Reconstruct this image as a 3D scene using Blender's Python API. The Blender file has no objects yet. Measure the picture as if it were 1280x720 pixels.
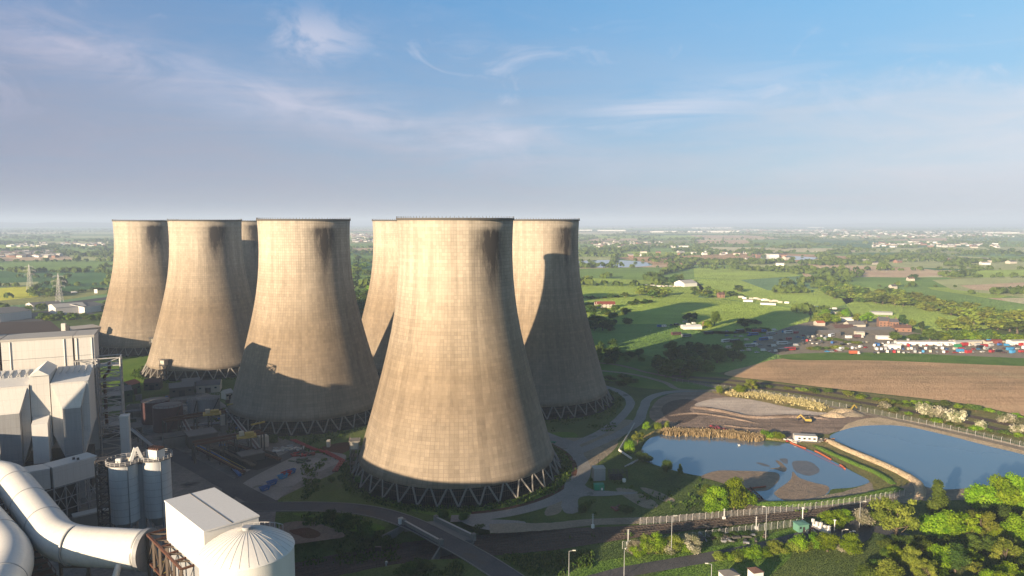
import bpy, bmesh, math, random
import numpy as np
from math import sin, cos, pi, radians, atan2, hypot, sqrt
from mathutils import Vector, Matrix, noise as mnoise
random.seed(7); np.random.seed(7)
SC = bpy.context.scene; COL = SC.collection

# ------------------------------------------------------------------ camera
F = 870.0; PITCH = math.atan(82/870.0); CAMZ = 113.0
cam_d = bpy.data.cameras.new('camera'); cam_d.lens = F/1280*36; cam_d.sensor_width = 36
cam_d.clip_start = 1; cam_d.clip_end = 90000
cam = bpy.data.objects.new('camera', cam_d); COL.objects.link(cam)
cam.location = (0, 0, CAMZ); cam.rotation_euler = (pi/2-PITCH, 0, 0); SC.camera = cam
CP, SP = cos(PITCH), sin(PITCH)
def G(px, py, z=0.0):
    u = px-640; v = 360-py
    dz = v*CP-F*SP; dy = F*CP+v*SP
    t = (z-CAMZ)/dz
    return Vector((u*t, dy*t, z))
def PX(x, y, z=0.0):
    d = y*CP-(z-CAMZ)*SP
    return 640+F*x/d, 360-F*(y*SP+(z-CAMZ)*CP)/d
SUN_AZ = radians(38.5); SUN_EL = radians(12.0)
SD = Vector((sin(SUN_AZ), cos(SUN_AZ), 0)); SW = Vector((cos(SUN_AZ), -sin(SUN_AZ), 0))

# ------------------------------------------------------------------ nodes
class N:
    def __init__(s, tree): s.t = tree; s.n = tree.nodes; s.l = tree.links
    def new(s, typ, **kw):
        nd = s.n.new(typ)
        for k, v in kw.items(): setattr(nd, k, v)
        return nd
    def put(s, sock, v):
        if v is None: return
        if hasattr(v, 'is_linked') or isinstance(v, bpy.types.NodeSocket): s.l.new(v, sock)
        elif isinstance(v, (tuple, list)) and len(v) == 3 and sock.type == 'RGBA': sock.default_value = (*v, 1)
        else: sock.default_value = v
    def math(s, op, a, b=None, c=None, clamp=False):
        nd = s.new('ShaderNodeMath', operation=op); nd.use_clamp = clamp
        for i, v in enumerate((a, b, c)): s.put(nd.inputs[i], v)
        return nd.outputs[0]
    def noise(s, vec, scale, detail=3, rough=.55, dist=0.0, out=0, w=None):
        nd = s.new('ShaderNodeTexNoise')
        if w is not None: nd.noise_dimensions = '4D'; s.put(nd.inputs['W'], w)
        s.put(nd.inputs['Vector'], vec); nd.inputs['Scale'].default_value = scale
        nd.inputs['Detail'].default_value = detail; nd.inputs['Roughness'].default_value = rough
        nd.inputs['Distortion'].default_value = dist
        return nd.outputs[out]
    def scale(s, vec, sc, loc=(0, 0, 0), rot=(0, 0, 0)):
        nd = s.new('ShaderNodeMapping'); s.put(nd.inputs['Vector'], vec)
        nd.inputs['Scale'].default_value = sc; nd.inputs['Location'].default_value = loc
        nd.inputs['Rotation'].default_value = rot
        return nd.outputs[0]
    def ramp(s, fac, stops, interp='LINEAR'):
        nd = s.new('ShaderNodeValToRGB'); s.put(nd.inputs[0], fac); r = nd.color_ramp; r.interpolation = interp
        while len(r.elements) < len(stops): r.elements.new(.5)
        for e, (p, c) in zip(r.elements, stops):
            e.position = p; e.color = (c, c, c, 1) if not isinstance(c, (tuple, list)) else (*c, 1)
        return nd.outputs[0]
    def mix(s, fac, a, b, mode='MIX'):
        nd = s.new('ShaderNodeMix', data_type='RGBA', blend_type=mode)
        s.put(nd.inputs[0], fac); s.put(nd.inputs[6], a); s.put(nd.inputs[7], b)
        return nd.outputs[2]
    def sep(s, vec):
        nd = s.new('ShaderNodeSeparateXYZ'); s.put(nd.inputs[0], vec); return nd.outputs
    def comb(s, x, y, z):
        nd = s.new('ShaderNodeCombineXYZ')
        for i, v in enumerate((x, y, z)): s.put(nd.inputs[i], v)
        return nd.outputs[0]
    def pos(s): return s.new('ShaderNodeNewGeometry').outputs['Position']
    def objc(s): return s.new('ShaderNodeTexCoord').outputs['Object']
    def bump(s, h, strength=.3, dist=.2):
        nd = s.new('ShaderNodeBump'); s.put(nd.inputs['Height'], h)
        nd.inputs['Strength'].default_value = strength; nd.inputs['Distance'].default_value = dist
        return nd.outputs[0]

def new_mat(name):
    m = bpy.data.materials.new(name); m.use_nodes = True; m.node_tree.nodes.clear()
    g = N(m.node_tree); return m, g
def fin(m, g, color, rough=.85, metal=0.0, normal=None, spec=.3):
    b = g.new('ShaderNodeBsdfPrincipled'); g.put(b.inputs['Base Color'], color)
    g.put(b.inputs['Roughness'], rough); b.inputs['Metallic'].default_value = metal
    b.inputs['Specular IOR Level'].default_value = spec
    if normal is not None: g.l.new(normal, b.inputs['Normal'])
    o = g.new('ShaderNodeOutputMaterial'); g.l.new(b.outputs[0], o.inputs[0]); return m

def paint(name, col, rough=.6, var=.22, scale=.35, dirt=(.12, .1, .08), dirtamt=.25, metal=0.0, streak=True, lines=None):
    """weathered coat: colour drifts, vertical run-off streaks, optional sheet seams every `lines` metres"""
    m, g = new_mat(name); p = g.objc(); col = tuple(x*.8 for x in col)
    n1 = g.noise(p, scale, 4, .6)
    c = g.mix(g.math('MULTIPLY', n1, var*2), col, tuple(x*.62 for x in col))
    if streak:
        n2 = g.noise(g.scale(p, (1.1, 1.1, .09)), 1.4, 4, .65)
        f = g.ramp(n2, [(.45, 0.0), (.78, dirtamt)])
        c = g.mix(f, c, dirt)
    if lines:
        s = g.sep(p)
        a = g.math('ADD', s[0], s[1])
        w1 = g.math('PINGPONG', a, lines); w1 = g.math('LESS_THAN', w1, .06)
        w2 = g.math('PINGPONG', s[2], lines*1.5); w2 = g.math('LESS_THAN', w2, .06)
        c = g.mix(g.math('MULTIPLY', g.math('MAXIMUM', w1, w2), .3), c, tuple(x*.4 for x in col))
    return fin(m, g, c, rough, metal, g.bump(n1, .15, .1))

RELIEF = {'asphalt': .25, 'concrete road': .25, 'works yard': .4, 'gravel track': .8, 'wet mud': .5, 'sunken mud': .1, 'pale ash': 1.0, 'ploughed soil': 2.0}
def relief(g, p, k, scale=3.6):
    """small-scale relief of clods, stones and blades: the surface normal wanders about the mesh normal"""
    n = g.noise(p, scale, 2, .6, out=1)
    v = g.new('ShaderNodeVectorMath', operation='SUBTRACT'); g.put(v.inputs[0], n); v.inputs[1].default_value = (.5, .5, .5)
    w = g.new('ShaderNodeVectorMath', operation='MULTIPLY'); g.l.new(v.outputs[0], w.inputs[0]); w.inputs[1].default_value = (k*5, k*5, k*1.0)
    q = g.new('ShaderNodeVectorMath', operation='ADD'); g.l.new(w.outputs[0], q.inputs[0]); g.l.new(g.new('ShaderNodeNewGeometry').outputs['Normal'], q.inputs[1])
    r = g.new('ShaderNodeVectorMath', operation='NORMALIZE'); g.l.new(q.outputs[0], r.inputs[0]); return r.outputs[0]
def ground_mat(name, cols, scale=.03, fine=1.3, rough=.95, fine_amt=.32, bump=.5, third=None, streak=None):
    m, g = new_mat(name); p = g.pos()
    n1 = g.noise(p, scale, 5, .62, .4)
    st = [(i/(len(cols)-1)*.5+.25, c) for i, c in enumerate(cols)]
    c = g.ramp(n1, st)
    n2 = g.noise(p, fine, 3, .7)
    c = g.mix(fine_amt, c, g.ramp(n2, [(.3, .25), (.5, .55), (.72, .9)]), 'OVERLAY')
    if streak:
        n3 = g.noise(g.scale(p, streak[0], rot=(0, 0, streak[1])), 1.0, 3, .6)
        c = g.mix(streak[2], c, g.ramp(n3, [(.3, .25), (.7, .85)]), 'OVERLAY')
    if third:
        n4 = g.noise(g.scale(p, (1, 1, 1), (31, 7, 0)), third[1], 4, .6, .6)
        c = g.mix(g.ramp(n4, [(third[2], 0.0), (third[2]+.09, 1.0)]), c, third[0])
    return fin(m, g, c, rough, 0, relief(g, p, RELIEF.get(name, 1.5)), .12)

M = {}
M['ground'] = ground_mat('rough grass', [(0.042, 0.068, 0.022), (0.065, 0.105, 0.024), (0.099, 0.133, 0.035), (0.149, 0.152, 0.057)], .022, .8, third=((.09, .075, .045), .018, .6))
M['grass'] = ground_mat('green grass', [(0.057, 0.126, 0.016), (0.101, 0.182, 0.024), (0.151, 0.213, 0.041)], .05, .9)
M['drygrass'] = ground_mat('dry grass', [(0.184, 0.156, 0.055), (0.294, 0.230, 0.092), (0.138, 0.156, 0.046)], .07, .9)
M['asphalt'] = ground_mat('asphalt', [(0.065, 0.065, 0.068), (0.084, 0.082, 0.085), (0.109, 0.103, 0.100)], .06, 1.6, .9, .25, .15, third=((.1, .085, .07), .05, .62))
M['concreteroad'] = ground_mat('concrete road', [(0.182, 0.175, 0.168), (0.238, 0.224, 0.210), (0.280, 0.259, 0.231)], .05, 1.3, .9, .3, .15, third=((.08, .075, .06), .06, .62))
M['yard'] = ground_mat('works yard', [(0.112, 0.105, 0.101), (0.173, 0.158, 0.146), (0.243, 0.213, 0.182)], .03, .5, .95, .4, .2, third=((.03, .03, .03), .04, .6))
M['dirt'] = ground_mat('bare earth', [(.15, .115, .09), (.2, .155, .125), (.125, .1, .08)], .05, .7)
M['reddirt'] = ground_mat('red earth', [(.13, .055, .032), (.1, .05, .032), (.08, .055, .03)], .08, .9)
M['gravel'] = ground_mat('gravel track', [(0.204, 0.174, 0.132), (0.264, 0.222, 0.168), (0.156, 0.138, 0.108)], .06, 1.0, .95, .35)
M['ash'] = ground_mat('pale ash', [(0.411, 0.343, 0.292), (0.532, 0.447, 0.377), (0.343, 0.275, 0.232)], .03, .6, .95, .15, .3, streak=((.015, .12, 1), .2, .4))
M['ashbrown'] = ground_mat('brown ash', [(0.188, 0.138, 0.106), (0.250, 0.188, 0.150), (0.125, 0.094, 0.075)], .035, .5, .95, .25, .7, streak=((.02, .2, 1), .35, .6), third=((.06, .045, .04), .03, .6))
M['mud'] = ground_mat('wet mud', [(0.173, 0.130, 0.089), (0.245, 0.180, 0.122), (0.130, 0.101, 0.072)], .08, .6, .5, .4, .3)
M['darkmud'] = ground_mat('sunken mud', [(.085, .08, .08), (.12, .105, .095)], .08, .5, .25, .3, .1)
M['plough'] = ground_mat('ploughed soil', [(0.492, 0.310, 0.175), (0.609, 0.387, 0.222), (0.422, 0.281, 0.159), (0.469, 0.363, 0.200)], .009, .5, .95, .12, .5, streak=((.006, .16, 1), -.25, .3))
M['ballast'] = ground_mat('rail ballast', [(.075, .056, .048), (.115, .085, .07), (.05, .04, .037)], .09, 1.5, .95, .5)
M['sand'] = ground_mat('sand bank', [(0.450, 0.353, 0.226), (0.540, 0.420, 0.284), (0.330, 0.270, 0.166)], .08, .9, .95, .35)
M['verge'] = ground_mat('dry verge', [(0.234, 0.198, 0.082), (0.162, 0.162, 0.054), (0.306, 0.234, 0.108)], .06, .9)

# farmland, crop colour held per field in an attribute
m, g = new_mat('farmland'); a = g.new('ShaderNodeAttribute'); a.attribute_name = 'crop'
p = g.pos(); n = g.noise(p, .006, 5, .6, .3); n2 = g.noise(g.scale(p, (.02, .3, 1), rot=(0, 0, .3)), .4, 2)
c = g.mix(.5, a.outputs[0], g.ramp(n, [(.3, .3), (.7, .72)]), 'OVERLAY'); c = g.mix(.25, c, g.ramp(n2, [(.3, .3), (.7, .7)]), 'OVERLAY')
M['farm'] = fin(m, g, c, .95, 0, relief(g, p, 1.6, .9), .1)

M['white'] = paint('white cladding', (.74, .72, .69), .5, .12, .12, dirtamt=.12, lines=1.6)
M['whiteclean'] = paint('white coated steel', (.8, .79, .77), .45, .08, .2, dirtamt=.1)
M['duct'] = paint('white duct skin', (.78, .76, .72), .42, .14, .25, dirtamt=.14)
M['greyclad'] = paint('grey cladding', (.33, .34, .36), .55, .15, .15, lines=1.2)
M['silo'] = paint('silo steel', (.62, .64, .66), .45, .1, .3, dirtamt=.18)
M['darksteel'] = paint('dark steel', (.045, .042, .045), .6)
M['rust'] = paint('rusty red steel', (.13, .055, .035), .7, .4, .8, streak=False)
M['brownsteel'] = paint('brown steel', (.12, .09, .07), .6, .3, .6)
M['whitesteel'] = paint('pale steelwork', (.55, .54, .54), .5)
M['blackroof'] = paint('black roof felt', (.028, .028, .034), .85, .3, .2, streak=False)
M['brownroof'] = paint('brown roof felt', (.085, .062, .052), .9, .35, .06, streak=False)
M['greyroof'] = paint('grey roof', (.2, .19, .185), .8, .25, .1, streak=False)
M['paleroof'] = paint('pale roof', (.5, .48, .45), .7, .2, .1, streak=False)
M['maroon'] = paint('maroon tank paint', (.13, .06, .065), .6, .25, .3)
M['greenclad'] = paint('green cladding', (.045, .1, .06), .6, .2, .3)
M['redroof'] = paint('red sheeting', (.26, .075, .06), .6)
M['yellow'] = paint('yellow machine paint', (.5, .36, .07), .5, .2, 1)
M['concrete'] = paint('plain concrete', (.27, .255, .235), .85, .3, .3, dirtamt=.4)
M['darkconc'] = paint('dark concrete', (.11, .105, .1), .9, .3, .3)
M['brick'] = paint('orange brick', (.3, .165, .115), .85)
M['tile'] = paint('roof tile', (.15, .085, .07), .85, .3, .6, streak=False)
M['slate'] = paint('slate', (.11, .11, .125), .8, .3, .6, streak=False)
M['render'] = paint('cream render', (.6, .55, .47), .8)
M['green'] = paint('bright green paint', (.01, .3, .17), .45)
M['teal'] = paint('pale green cabin', (.14, .33, .25), .6)
M['blue'] = paint('blue paint', (.03, .14, .42), .45)
M['sky'] = paint('light blue sheet', (.05, .3, .6), .5)
M['red'] = paint('red paint', (.42, .03, .035), .45)
M['orange'] = paint('orange boom', (.5, .13, .06), .5)
M['silver'] = paint('silver paint', (.42, .43, .45), .3)
M['black'] = paint('black paint', (.02, .02, .024), .3)
M['cargreen'] = paint('green paint', (.03, .25, .1), .4)
M['cream'] = paint('cream paint', (.62, .57, .44), .4)
m, g = new_mat('window glass'); M['glass'] = fin(m, g, (.02, .025, .03), .12, 0, None, .6)
m, g = new_mat('rubber'); M['tyre'] = fin(m, g, (.015, .015, .015), .8)
m, g = new_mat('dark void'); M['shadefill'] = fin(m, g, g.ramp(g.noise(g.scale(g.objc(), (2, 2, .1)), 1.2, 2), [(.3, .003), (.7, .01)]), .95)  # near-black colour stands in for the shade inside the tower foot
m, g = new_mat('lamp glass'); M['lamp'] = fin(m, g, (.6, .58, .5), .3)
m, g = new_mat('bark'); M['bark'] = fin(m, g, g.ramp(g.noise(g.objc(), 1.5, 3), [(.3, (.06, .045, .03)), (.7, (.16, .125, .085))]), .9)

m, g = new_mat('water'); p = g.pos()
nb = g.noise(p, .5, 3, .5); nl = g.noise(p, .02, 3, .5)
M['water'] = fin(m, g, g.ramp(nl, [(.35, (.08, .125, .18)), (.7, (.1, .135, .175))]), .06, 0, g.bump(nb, .02, .05), 1.0)

def leaf(name, c1, c2, c3, tr=.35):
    m, g = new_mat(name)
    oi = g.new('ShaderNodeObjectInfo'); n = g.noise(g.objc(), .45, 3, .6)
    at = g.new('ShaderNodeAttribute'); at.attribute_name = 'tone'
    f = g.math('ADD', g.math('MULTIPLY', n, .5), g.math('MULTIPLY', at.outputs['Fac'], .5))
    c = g.ramp(f, [(.25, c1), (.5, c2), (.75, c3)])
    hs = g.new('ShaderNodeHueSaturation'); g.put(hs.inputs['Color'], c)
    g.put(hs.inputs['Hue'], g.math('MULTIPLY_ADD', oi.outputs['Random'], .04, .48))
    g.put(hs.inputs['Value'], g.math('MULTIPLY_ADD', oi.outputs['Random'], .5, .75))
    d = g.new('ShaderNodeBsdfDiffuse'); t = g.new('ShaderNodeBsdfTranslucent'); mx = g.new('ShaderNodeMixShader')
    g.l.new(hs.outputs[0], d.inputs[0]); g.l.new(hs.outputs[0], t.inputs[0]); mx.inputs[0].default_value = tr
    g.l.new(d.outputs[0], mx.inputs[1]); g.l.new(t.outputs[0], mx.inputs[2])
    o = g.new('ShaderNodeOutputMaterial'); g.l.new(mx.outputs[0], o.inputs[0]); return m
M['leaf'] = leaf('spring leaves', (.085, .16, .01), (.17, .27, .013), (.27, .36, .028))
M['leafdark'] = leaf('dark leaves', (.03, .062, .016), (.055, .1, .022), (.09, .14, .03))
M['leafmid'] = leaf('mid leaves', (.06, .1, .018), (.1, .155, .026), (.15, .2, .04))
M['leafolive'] = leaf('olive leaves', (.11, .15, .02), (.19, .235, .035), (.28, .31, .055))
M['blossom'] = leaf('may blossom', (.08, .11, .03), (.32, .3, .2), (.54, .51, .4))
M['reed'] = leaf('dry reeds', (.25, .2, .09), (.36, .29, .15), (.46, .38, .22), .2)
M['weed'] = leaf('weeds', (.03, .075, .012), (.06, .12, .018), (.12, .17, .035))

# ------------------------------------------------------------------ meshes
class MB:
    def __init__(s): s.v = []; s.f = []; s.mi = []; s.sm = []; s.mats = []
    def m(s, mat):
        if mat not in s.mats: s.mats.append(mat)
        return s.mats.index(mat)
    def add(s, vs, fs, mat, smooth=False):
        b = len(s.v); s.v += [tuple(v) for v in vs]; i = s.m(mat)
        for f in fs: s.f.append(tuple(k+b for k in f)); s.mi.append(i); s.sm.append(smooth)
    def prism(s, poly, z0, z1, mat, top=None, ztop=None):
        n = len(poly); poly = [(p[0], p[1]) for p in poly]
        if sum(poly[i][0]*poly[(i+1) % n][1]-poly[(i+1) % n][0]*poly[i][1] for i in range(n)) < 0: poly = poly[::-1]
        zt = ztop or [z1]*n
        vs = [(x, y, z0) for x, y in poly]+[(x, y, zt[i]) for i, (x, y) in enumerate(poly)]
        s.add(vs, [(i, (i+1) % n, n+(i+1) % n, n+i) for i in range(n)]+[tuple(range(n-1, -1, -1))], mat)
        b = len(s.v)-n; s.f.append(tuple(range(b, b+n))); s.mi.append(s.m(top or mat)); s.sm.append(False)
    def box(s, c, size, rz=0.0, mat='white', top=None):
        x, y, z = c; a, b, h = size; C, S = cos(rz), sin(rz)
        P = [(x+i*a/2*C-j*b/2*S, y+i*a/2*S+j*b/2*C) for i, j in ((-1, -1), (1, -1), (1, 1), (-1, 1))]
        s.prism(P, z, z+h, mat, top)
    def cyl(s, x, y, z0, z1, r0, r1=None, n=20, mat='white', cap=None):
        r1 = r0 if r1 is None else r1
        vs = [(x+r0*cos(2*pi*i/n), y+r0*sin(2*pi*i/n), z0) for i in range(n)]+[(x+r1*cos(2*pi*i/n), y+r1*sin(2*pi*i/n), z1) for i in range(n)]
        s.add(vs, [(i, (i+1) % n, n+(i+1) % n, n+i) for i in range(n)], mat, True)
        s.add(vs[n:], [tuple(range(n))], cap or mat); s.add(vs[:n], [tuple(range(n-1, -1, -1))], mat)
    def beam(s, p, q, w, mat='white', h=None):
        p = Vector(p); q = Vector(q); d = q-p
        if d.length < 1e-4: return
        d.normalize(); up = Vector((0, 0, 1)) if abs(d.z) < .95 else Vector((0, 1, 0))
        a = d.cross(up).normalized()*w/2; b = a.cross(d).normalized()*(h or w)/2
        vs = [p-a-b, p+a-b, p+a+b, p-a+b, q-a-b, q+a-b, q+a+b, q-a+b]
        s.add(vs, [(0, 1, 5, 4), (1, 2, 6, 5), (2, 3, 7, 6), (3, 0, 4, 7), (3, 2, 1, 0), (4, 5, 6, 7)], mat)
    def tube(s, pts, r, mat='white', n=20, cap=True):
        pts = [Vector(p) for p in pts]; rings = []
        a = None
        for i, p in enumerate(pts):
            d = (pts[min(i+1, len(pts)-1)]-pts[max(i-1, 0)]).normalized()
            if a is None: a = d.cross(Vector((0, 0, 1)) if abs(d.z) < .9 else Vector((1, 0, 0))).normalized()
            a = (a-d*a.dot(d)).normalized(); b = d.cross(a)
            rr = r[i] if isinstance(r, (list, tuple)) else r
            rings += [p+(a*cos(2*pi*k/n)+b*sin(2*pi*k/n))*rr for k in range(n)]
        fs = [(i*n+k, i*n+(k+1) % n, (i+1)*n+(k+1) % n, (i+1)*n+k) for i in range(len(pts)-1) for k in range(n)]
        s.add(rings, fs, mat, True)
        if cap:
            s.add(rings[:n], [tuple(range(n-1, -1, -1))], mat); s.add(rings[-n:], [tuple(range(n))], mat)
    def gable(s, c, size, rz, roof_h, wall='render', roof='tile', ov=.3):
        x, y, z = c; a, b, h = size
        s.box(c, size, rz, wall); C, S = cos(rz), sin(rz)
        def P(i, j, k): return (x+i*C-j*S, y+i*S+j*C, z+k)
        A, B = a/2+ov, b/2+ov
        vs = [P(-A, -B, h+.01), P(A, -B, h+.01), P(A, B, h+.01), P(-A, B, h+.01), P(-A, 0, h+roof_h), P(A, 0, h+roof_h)]
        s.add(vs, [(0, 1, 5, 4), (2, 3, 4, 5), (3, 2, 1, 0)], roof); s.add(vs, [(1, 2, 5), (3, 0, 4)], wall)
    def build(s, name, parent=None, origin=None, **tags):
        me = bpy.data.meshes.new(name)
        o0 = parent.location if parent is not None else Vector(origin or (0, 0, 0))
        if parent is not None and parent.parent is not None: o0 = o0+parent.parent.location
        me.from_pydata([(v[0]-o0[0], v[1]-o0[1], v[2]-o0[2]) for v in s.v], [], s.f)
        for k in s.mats: me.materials.append(M[k])
        me.polygons.foreach_set('material_index', s.mi); me.polygons.foreach_set('use_smooth', s.sm)
        me.update()
        return link(name, me, parent, origin, **tags)
def tag(o, label=None, cat=None, group=None, kind=None):
    if label: o['label'] = label
    if cat: o['category'] = cat
    if group: o['group'] = group
    if kind: o['kind'] = kind
    return o
def link(name, me, parent=None, origin=None, **tags):
    o = bpy.data.objects.new(name, me); COL.objects.link(o)
    if parent is not None: o.parent = parent
    elif origin is not None: o.location = origin
    return tag(o, **tags)
def thing(name, loc, label, cat, group=None, rz=0.0):
    o = bpy.data.objects.new(name, None); COL.objects.link(o); o.location = loc; o.rotation_euler = (0, 0, rz)
    o.empty_display_size = .5
    return tag(o, label, cat, group)
def dup_tree(o, parent=None):
    c = o.copy(); COL.objects.link(c); c.parent = parent
    for ch in list(o.children): dup_tree(ch, c)
    return c
def spline(pts, closed=False, k=6):
    n = len(pts); out = []
    rng = range(n) if closed else range(n-1)
    for i in rng:
        g_ = (lambda j: Vector(pts[j % n])) if closed else (lambda j: Vector(pts[max(0, min(n-1, j))]))
        a, b, c, d = g_(i-1), g_(i), g_(i+1), g_(i+2)
        for q in range(k):
            t = q/k
            out.append(.5*((2*b)+(c-a)*t+(2*a-5*b+4*c-d)*t*t+(3*b-a-3*c+d)*t**3))
    if not closed: out.append(Vector(pts[-1]))
    return out
def sheet(name, pxs, z, mat, smooth=True, jit=0.0, world=False, kind='structure'):
    P = [Vector((p[0], p[1], 0)) if world else G(p[0], p[1]) for p in pxs]
    if smooth: P = spline(P, True, 5)
    if jit: P = [p+Vector((random.uniform(-jit, jit), random.uniform(-jit, jit), 0)) for p in P]
    b = MB(); P = [(p[0], p[1], z) for p in P]; n = len(P)
    if sum(P[i][0]*P[(i+1) % n][1]-P[(i+1) % n][0]*P[i][1] for i in range(n)) < 0: P = P[::-1]
    b.add(P, [tuple(range(n))], mat)
    return b.build(name, kind=kind)
def ribbon(name, pts, w, z, mat, world=False, k=8, jit=0.0, build=True, mb=None):
    P = [Vector((p[0], p[1], 0)) if world else G(p[0], p[1]) for p in pts]
    ws = [p[2] if len(p) > 2 else w for p in pts]
    S = spline(P, False, k); b = mb or MB(); L = []; n = len(S)
    for i, p in enumerate(S):
        d = S[min(i+1, n-1)]-S[max(i-1, 0)]; d.z = 0; d.normalize(); nn = Vector((-d.y, d.x, 0))
        q = i/k; a = int(min(q, len(ws)-1)); c = min(a+1, len(ws)-1); ww = (ws[a]+(ws[c]-ws[a])*(q-a))/2
        j1 = random.uniform(-jit, jit); j2 = random.uniform(-jit, jit)
        zz = z(p.x, p.y) if callable(z) else z
        L.append((p+nn*(ww+j1)).to_tuple()[:2]+(zz,)); L.append((p-nn*(ww+j2)).to_tuple()[:2]+(zz,))
    b.add(L, [(2*i, 2*i+1, 2*i+3, 2*i+2) for i in range(n-1)], mat)
    return b.build(name, kind='structure') if build else S
def bank(name, pts, w, h, mat, base=.02, k=6, world=False, topf=.45, jit=.15):
    """a long low mound swept along a line"""
    P = [Vector((p[0], p[1], 0)) if world else G(p[0], p[1]) for p in pts]
    S = spline(P, False, k); n = len(S); vs = []; prof = [(-.5, 0), (-.38, .45), (-topf/2, 1), (topf/2, 1), (.38, .45), (.5, 0)]
    for i, p in enumerate(S):
        d = S[min(i+1, n-1)]-S[max(i-1, 0)]; d.normalize(); nn = Vector((-d.y, d.x, 0)); e = min(1, i/3, (n-1-i)/3)
        for a, c in prof:
            r = random.uniform(-jit, jit)
            q = p+nn*(w*a+r); vs.append((q.x, q.y, base+(h*c*(1+random.uniform(-.12, .12)))*max(e, 0)))
    m_ = len(prof); b = MB()
    b.add(vs, [(i*m_+j, i*m_+j+1, (i+1)*m_+j+1, (i+1)*m_+j)[::-1] for i in range(n-1) for j in range(m_-1)], mat, True)
    return b.build(name, kind='structure')
# ------------------------------------------------------------------ light
W = bpy.data.worlds.new('World'); SC.world = W; W.use_nodes = True; W.node_tree.nodes.clear(); g = N(W.node_tree)
sky = g.new('ShaderNodeTexSky', sky_type='NISHITA'); sky.sun_disc = False
sky.sun_elevation = SUN_EL; sky.sun_rotation = SUN_AZ+pi
sky.altitude = 100; sky.air_density = 1.0; sky.dust_density = 1.2; sky.ozone_density = 2.0
d = g.new('ShaderNodeTexCoord').outputs['Generated']; s = g.sep(d)
zc = g.math('MAXIMUM', s[2], 0.0)
den = g.math('ADD', zc, .07)
P_ = g.comb(g.math('DIVIDE', s[0], den), g.math('DIVIDE', s[1], den), 0.0)
az = g.math('DIVIDE', s[0], g.math('MAXIMUM', s[1], .05))           # left-right across the sky ahead
A_ = g.comb(az, g.math('MULTIPLY', zc, 1.0), 0.0)
low = g.noise(g.scale(A_, (1.6, 4, 1), (.3, .1, 0)), 1.0, 4, .55, .3)
# fine fibres combed along gently slanting directions
fibL = g.noise(g.scale(A_, (3.2, 26, 1), (0, 0, 0), (0, 0, .22)), 1.0, 8, .62, 1.1)
fibR = g.noise(g.scale(A_, (3.0, 24, 1), (4, 2, 0), (0, 0, -.2)), 1.0, 8, .62, .9)
fib = g.mix(g.ramp(az, [(.05, 0.0), (.2, 1.0)]), fibL, fibR)
puff = g.noise(g.scale(A_, (6, 17, 1), (8.45, 3.2, 0), (0, 0, .3)), 1.0, 7, .62, 1.6)
def bump_(x, c_, w_):      # smooth hump
    q = g.math('DIVIDE', g.math('SUBTRACT', x, c_), w_); q = g.math('MULTIPLY', q, q)
    return g.math('POWER', 2.718, g.math('MULTIPLY', q, -1.0))
# main trail of cirrus from upper left down to the centre
line = g.math('MULTIPLY_ADD', g.math('ADD', az, .62), -.15, .205)
trail = g.math('MULTIPLY', bump_(zc, line, .034), g.ramp(g.math('MULTIPLY_ADD', az, .5, .5), [(.0, .8), (.33, 1.0), (.5, .9), (.6, 0.0)]))
trail = g.math('MULTIPLY', trail, g.ramp(g.math('ADD', g.math('MULTIPLY', puff, .55), g.math('MULTIPLY', fib, .45)), [(.4, .12), (.52, .55), (.64, 1.0)]))
lineR = g.math('MULTIPLY_ADD', g.math('SUBTRACT', az, .2), .16, .15)
trR = g.math('MULTIPLY', bump_(zc, lineR, .026), bump_(az, .18, .2)); trR = g.math('MULTIPLY', trR, g.ramp(fib, [(.44, 0.0), (.6, 1.0)]))
feather = g.math('MULTIPLY', bump_(zc, .24, .03), bump_(az, -.28, .07)); feather = g.math('MULTIPLY', feather, g.ramp(puff, [(.42, 0.0), (.6, 1.0)]))
scat = g.math('MULTIPLY', bump_(zc, .19, .07), g.ramp(g.math('ADD', g.math('MULTIPLY', puff, .6), g.math('MULTIPLY', low, .4)), [(.53, 0.0), (.66, .75)]))
# broad veil below; its edge lies lowest in the middle
edge = g.math('MULTIPLY_ADD', g.math('ABSOLUTE', g.math('SUBTRACT', az, .2)), .12, .105)
warp = g.math('MULTIPLY', g.math('SUBTRACT', g.math('ADD', g.math('MULTIPLY', low, .6), g.math('MULTIPLY', fib, .4)), .5), .26)
lv = g.math('SUBTRACT', g.math('ADD', edge, warp), zc)
veil = g.ramp(g.math('MULTIPLY_ADD', lv, 6.0, .5), [(.15, 0.0), (.55, .55), (1.0, .9)])
veil = g.math('MULTIPLY', veil, g.ramp(fib, [(.3, .72), (.62, 1.0)]))
thin = g.math('MULTIPLY', g.ramp(zc, [(.16, .42), (.34, .0)]), g.ramp(az, [(.0, 1.0), (.45, .3)]))
cl = g.math('MAXIMUM', veil, g.math('MULTIPLY', thin, g.ramp(fib, [(.35, .5), (.6, 1.0)])))
wh = g.math('MAXIMUM', g.math('MAXIMUM', trail, feather), g.math('MAXIMUM', g.math('MULTIPLY', trR, .9), scat))
azr = g.math('MULTIPLY_ADD', az, .62, .5, clamp=True)
nish = g.mix(1.0, sky.outputs[0], (.6, .88, 1.1), 'MULTIPLY')
ownT = g.ramp(azr, [(.05, (.8, 1.6, 3.1)), (.42, (.68, 2.0, 3.8)), (.75, (1.15, 2.9, 4.7)), (1.0, (1.6, 3.5, 5.1))])
ownL = g.ramp(azr, [(.05, (1.3, 1.9, 3.1)), (.5, (1.5, 2.5, 3.7)), (1.0, (2.3, 3.5, 4.5))])
own = g.mix(g.ramp(zc, [(.08, 0.0), (.28, 1.0)]), ownL, ownT)
skyc = g.mix(.75, nish, own)
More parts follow.
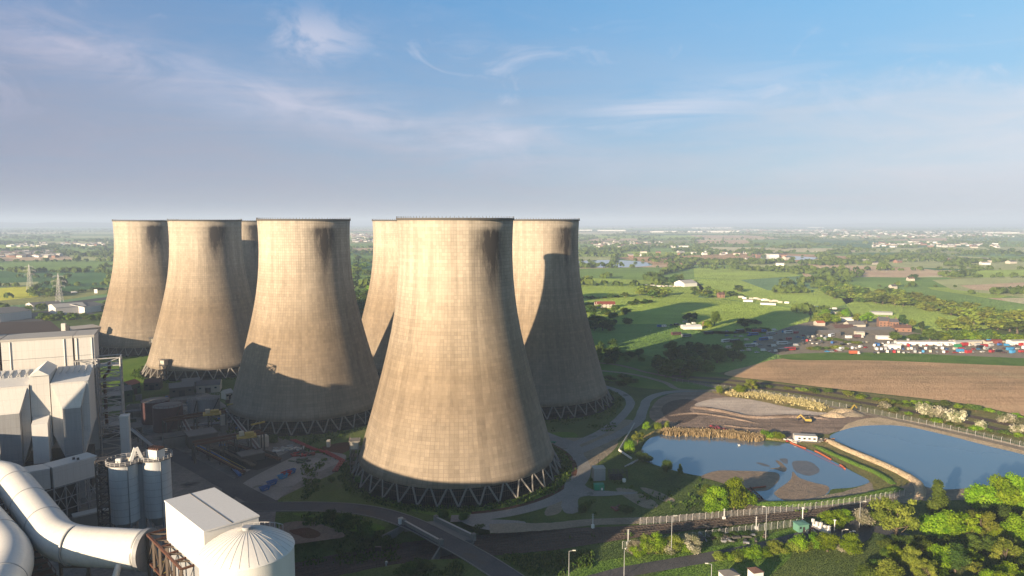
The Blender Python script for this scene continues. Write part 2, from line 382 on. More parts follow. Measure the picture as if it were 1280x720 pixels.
cloudc = g.ramp(azr, [(.05, (1.9, 2.05, 2.75)), (.5, (2.5, 2.7, 3.35)), (.75, (3.8, 3.95, 4.4)), (1.0, (4.4, 4.5, 4.9))])
hzc = g.ramp(azr, [(.05, (2.1, 2.15, 2.6)), (.5, (2.5, 2.55, 2.95)), (1.0, (3.5, 3.5, 3.8))])
cloudc = g.mix(g.ramp(zc, [(.0, 1.0), (.07, 0.0)]), cloudc, hzc)
whc = g.ramp(azr, [(.05, (3.2, 3.2, 4.1)), (.6, (3.9, 4.2, 5.0)), (1.0, (4.4, 4.6, 5.2))])
c_ = g.mix(cl, skyc, cloudc); c_ = g.mix(g.math('MULTIPLY', wh, .75, clamp=True), c_, whc)
front = g.ramp(g.math('MULTIPLY_ADD', s[1], .5, .5), [(.5, 0.0), (.62, 1.0)])
c_ = g.mix(front, g.mix(1.0, nish, (1.1, 1.1, 1.1), 'MULTIPLY'), c_)
dim = g.math('MULTIPLY', g.ramp(zc, [(.3, 1.0), (.75, .45)]), g.ramp(g.math('MULTIPLY_ADD', s[1], .5, .5), [(.25, .8), (.55, 1.0)]))
mixc = g.mix(1.0, c_, dim, 'MULTIPLY')
bg = g.new('ShaderNodeBackground'); g.l.new(mixc, bg.inputs[0]); bg.inputs[1].default_value = .065
o = g.new('ShaderNodeOutputWorld'); g.l.new(bg.outputs[0], o.inputs[0])

sl = bpy.data.lights.new('sun', 'SUN'); sl.energy = 5.0; sl.angle = radians(.55); sl.color = (1.0, .78, .53)
so = bpy.data.objects.new('sun', sl); COL.objects.link(so)
so.rotation_euler = Vector((SD.x*cos(SUN_EL), SD.y*cos(SUN_EL), -sin(SUN_EL))).to_track_quat('-Z', 'Y').to_euler()
VS = SC.view_settings
SC.display_settings.display_device = 'sRGB'; VS.view_transform = 'Standard'; VS.look = 'None'; VS.exposure = 1.4; VS.gamma = 1.0; VS.use_curve_mapping = False
SC.cycles.use_denoising = True; SC.cycles.max_bounces = 5; SC.cycles.diffuse_bounces = 2; SC.cycles.glossy_bounces = 2
SC.cycles.volume_bounces = 0; SC.cycles.transmission_bounces = 2; SC.cycles.transparent_max_bounces = 4
SC.cycles.sample_clamp_indirect = 6

# haze
HZ = 235.0; HR = 30000.0
b = MB(); b.prism([(-HR, -2500), (HR, -2500), (HR, HR), (-HR, HR)], -8.0, HZ, 'white')
hz = b.build('haze', kind='stuff'); hz.data.materials.clear()
m = bpy.data.materials.new('haze air'); m.use_nodes = True; m.node_tree.nodes.clear(); g = N(m.node_tree)
pv = g.new('ShaderNodeVolumePrincipled'); pv.inputs['Color'].default_value = (.6, .75, 1.0, 1); pv.inputs['Density'].default_value = 1.3e-4
pv.inputs['Anisotropy'].default_value = 0.0
o = g.new('ShaderNodeOutputMaterial'); g.l.new(pv.outputs[0], o.inputs['Volume']); hz.data.materials.append(m)

# ------------------------------------------------------------------ terrain
RAIL = [G(200, 757, -5), G(440, 704, -5), G(540, 688, -4.6), G(625, 680, -2.2), G(700, 673, -.6), G(800, 664, 0), G(1000, 643, 0), G(1100, 633, 0)]
RS = spline(RAIL, False, 10)
RA = np.array([[p.x, p.y, p.z] for p in RS])
def cut_height(x, y):
    if not (-260 < x < 120 and 60 < y < 420): return 0.0
    A = RA[:-1]; B = RA[1:]; d = B-A
    t = ((x-A[:, 0])*d[:, 0]+(y-A[:, 1])*d[:, 1])/(d[:, 0]**2+d[:, 1]**2); t = np.clip(t, 0, 1)
    qx = A[:, 0]+t*d[:, 0]-x; qy = A[:, 1]+t*d[:, 1]-y; r = np.hypot(qx, qy); k = int(r.argmin()); z = A[k, 2]+t[k]*d[k, 2]
    dd = r[k]; half, slope = 9.5, 7.0
    if dd > half+slope: return 0.0
    f = max(0.0, (dd-half)/slope); f = f*f*(3-2*f)
    return min(0.0, z)*(1-f)
xs = list(np.arange(-264, 200, 3.0))+list(np.arange(200, 620, 12)); ys = list(np.arange(90, 380, 3.0))+list(np.arange(380, 800, 12))
a = 620.0; st = 14
while a < 29500: xs.append(a); a += st; st *= 1.25
xs.append(29500)
a = -264-12.0; st = 14
while a > -29500: xs.insert(0, a); a -= st; st *= 1.25
xs.insert(0, -29500); a = 800.0; st = 14
while a < 29500: ys.append(a); a += st; st *= 1.25
ys.append(29500); a = 78.0; st = 14
while a > -2400: ys.insert(0, a); a -= st; st *= 1.3
ys.insert(0, -2400)
nx, ny = len(xs), len(ys)
b = MB(); b.add([(x, y, cut_height(x, y)) for y in ys for x in xs],
                [(j*nx+i, j*nx+i+1, (j+1)*nx+i+1, (j+1)*nx+i) for j in range(ny-1) for i in range(nx-1)], 'ground', True)
ter = b.build('ground', kind='structure')

# far hills on the skyline
def hills(name, x0, x1, y, hmax, seed, w=1500):
    b = MB(); n = 60; vs = []
    for i in range(n+1):
        x = x0+(x1-x0)*i/n; e = sin(pi*i/n)**.5
        h = hmax*e*(.55+.45*mnoise.noise(Vector((i*.13, seed, 0)))+.12*mnoise.noise(Vector((i*.5, seed, 3))))
        vs += [(x, y-w, .3), (x, y-w*.4, h*.7), (x, y, h), (x, y+w, .3)]
    b.add(vs, [(i*4+j, (i+1)*4+j, (i+1)*4+j+1, i*4+j+1) for i in range(n) for j in range(3)], 'leafdark', True)
    b.build(name, kind='structure')
hills('hills', -17500, -4200, 17500, 205, 1.3)
hills('hills', -3500, -300, 20500, 150, 4.3)
hills('hills', 3000, 18500, 22500, 130, 8.3)

# farmland: hand-placed fields first, an uneven patchwork beyond
FV, FF, FC = [], [], []
GR = {'lime': (0.359, 0.479, 0.085), 'green': (0.205, 0.325, 0.077), 'blue': (0.171, 0.290, 0.138), 'dark': (0.085, 0.188, 0.060), 'pale': (0.428, 0.460, 0.205), 'pink': (0.600, 0.444, 0.290), 'rape': (0.600, 0.600, 0.069), 'olive': (0.273, 0.290, 0.103), 'mead': (0.171, 0.290, 0.060), 'beige': (0.600, 0.546, 0.341)}
def field(poly, col, z=.04, smooth=False):
    P = [Vector((p[0], p[1], 0)) for p in poly]
    b0 = len(FV); FV.extend([(p.x, p.y, z) for p in P])
    n = len(P); ar = sum(P[i].x*P[(i+1) % n].y-P[(i+1) % n].x*P[i].y for i in range(n))
    idx = list(range(b0, b0+n)); FF.append(tuple(idx if ar > 0 else idx[::-1])); FC.append(GR[col] if isinstance(col, str) else col)
def pfield(px, col, z=.12): field([G(*q) for q in px], col, z)
HEDGE = []          # segments that carry hedgerow trees
random.seed(11)
gridp = {}
def gp(i, j):
    if (i, j) not in gridp:
        yy = 900*(1.17**j); xx = i*yy*.2
        gridp[(i, j)] = (xx+random.uniform(-.055, .055)*yy+.25*(yy-900)*.35, yy*(1+random.uniform(-.045, .045)))
    return gridp[(i, j)]
cols = ['green']*5+['lime']*4+['pale']*4+['olive']*3+['mead']*3+['blue']*2+['pink']*3+['beige']*2+['dark']*2
for j in range(0, 19):
    for i in range(-9, 9):
        q = [gp(i, j), gp(i+1, j), gp(i+1, j+1), gp(i, j+1)]
        cx = sum(p[0] for p in q)/4; cy = sum(p[1] for p in q)/4
        px, py = PX(cx, cy)
        if px < -200 or px > 1480: continue
        if random.random() < .45 and cy < 9000:       # split a cell in two
            m1 = ((q[0][0]+q[1][0])/2, (q[0][1]+q[1][1])/2); m2 = ((q[2][0]+q[3][0])/2, (q[2][1]+q[3][1])/2)
            field([q[0], m1, m2, q[3]], random.choice(cols)); field([m1, q[1], q[2], m2], random.choice(cols)); HEDGE.append((m1, m2))
        else: field(q, random.choice(cols))
        HEDGE.append((q[0], q[1])); HEDGE.append((q[1], q[2]))
# right-hand fields traced on the ground
pf = [([(722, 336), (800, 334), (865, 335), (868, 349), (800, 350), (722, 347)], 'green', .12),
      ([(722, 347), (800, 350), (868, 349), (880, 360), (872, 372), (800, 368), (722, 372)], 'lime', .12),
      ([(867, 335), (930, 334), (985, 337), (1000, 345), (925, 350), (868, 347)], 'lime', .12),
      ([(925, 350), (1003, 345), (1052, 360), (960, 363)], 'blue', .13),
      ([(868, 348), (925, 350), (960, 363), (1052, 361), (1070, 376), (1040, 386), (985, 383), (880, 371)], 'lime', .12),
      ([(722, 373), (800, 369), (880, 372), (985, 384), (1015, 391), (1005, 415), (900, 418), (860, 412), (830, 405), (722, 406)], 'lime', .12),
      ([(722, 406), (830, 405), (870, 413), (1005, 416), (1000, 440), (965, 452), (900, 466), (850, 462), (760, 440), (722, 440)], 'mead', .12),
      ([(1052, 373), (1100, 373), (1180, 391), (1240, 409), (1205, 417), (1130, 410), (1070, 398)], 'lime', .12),
      ([(1070, 352), (1140, 350), (1165, 362), (1280, 380), (1400, 395), (1400, 430), (1285, 405), (1180, 385), (1110, 368)], 'green', .12),
      ([(1165, 350), (1280, 345), (1400, 345), (1400, 372), (1280, 372), (1190, 362)], 'pale', .12),
      ([(1200, 357), (1280, 353), (1400, 354), (1400, 366), (1280, 366), (1215, 362)], 'pink', .16),
      ([(1045, 335), (1140, 334), (1200, 342), (1140, 347), (1060, 346)], 'pink', .12),
      ([(1000, 345), (1045, 336), (1060, 346), (1075, 352), (1052, 360)], 'green', .13),
      ([(990, 320), (1180, 319), (1300, 325), (1300, 335), (1200, 336), (1000, 330)], 'pale', .12),
      ([(1000, 339), (1045, 355), (1062, 361), (1040, 359), (1005, 345)], 'pink', .17),
      ([(1010, 392), (1040, 387), (1070, 398), (1050, 402), (1020, 402)], 'green', .12),
      # left
      ([(-60, 328), (70, 325), (145, 326), (145, 337), (60, 338), (-60, 340)], 'green', .12),
      ([(-60, 341), (60, 339), (145, 338), (145, 349), (50, 353), (-60, 357)], 'pale', .13),
      ([(-60, 341), (60, 339), (145, 338), (145, 358), (118, 361), (48, 370), (48, 352), (-60, 357)], 'dark', .14),
      ([(-60, 360), (0, 360), (47, 357), (48, 371), (0, 376), (-60, 382)], 'rape', .16),
      ([(48, 369), (145, 357), (140, 366), (60, 378), (0, 383), (-60, 386), (-60, 380)], 'olive', .12),
      ([(440, 340), (500, 338), (500, 372), (440, 375)], 'green', .12)]
for q, c, z in pf: pfield(q, c, z)
me = bpy.data.meshes.new('farmland'); me.from_pydata(FV, [], FF); me.materials.append(M['farm'])
at = me.attributes.new('crop', 'FLOAT_COLOR', 'FACE'); 
for i, c in enumerate(FC): at.data[i].color = (*c, 1)
link('farmland', me, kind='structure')

# ------------------------------------------------------------------ ground zones
Z = .03
sheet('ploughed_field', [(905, 468), (940, 457), (985, 448), (1100, 449), (1280, 457), (1420, 462), (1420, 545), (1280, 520), (1200, 504), (1060, 488), (960, 476)], .16, 'plough')
sheet('grass_margin', [(985, 443), (1100, 441), (1280, 448), (1420, 452), (1420, 461), (1280, 458), (1100, 451), (990, 450)], .19, 'grass')
sheet('vehicle_yard_ground', [(945, 425), (1000, 405), (1060, 396), (1130, 404), (1160, 418), (1420, 424), (1420, 452), (1280, 449), (1100, 443), (1000, 445), (960, 440)], .17, 'gravel')
sheet('grass_margin', [(1130, 420), (1200, 417), (1420, 421), (1420, 426), (1200, 424), (1135, 426)], .2, 'grass')
sheet('railway_land', [(860, 474), (905, 471), (960, 477), (1060, 489), (1200, 505), (1280, 521), (1420, 548), (1420, 600), (1280, 556), (1160, 530), (1020, 506), (905, 485)], .14, 'verge')
for o_ in (0, 7.5):
    ribbon('railway_ballast', [(840, 470+o_*.7), (905, 475+o_*.7), (1000, 485+o_*.85), (1100, 500+o_), (1200, 518+o_*1.1), (1300, 540+o_*1.2), (1420, 568+o_*1.3)], 6.5, .2, 'ballast', jit=.3)
ribbon('perimeter_track', [(905, 489), (1000, 502), (1100, 521), (1200, 543), (1290, 565), (1420, 602)], 5, .21, 'gravel', jit=.3)
# scrub slope between tower and fields
sheet('scrub_ground', [(722, 440), (770, 436), (860, 458), (905, 470), (905, 484), (860, 488), (800, 485), (760, 476), (722, 465)], .13, 'grass')
ribbon('dirt_track', [(722, 452), (770, 456), (810, 466), (850, 474), (905, 487)], 4, .16, 'dirt', jit=.3)
ribbon('dirt_track', [(745, 463), (790, 468), (830, 478), (850, 487), (900, 489), (950, 496)], 4.5, .18, 'gravel', jit=.3)
sheet('ash_bed', [(812, 522), (822, 500), (848, 491), (900, 491), (960, 498), (1015, 508), (1075, 515), (1110, 520), (1085, 530), (1040, 541), (1015, 551), (960, 548), (900, 541), (845, 535)], .06, 'ashbrown', jit=.3)
sheet('ash_bed', [(868, 506), (905, 497), (970, 502), (1020, 512), (1032, 518), (990, 521), (950, 524), (900, 514)], .1, 'ash', jit=.3)
bank('ash_ridge', [(835, 520), (870, 517), (910, 522), (950, 530)], 3, .7, 'ashbrown')
bank('ash_ridge', [(900, 531), (930, 535), (960, 536)], 2.5, .6, 'ashbrown')
sheet('ash_bed', [(828, 508), (850, 499), (872, 502), (862, 512), (872, 520), (850, 530), (832, 522)], .09, 'ballast', jit=.3)
bank('ash_ridge', [(862, 509), (900, 514), (940, 522), (990, 521), (1040, 524)], 4, 1.1, 'ashbrown')
sheet('sand_verge', [(893, 489), (940, 491), (1000, 502), (1045, 511), (1030, 516), (990, 510), (940, 500), (900, 494)], .12, 'drygrass', jit=.3)
sheet('pond_surround', [(790, 545), (830, 536), (900, 540), (1010, 550), (1060, 528), (1120, 520), (1200, 538), (1280, 556), (1460, 600), (1460, 660), (1280, 628), (1150, 628), (1100, 632), (1000, 640), (900, 645), (800, 640), (770, 600), (772, 565)], .045, 'ground')
sheet('sandy_shore', [(1060, 530), (1085, 523), (1130, 523), (1200, 539), (1280, 558), (1460, 606), (1460, 625), (1280, 570), (1185, 548), (1120, 535), (1080, 535), (1050, 541)], .09, 'sand', jit=.3)
sheet('muddy_shore', [(1085, 566), (1100, 572), (1132, 590), (1152, 600), (1165, 614), (1140, 628), (1060, 634), (960, 640), (930, 634), (960, 620), (1035, 618), (1070, 610), (1086, 602), (1078, 590), (1050, 578)], .1, 'gravel', jit=.3)
sheet('muddy_shore', [(1150, 606), (1290, 600), (1460, 610), (1460, 632), (1290, 622), (1155, 626)], .11, 'gravel', jit=.3)
sheet('dam_top', [(984, 551), (1012, 561), (1042, 575), (1068, 590), (1088, 603), (1095, 614), (1125, 618), (1148, 608), (1134, 592), (1094, 571), (1054, 554), (1034, 543), (1010, 546)], .12, 'verge', jit=.2)
sheet('pond_water', [(808, 552), (818, 545), (832, 542), (870, 544), (910, 546), (950, 551), (982, 554), (1010, 562), (1040, 576), (1064, 589), (1086, 601), (1080, 606), (1064, 610), (1040, 612), (1034, 618), (1010, 625), (975, 629), (948, 622), (925, 612), (900, 600), (862, 593), (838, 587), (818, 581), (802, 574), (802, 562)], .14, 'water')
sheet('pond_water', [(1037, 546), (1060, 536), (1088, 532), (1130, 533), (1182, 544), (1240, 559), (1285, 570), (1460, 618), (1460, 624), (1290, 606), (1190, 612), (1158, 609), (1135, 594), (1095, 573), (1055, 556)], .14, 'water')
for q, mt in (([(876, 596), (896, 589), (925, 589), (958, 590), (972, 592), (974, 599), (966, 609), (954, 614), (930, 613), (905, 605), (888, 600)], 'mud'),
              ([(991, 590), (998, 597), (1014, 603), (1034, 608), (1036, 614), (1028, 620), (1002, 626), (982, 626), (968, 618), (974, 611), (988, 600)], 'mud'),
              ([(992, 577), (1010, 577), (1021, 583), (1024, 590), (1012, 595), (997, 591), (991, 584)], 'darkmud'),
              ([(945, 579), (952, 579), (963, 583), (956, 583)], 'darkmud'),
              ([(969, 576), (976, 578), (983, 586), (980, 590), (970, 587), (962, 586), (975, 584)], 'mud'),
              ([(975, 574), (984, 574), (984, 580), (978, 578)], 'darkmud')):
    sheet('mud_bank', q, .2 if mt == 'mud' else .18, mt, jit=.12)
bank('earth_bund', [(1016, 556), (1045, 570), (1075, 583), (1100, 594), (1118, 606)], 4, 1.0, 'grass')
bank('earth_bund', [(1030, 549), (1052, 560), (1090, 576), (1122, 590), (1148, 606), (1150, 622)], 4.5, 1.6, 'sand')
bank('earth_bund', [(940, 630), (1000, 631), (1060, 625), (1100, 617), (1128, 610)], 4.5, 1.3, 'grass')
bank('earth_bund', [(806, 548), (835, 538), (880, 541), (930, 545), (985, 551)], 5, 1.2, 'drygrass')
sheet('pond_water', [(722, 327), (760, 325), (800, 327), (816, 331), (790, 334), (722, 334)], .3, 'water')
sheet('pond_water', [(945, 319), (990, 320), (1028, 323), (1000, 325), (950, 324)], .3, 'water')
sheet('brown_shore', [(770, 322), (850, 320), (950, 316), (1080, 322), (1060, 327), (940, 327), (860, 331), (816, 331), (795, 326)], .24, 'plough')
# roads and paths on the site
sheet('gravel_apron', [(700, 548), (745, 545), (775, 525), (800, 530), (775, 548), (768, 562), (724, 598), (716, 610), (700, 640), (680, 640), (712, 600), (716, 560)], .05, 'gravel', jit=.2)
sheet('works_ground', [(130, 520), (175, 512), (250, 490), (300, 520), (345, 545), (398, 560), (438, 575), (420, 590), (372, 612), (345, 630), (350, 690), (330, 740), (-100, 760), (-260, 640), (-100, 520)], .05, 'yard', jit=.4)
sheet('shaded_yard', [(350, 560), (420, 566), (430, 575), (378, 600), (340, 628), (300, 620), (300, 590)], .09, 'concreteroad', jit=.3)
def ring(name, cx, cy, r0, r1, a0, a1, z, mat, n=60):
    vs = []; b = MB()
    for i in range(n+1):
        a = a0+(a1-a0)*i/n
        vs += [(cx+r0*cos(a), cy+r0*sin(a), z), (cx+r1*cos(a), cy+r1*sin(a), z)]
    b.add(vs, [(2*i, 2*i+1, 2*i+3, 2*i+2)[::1 if a1 > a0 else -1] for i in range(n)], mat); return b.build(name, kind='structure')
AC = (-25.5, 316.0)
ring('red_dirt_verge', AC[0], AC[1], 53.5, 55.8, radians(-80), radians(45), .1, 'reddirt')
ring('service_road', AC[0], AC[1], 55.8, 62, radians(-88), radians(42), .09, 'concreteroad')
ribbon('service_road', [(724, 575), (716, 556), (690, 546), (670, 538), (640, 528)], 6, .11, 'concreteroad', jit=.15)
ribbon('service_road', [(716, 556), (752, 540), (778, 520), (788, 503), (775, 490), (752, 482), (730, 474)], 5.5, .115, 'concreteroad', jit=.15)
ribbon('service_road', [(722, 565), (758, 550), (795, 530), (804, 512), (812, 498), (840, 490), (900, 488)], 6, .12, 'concreteroad', jit=.2)
ribbon('dirt_track', [(735, 572), (762, 560), (768, 545), (790, 528)], 4, .1, 'gravel', jit=.3)
sheet('gravel_apron', [(708, 600), (722, 596), (740, 612), (800, 616), (760, 620), (725, 622), (722, 640), (706, 641), (702, 628)], .125, 'concreteroad', jit=.2)
sheet('gravel_apron', [(770, 612), (790, 612), (822, 630), (812, 636), (795, 630)], .1, 'gravel', jit=.2)
sheet('gravel_apron', [(800, 610), (815, 612), (842, 624), (835, 628), (815, 620)], .1, 'gravel', jit=.2)
ribbon('service_road', [(612, 661, 8), (645, 660, 8), (690, 658, 6), (740, 653, 5.5), (800, 651, 5.5), (860, 647), (930, 641), (1010, 634), (1080, 625), (1120, 617), (1150, 604)], 5.5, .13, 'gravel', jit=.2)
sheet('service_apron', [(575, 650), (600, 649), (655, 652), (645, 661), (615, 663), (590, 658)], .06, 'concreteroad')
ribbon('dry_verge', [(830, 660), (900, 655), (980, 647), (1080, 636), (1130, 630)], 3.5, .1, 'drygrass', jit=.4)
ribbon('lower_road', [(640, 790), (700, 742), (770, 718), (850, 703), (930, 689), (985, 676), (1030, 664), (1075, 659), (1120, 668), (1180, 690)], 6.5, .1, 'asphalt', jit=.08)
sheet('lower_yard', [(985, 676), (1010, 660), (1060, 650), (1090, 655), (1085, 675), (1050, 684), (1010, 684)], .08, 'asphalt')
sheet('lit_lawn', [(690, 735), (720, 712), (760, 700), (840, 690), (930, 676), (1000, 657), (1010, 662), (985, 674), (930, 686), (850, 699), (770, 714), (710, 735)], .07, 'grass')
sheet('lit_lawn', [(790, 735), (850, 708), (930, 696), (985, 690), (985, 700), (950, 735), (940, 780), (780, 780)], .07, 'grass')  # brighter grass on the sunlit part only; shaded lawn keeps duller ground colour
sheet('tower_lawn', [(440, 590), (450, 570), (700, 540), (716, 560), (712, 600), (680, 632), (600, 648), (520, 640), (455, 618)], .04, 'grass')
sheet('earth_patch', [(352, 656), (385, 652), (415, 660), (432, 670), (400, 676), (350, 680)], .07, 'dirt', jit=.3)
sheet('earth_patch', [(362, 664), (385, 660), (402, 668), (385, 673)], .1, 'reddirt', jit=.3)
sheet('cut_grass', [(365, 642), (420, 645), (470, 655), (480, 662), (440, 664), (400, 652)], .06, 'grass', jit=.2)
sheet('earth_patch', [(400, 560), (430, 553), (444, 556), (430, 566), (410, 570)], .06, 'reddirt', jit=.3)
sheet('green_bank', [(125, 448), (190, 446), (200, 470), (185, 480), (130, 482)], .05, 'grass')
# main road, crossing the cutting on the bridge
def road_z(x, y): return .14
ROADC = [(250, 634), (330, 634), (390, 633.5), (440, 636), (480, 643), (520, 657), (558, 676), (600, 699), (650, 732), (700, 770)]
rd = ribbon('main_road', ROADC, 8.4, .14, 'asphalt', k=10)
RC = spline([G(*p) for p in ROADC], False, 10)
ribbon('branch_road', [(200, 560), (240, 580), (285, 605), (340, 634)], 9, .12, 'asphalt', jit=.1)
ribbon('branch_road', [(250, 650), (285, 620), (300, 600), (380, 560)], 7, .115, 'asphalt', jit=.1)
for sgn, nm in ((1, 'kerb'), (-1, 'kerb')):
    b = MB(); n = len(RC)
    for i in range(n-1):
        d = (RC[i+1]-RC[i]).normalized(); nn = Vector((-d.y, d.x, 0))*4.35*sgn
        p = RC[i]+nn; q = RC[i+1]+Vector((-d.y, d.x, 0))*4.35*sgn
        if i+2 < n:
            d2 = (RC[i+2]-RC[i+1]).normalized(); q = RC[i+1]+Vector((-d2.y, d2.x, 0))*4.35*sgn
        b.beam((p.x, p.y, .15), (q.x, q.y, .15), .35, 'concrete', .3)
    b.build('kerb', kind='structure')
# railway in the foreground: ballast bed in the cutting, then on the level
b = MB()
def along(off, S=RS):
    out = []
    for i in range(len(S)):
        d = S[min(i+1, len(S)-1)]-S[max(i-1, 0)]; d.z = 0; d.normalize()
        out.append(Vector((S[i].x-d.y*off, S[i].y+d.x*off, S[i].z)))
    return out
L, R_ = along(8.6), along(-8.6)
nR = len(RS)
for i in range(nR):
    f_ = min(1, max(0, (i/nR-.55)/.2)); m_ = (L[i]+R_[i])/2; L[i] = L[i].lerp(m_, f_*.6); R_[i] = R_[i].lerp(m_, f_*.6)
b.add([x for p, q in zip(L, R_) for x in ((p.x, p.y, p.z+.16), (q.x, q.y, q.z+.16))], [(2*i, 2*i+1, 2*i+3, 2*i+2) for i in range(len(L)-1)], 'ballast')
b.build('railway_ballast', kind='structure')
for off in (-6, -2, 2.2, 6.2):
    far_ = abs(off) > 3
    b = MB(); S1 = along(off-.72); S2 = along(off+.72); cut_ = int(len(RS)*.6) if far_ else len(RS); S1 = S1[:cut_]; S2 = S2[:cut_]
    for S_ in (S1, S2):
        for p, q in zip(S_[:-1], S_[1:]): b.beam((p.x, p.y, p.z+.42), (q.x, q.y, q.z+.42), .16, 'brownsteel', .2)
    Sc = along(off)[:cut_]
    for p, q in zip(Sc[:-1], Sc[1:]):
        m_ = int((q-p).length/1.6)+1; d = (q-p).normalized(); nn = Vector((-d.y, d.x, 0))
        for k in range(m_):
            c = p+(q-p)*(k/m_); b.beam(c-nn*1.25+Vector((0, 0, .25)), c+nn*1.25+Vector((0, 0, .25)), .3, 'darkconc', .14)
    b.build('rail_track', kind='structure')
# ------------------------------------------------------------------ cooling towers
m, g = new_mat('tower concrete')
uv = g.new('ShaderNodeUVMap').outputs[0]; s = g.sep(uv); th, hh = s[0], s[1]; oi = g.new('ShaderNodeObjectInfo').outputs['Random']
seed = g.math('MULTIPLY', oi, 40.0); p = g.objc()
cell = g.comb(g.math('FLOOR', g.math('MULTIPLY', th, 128.0)), g.math('FLOOR', g.math('MULTIPLY', hh, 76.0)), seed)
wn = g.new('ShaderNodeTexWhiteNoise'); g.l.new(cell, wn.inputs[0])
colnoise = g.new('ShaderNodeTexWhiteNoise'); g.l.new(g.comb(g.math('FLOOR', g.math('MULTIPLY', th, 64.0)), 0.0, seed), colnoise.inputs[0])
rownoise = g.new('ShaderNodeTexWhiteNoise'); g.l.new(g.comb(0.0, g.math('FLOOR', g.math('MULTIPLY', hh, 76.0)), seed), rownoise.inputs[0])
big = g.noise(g.scale(p, (.02, .02, .05)), 1.0, 5, .6, .4, w=seed)
hm = g.math('ADD', hh, g.math('MULTIPLY', g.math('SUBTRACT', big, .5), .3))
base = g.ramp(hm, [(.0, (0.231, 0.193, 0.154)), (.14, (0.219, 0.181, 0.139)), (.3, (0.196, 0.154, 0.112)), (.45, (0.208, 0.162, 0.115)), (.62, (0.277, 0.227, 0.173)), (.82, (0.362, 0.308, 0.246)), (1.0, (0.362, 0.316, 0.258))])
strk = g.noise(g.scale(p, (.5, .5, .022)), 1.0, 5, .7, w=seed)
c = g.mix(.5, base, g.ramp(strk, [(.3, .32), (.55, .56), (.7, .62)]), 'OVERLAY')
c = g.mix(.08, c, wn.outputs[0], 'OVERLAY'); c = g.mix(.1, c, colnoise.outputs[0], 'OVERLAY'); c = g.mix(.05, c, rownoise.outputs[0], 'OVERLAY')
lv_ = g.math('LESS_THAN', g.math('PINGPONG', g.math('MULTIPLY', th, 128.0), .5), .055)
lh_ = g.math('LESS_THAN', g.math('PINGPONG', g.math('MULTIPLY', hh, 76.0), .5), .07)
ln = g.math('MAXIMUM', lv_, g.math('MULTIPLY', lh_, .75))
ln = g.math('MULTIPLY', ln, g.ramp(g.noise(g.scale(p, (.05, .05, .04)), 1.0, 3, .6, w=seed), [(.38, .1), (.62, .5)]))
c = g.mix(ln, c, (.11, .09, .07))
# soot-dark run-off on one side below the rim
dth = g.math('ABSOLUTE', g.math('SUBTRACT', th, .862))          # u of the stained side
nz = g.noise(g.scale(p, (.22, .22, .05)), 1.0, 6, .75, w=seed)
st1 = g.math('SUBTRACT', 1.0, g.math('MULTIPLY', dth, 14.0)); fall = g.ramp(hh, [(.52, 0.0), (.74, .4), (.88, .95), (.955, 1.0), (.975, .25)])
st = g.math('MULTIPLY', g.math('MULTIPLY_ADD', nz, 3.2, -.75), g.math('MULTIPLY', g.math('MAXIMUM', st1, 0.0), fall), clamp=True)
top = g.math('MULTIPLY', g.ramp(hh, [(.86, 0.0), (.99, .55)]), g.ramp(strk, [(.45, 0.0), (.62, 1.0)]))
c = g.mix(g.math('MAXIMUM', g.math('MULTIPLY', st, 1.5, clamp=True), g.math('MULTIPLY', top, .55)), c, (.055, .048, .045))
pat = g.ramp(g.noise(g.scale(p, (.08, .08, .12)), 1.0, 5, .7, 1.0, w=seed), [(.62, 0.0), (.75, .3)])
c = g.mix(pat, c, (.16, .125, .085))
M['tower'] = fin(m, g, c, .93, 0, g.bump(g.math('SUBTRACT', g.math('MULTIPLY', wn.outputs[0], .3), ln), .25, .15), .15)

PROF = [(6.3, 45.2), (9.5, 44.15), (12, 43.3), (18, 41.6), (25, 39.6), (32, 37.6), (40, 35.4), (48, 33.3), (56, 31.3), (64, 29.5), (72, 28.0), (80, 26.9), (88, 26.15), (96, 25.75), (103, 25.7), (109, 25.85), (114, 26.1)]
NS = 128
def shell_mesh():
    bm = bmesh.new(); ul = bm.loops.layers.uv.new('UVMap')
    O = [[bm.verts.new((r*cos(2*pi*i/NS), r*sin(2*pi*i/NS), h)) for i in range(NS)] for h, r in PROF]
    I = [[bm.verts.new(((r-.7)*cos(2*pi*i/NS), (r-.7)*sin(2*pi*i/NS), h)) for i in range(NS)] for h, r in PROF]
    def face(vs, us):
        f = bm.faces.new(vs); f.smooth = True
        for l, u in zip(f.loops, us): l[ul].uv = u
    for k in range(len(PROF)-1):
        h0, h1 = PROF[k][0]/114, PROF[k+1][0]/114
        for i in range(NS):
            j = (i+1) % NS; u0, u1 = i/NS, (i+1)/NS
            face((O[k][i], O[k][j], O[k+1][j], O[k+1][i]), ((u0, h0), (u1, h0), (u1, h1), (u0, h1)))
            face((I[k][j], I[k][i], I[k+1][i], I[k+1][j]), ((u1, h0), (u0, h0), (u0, h1), (u1, h1)))
    for i in range(NS):
        j = (i+1) % NS
        face((O[-1][i], O[-1][j], I[-1][j], I[-1][i]), ((i/NS, 1),)*4); face((O[0][j], O[0][i], I[0][i], I[0][j]), ((i/NS, .08),)*4)
    me = bpy.data.meshes.new('shell'); bm.to_mesh(me); bm.free(); me.materials.append(M['tower']); return me
SHELL = shell_mesh()
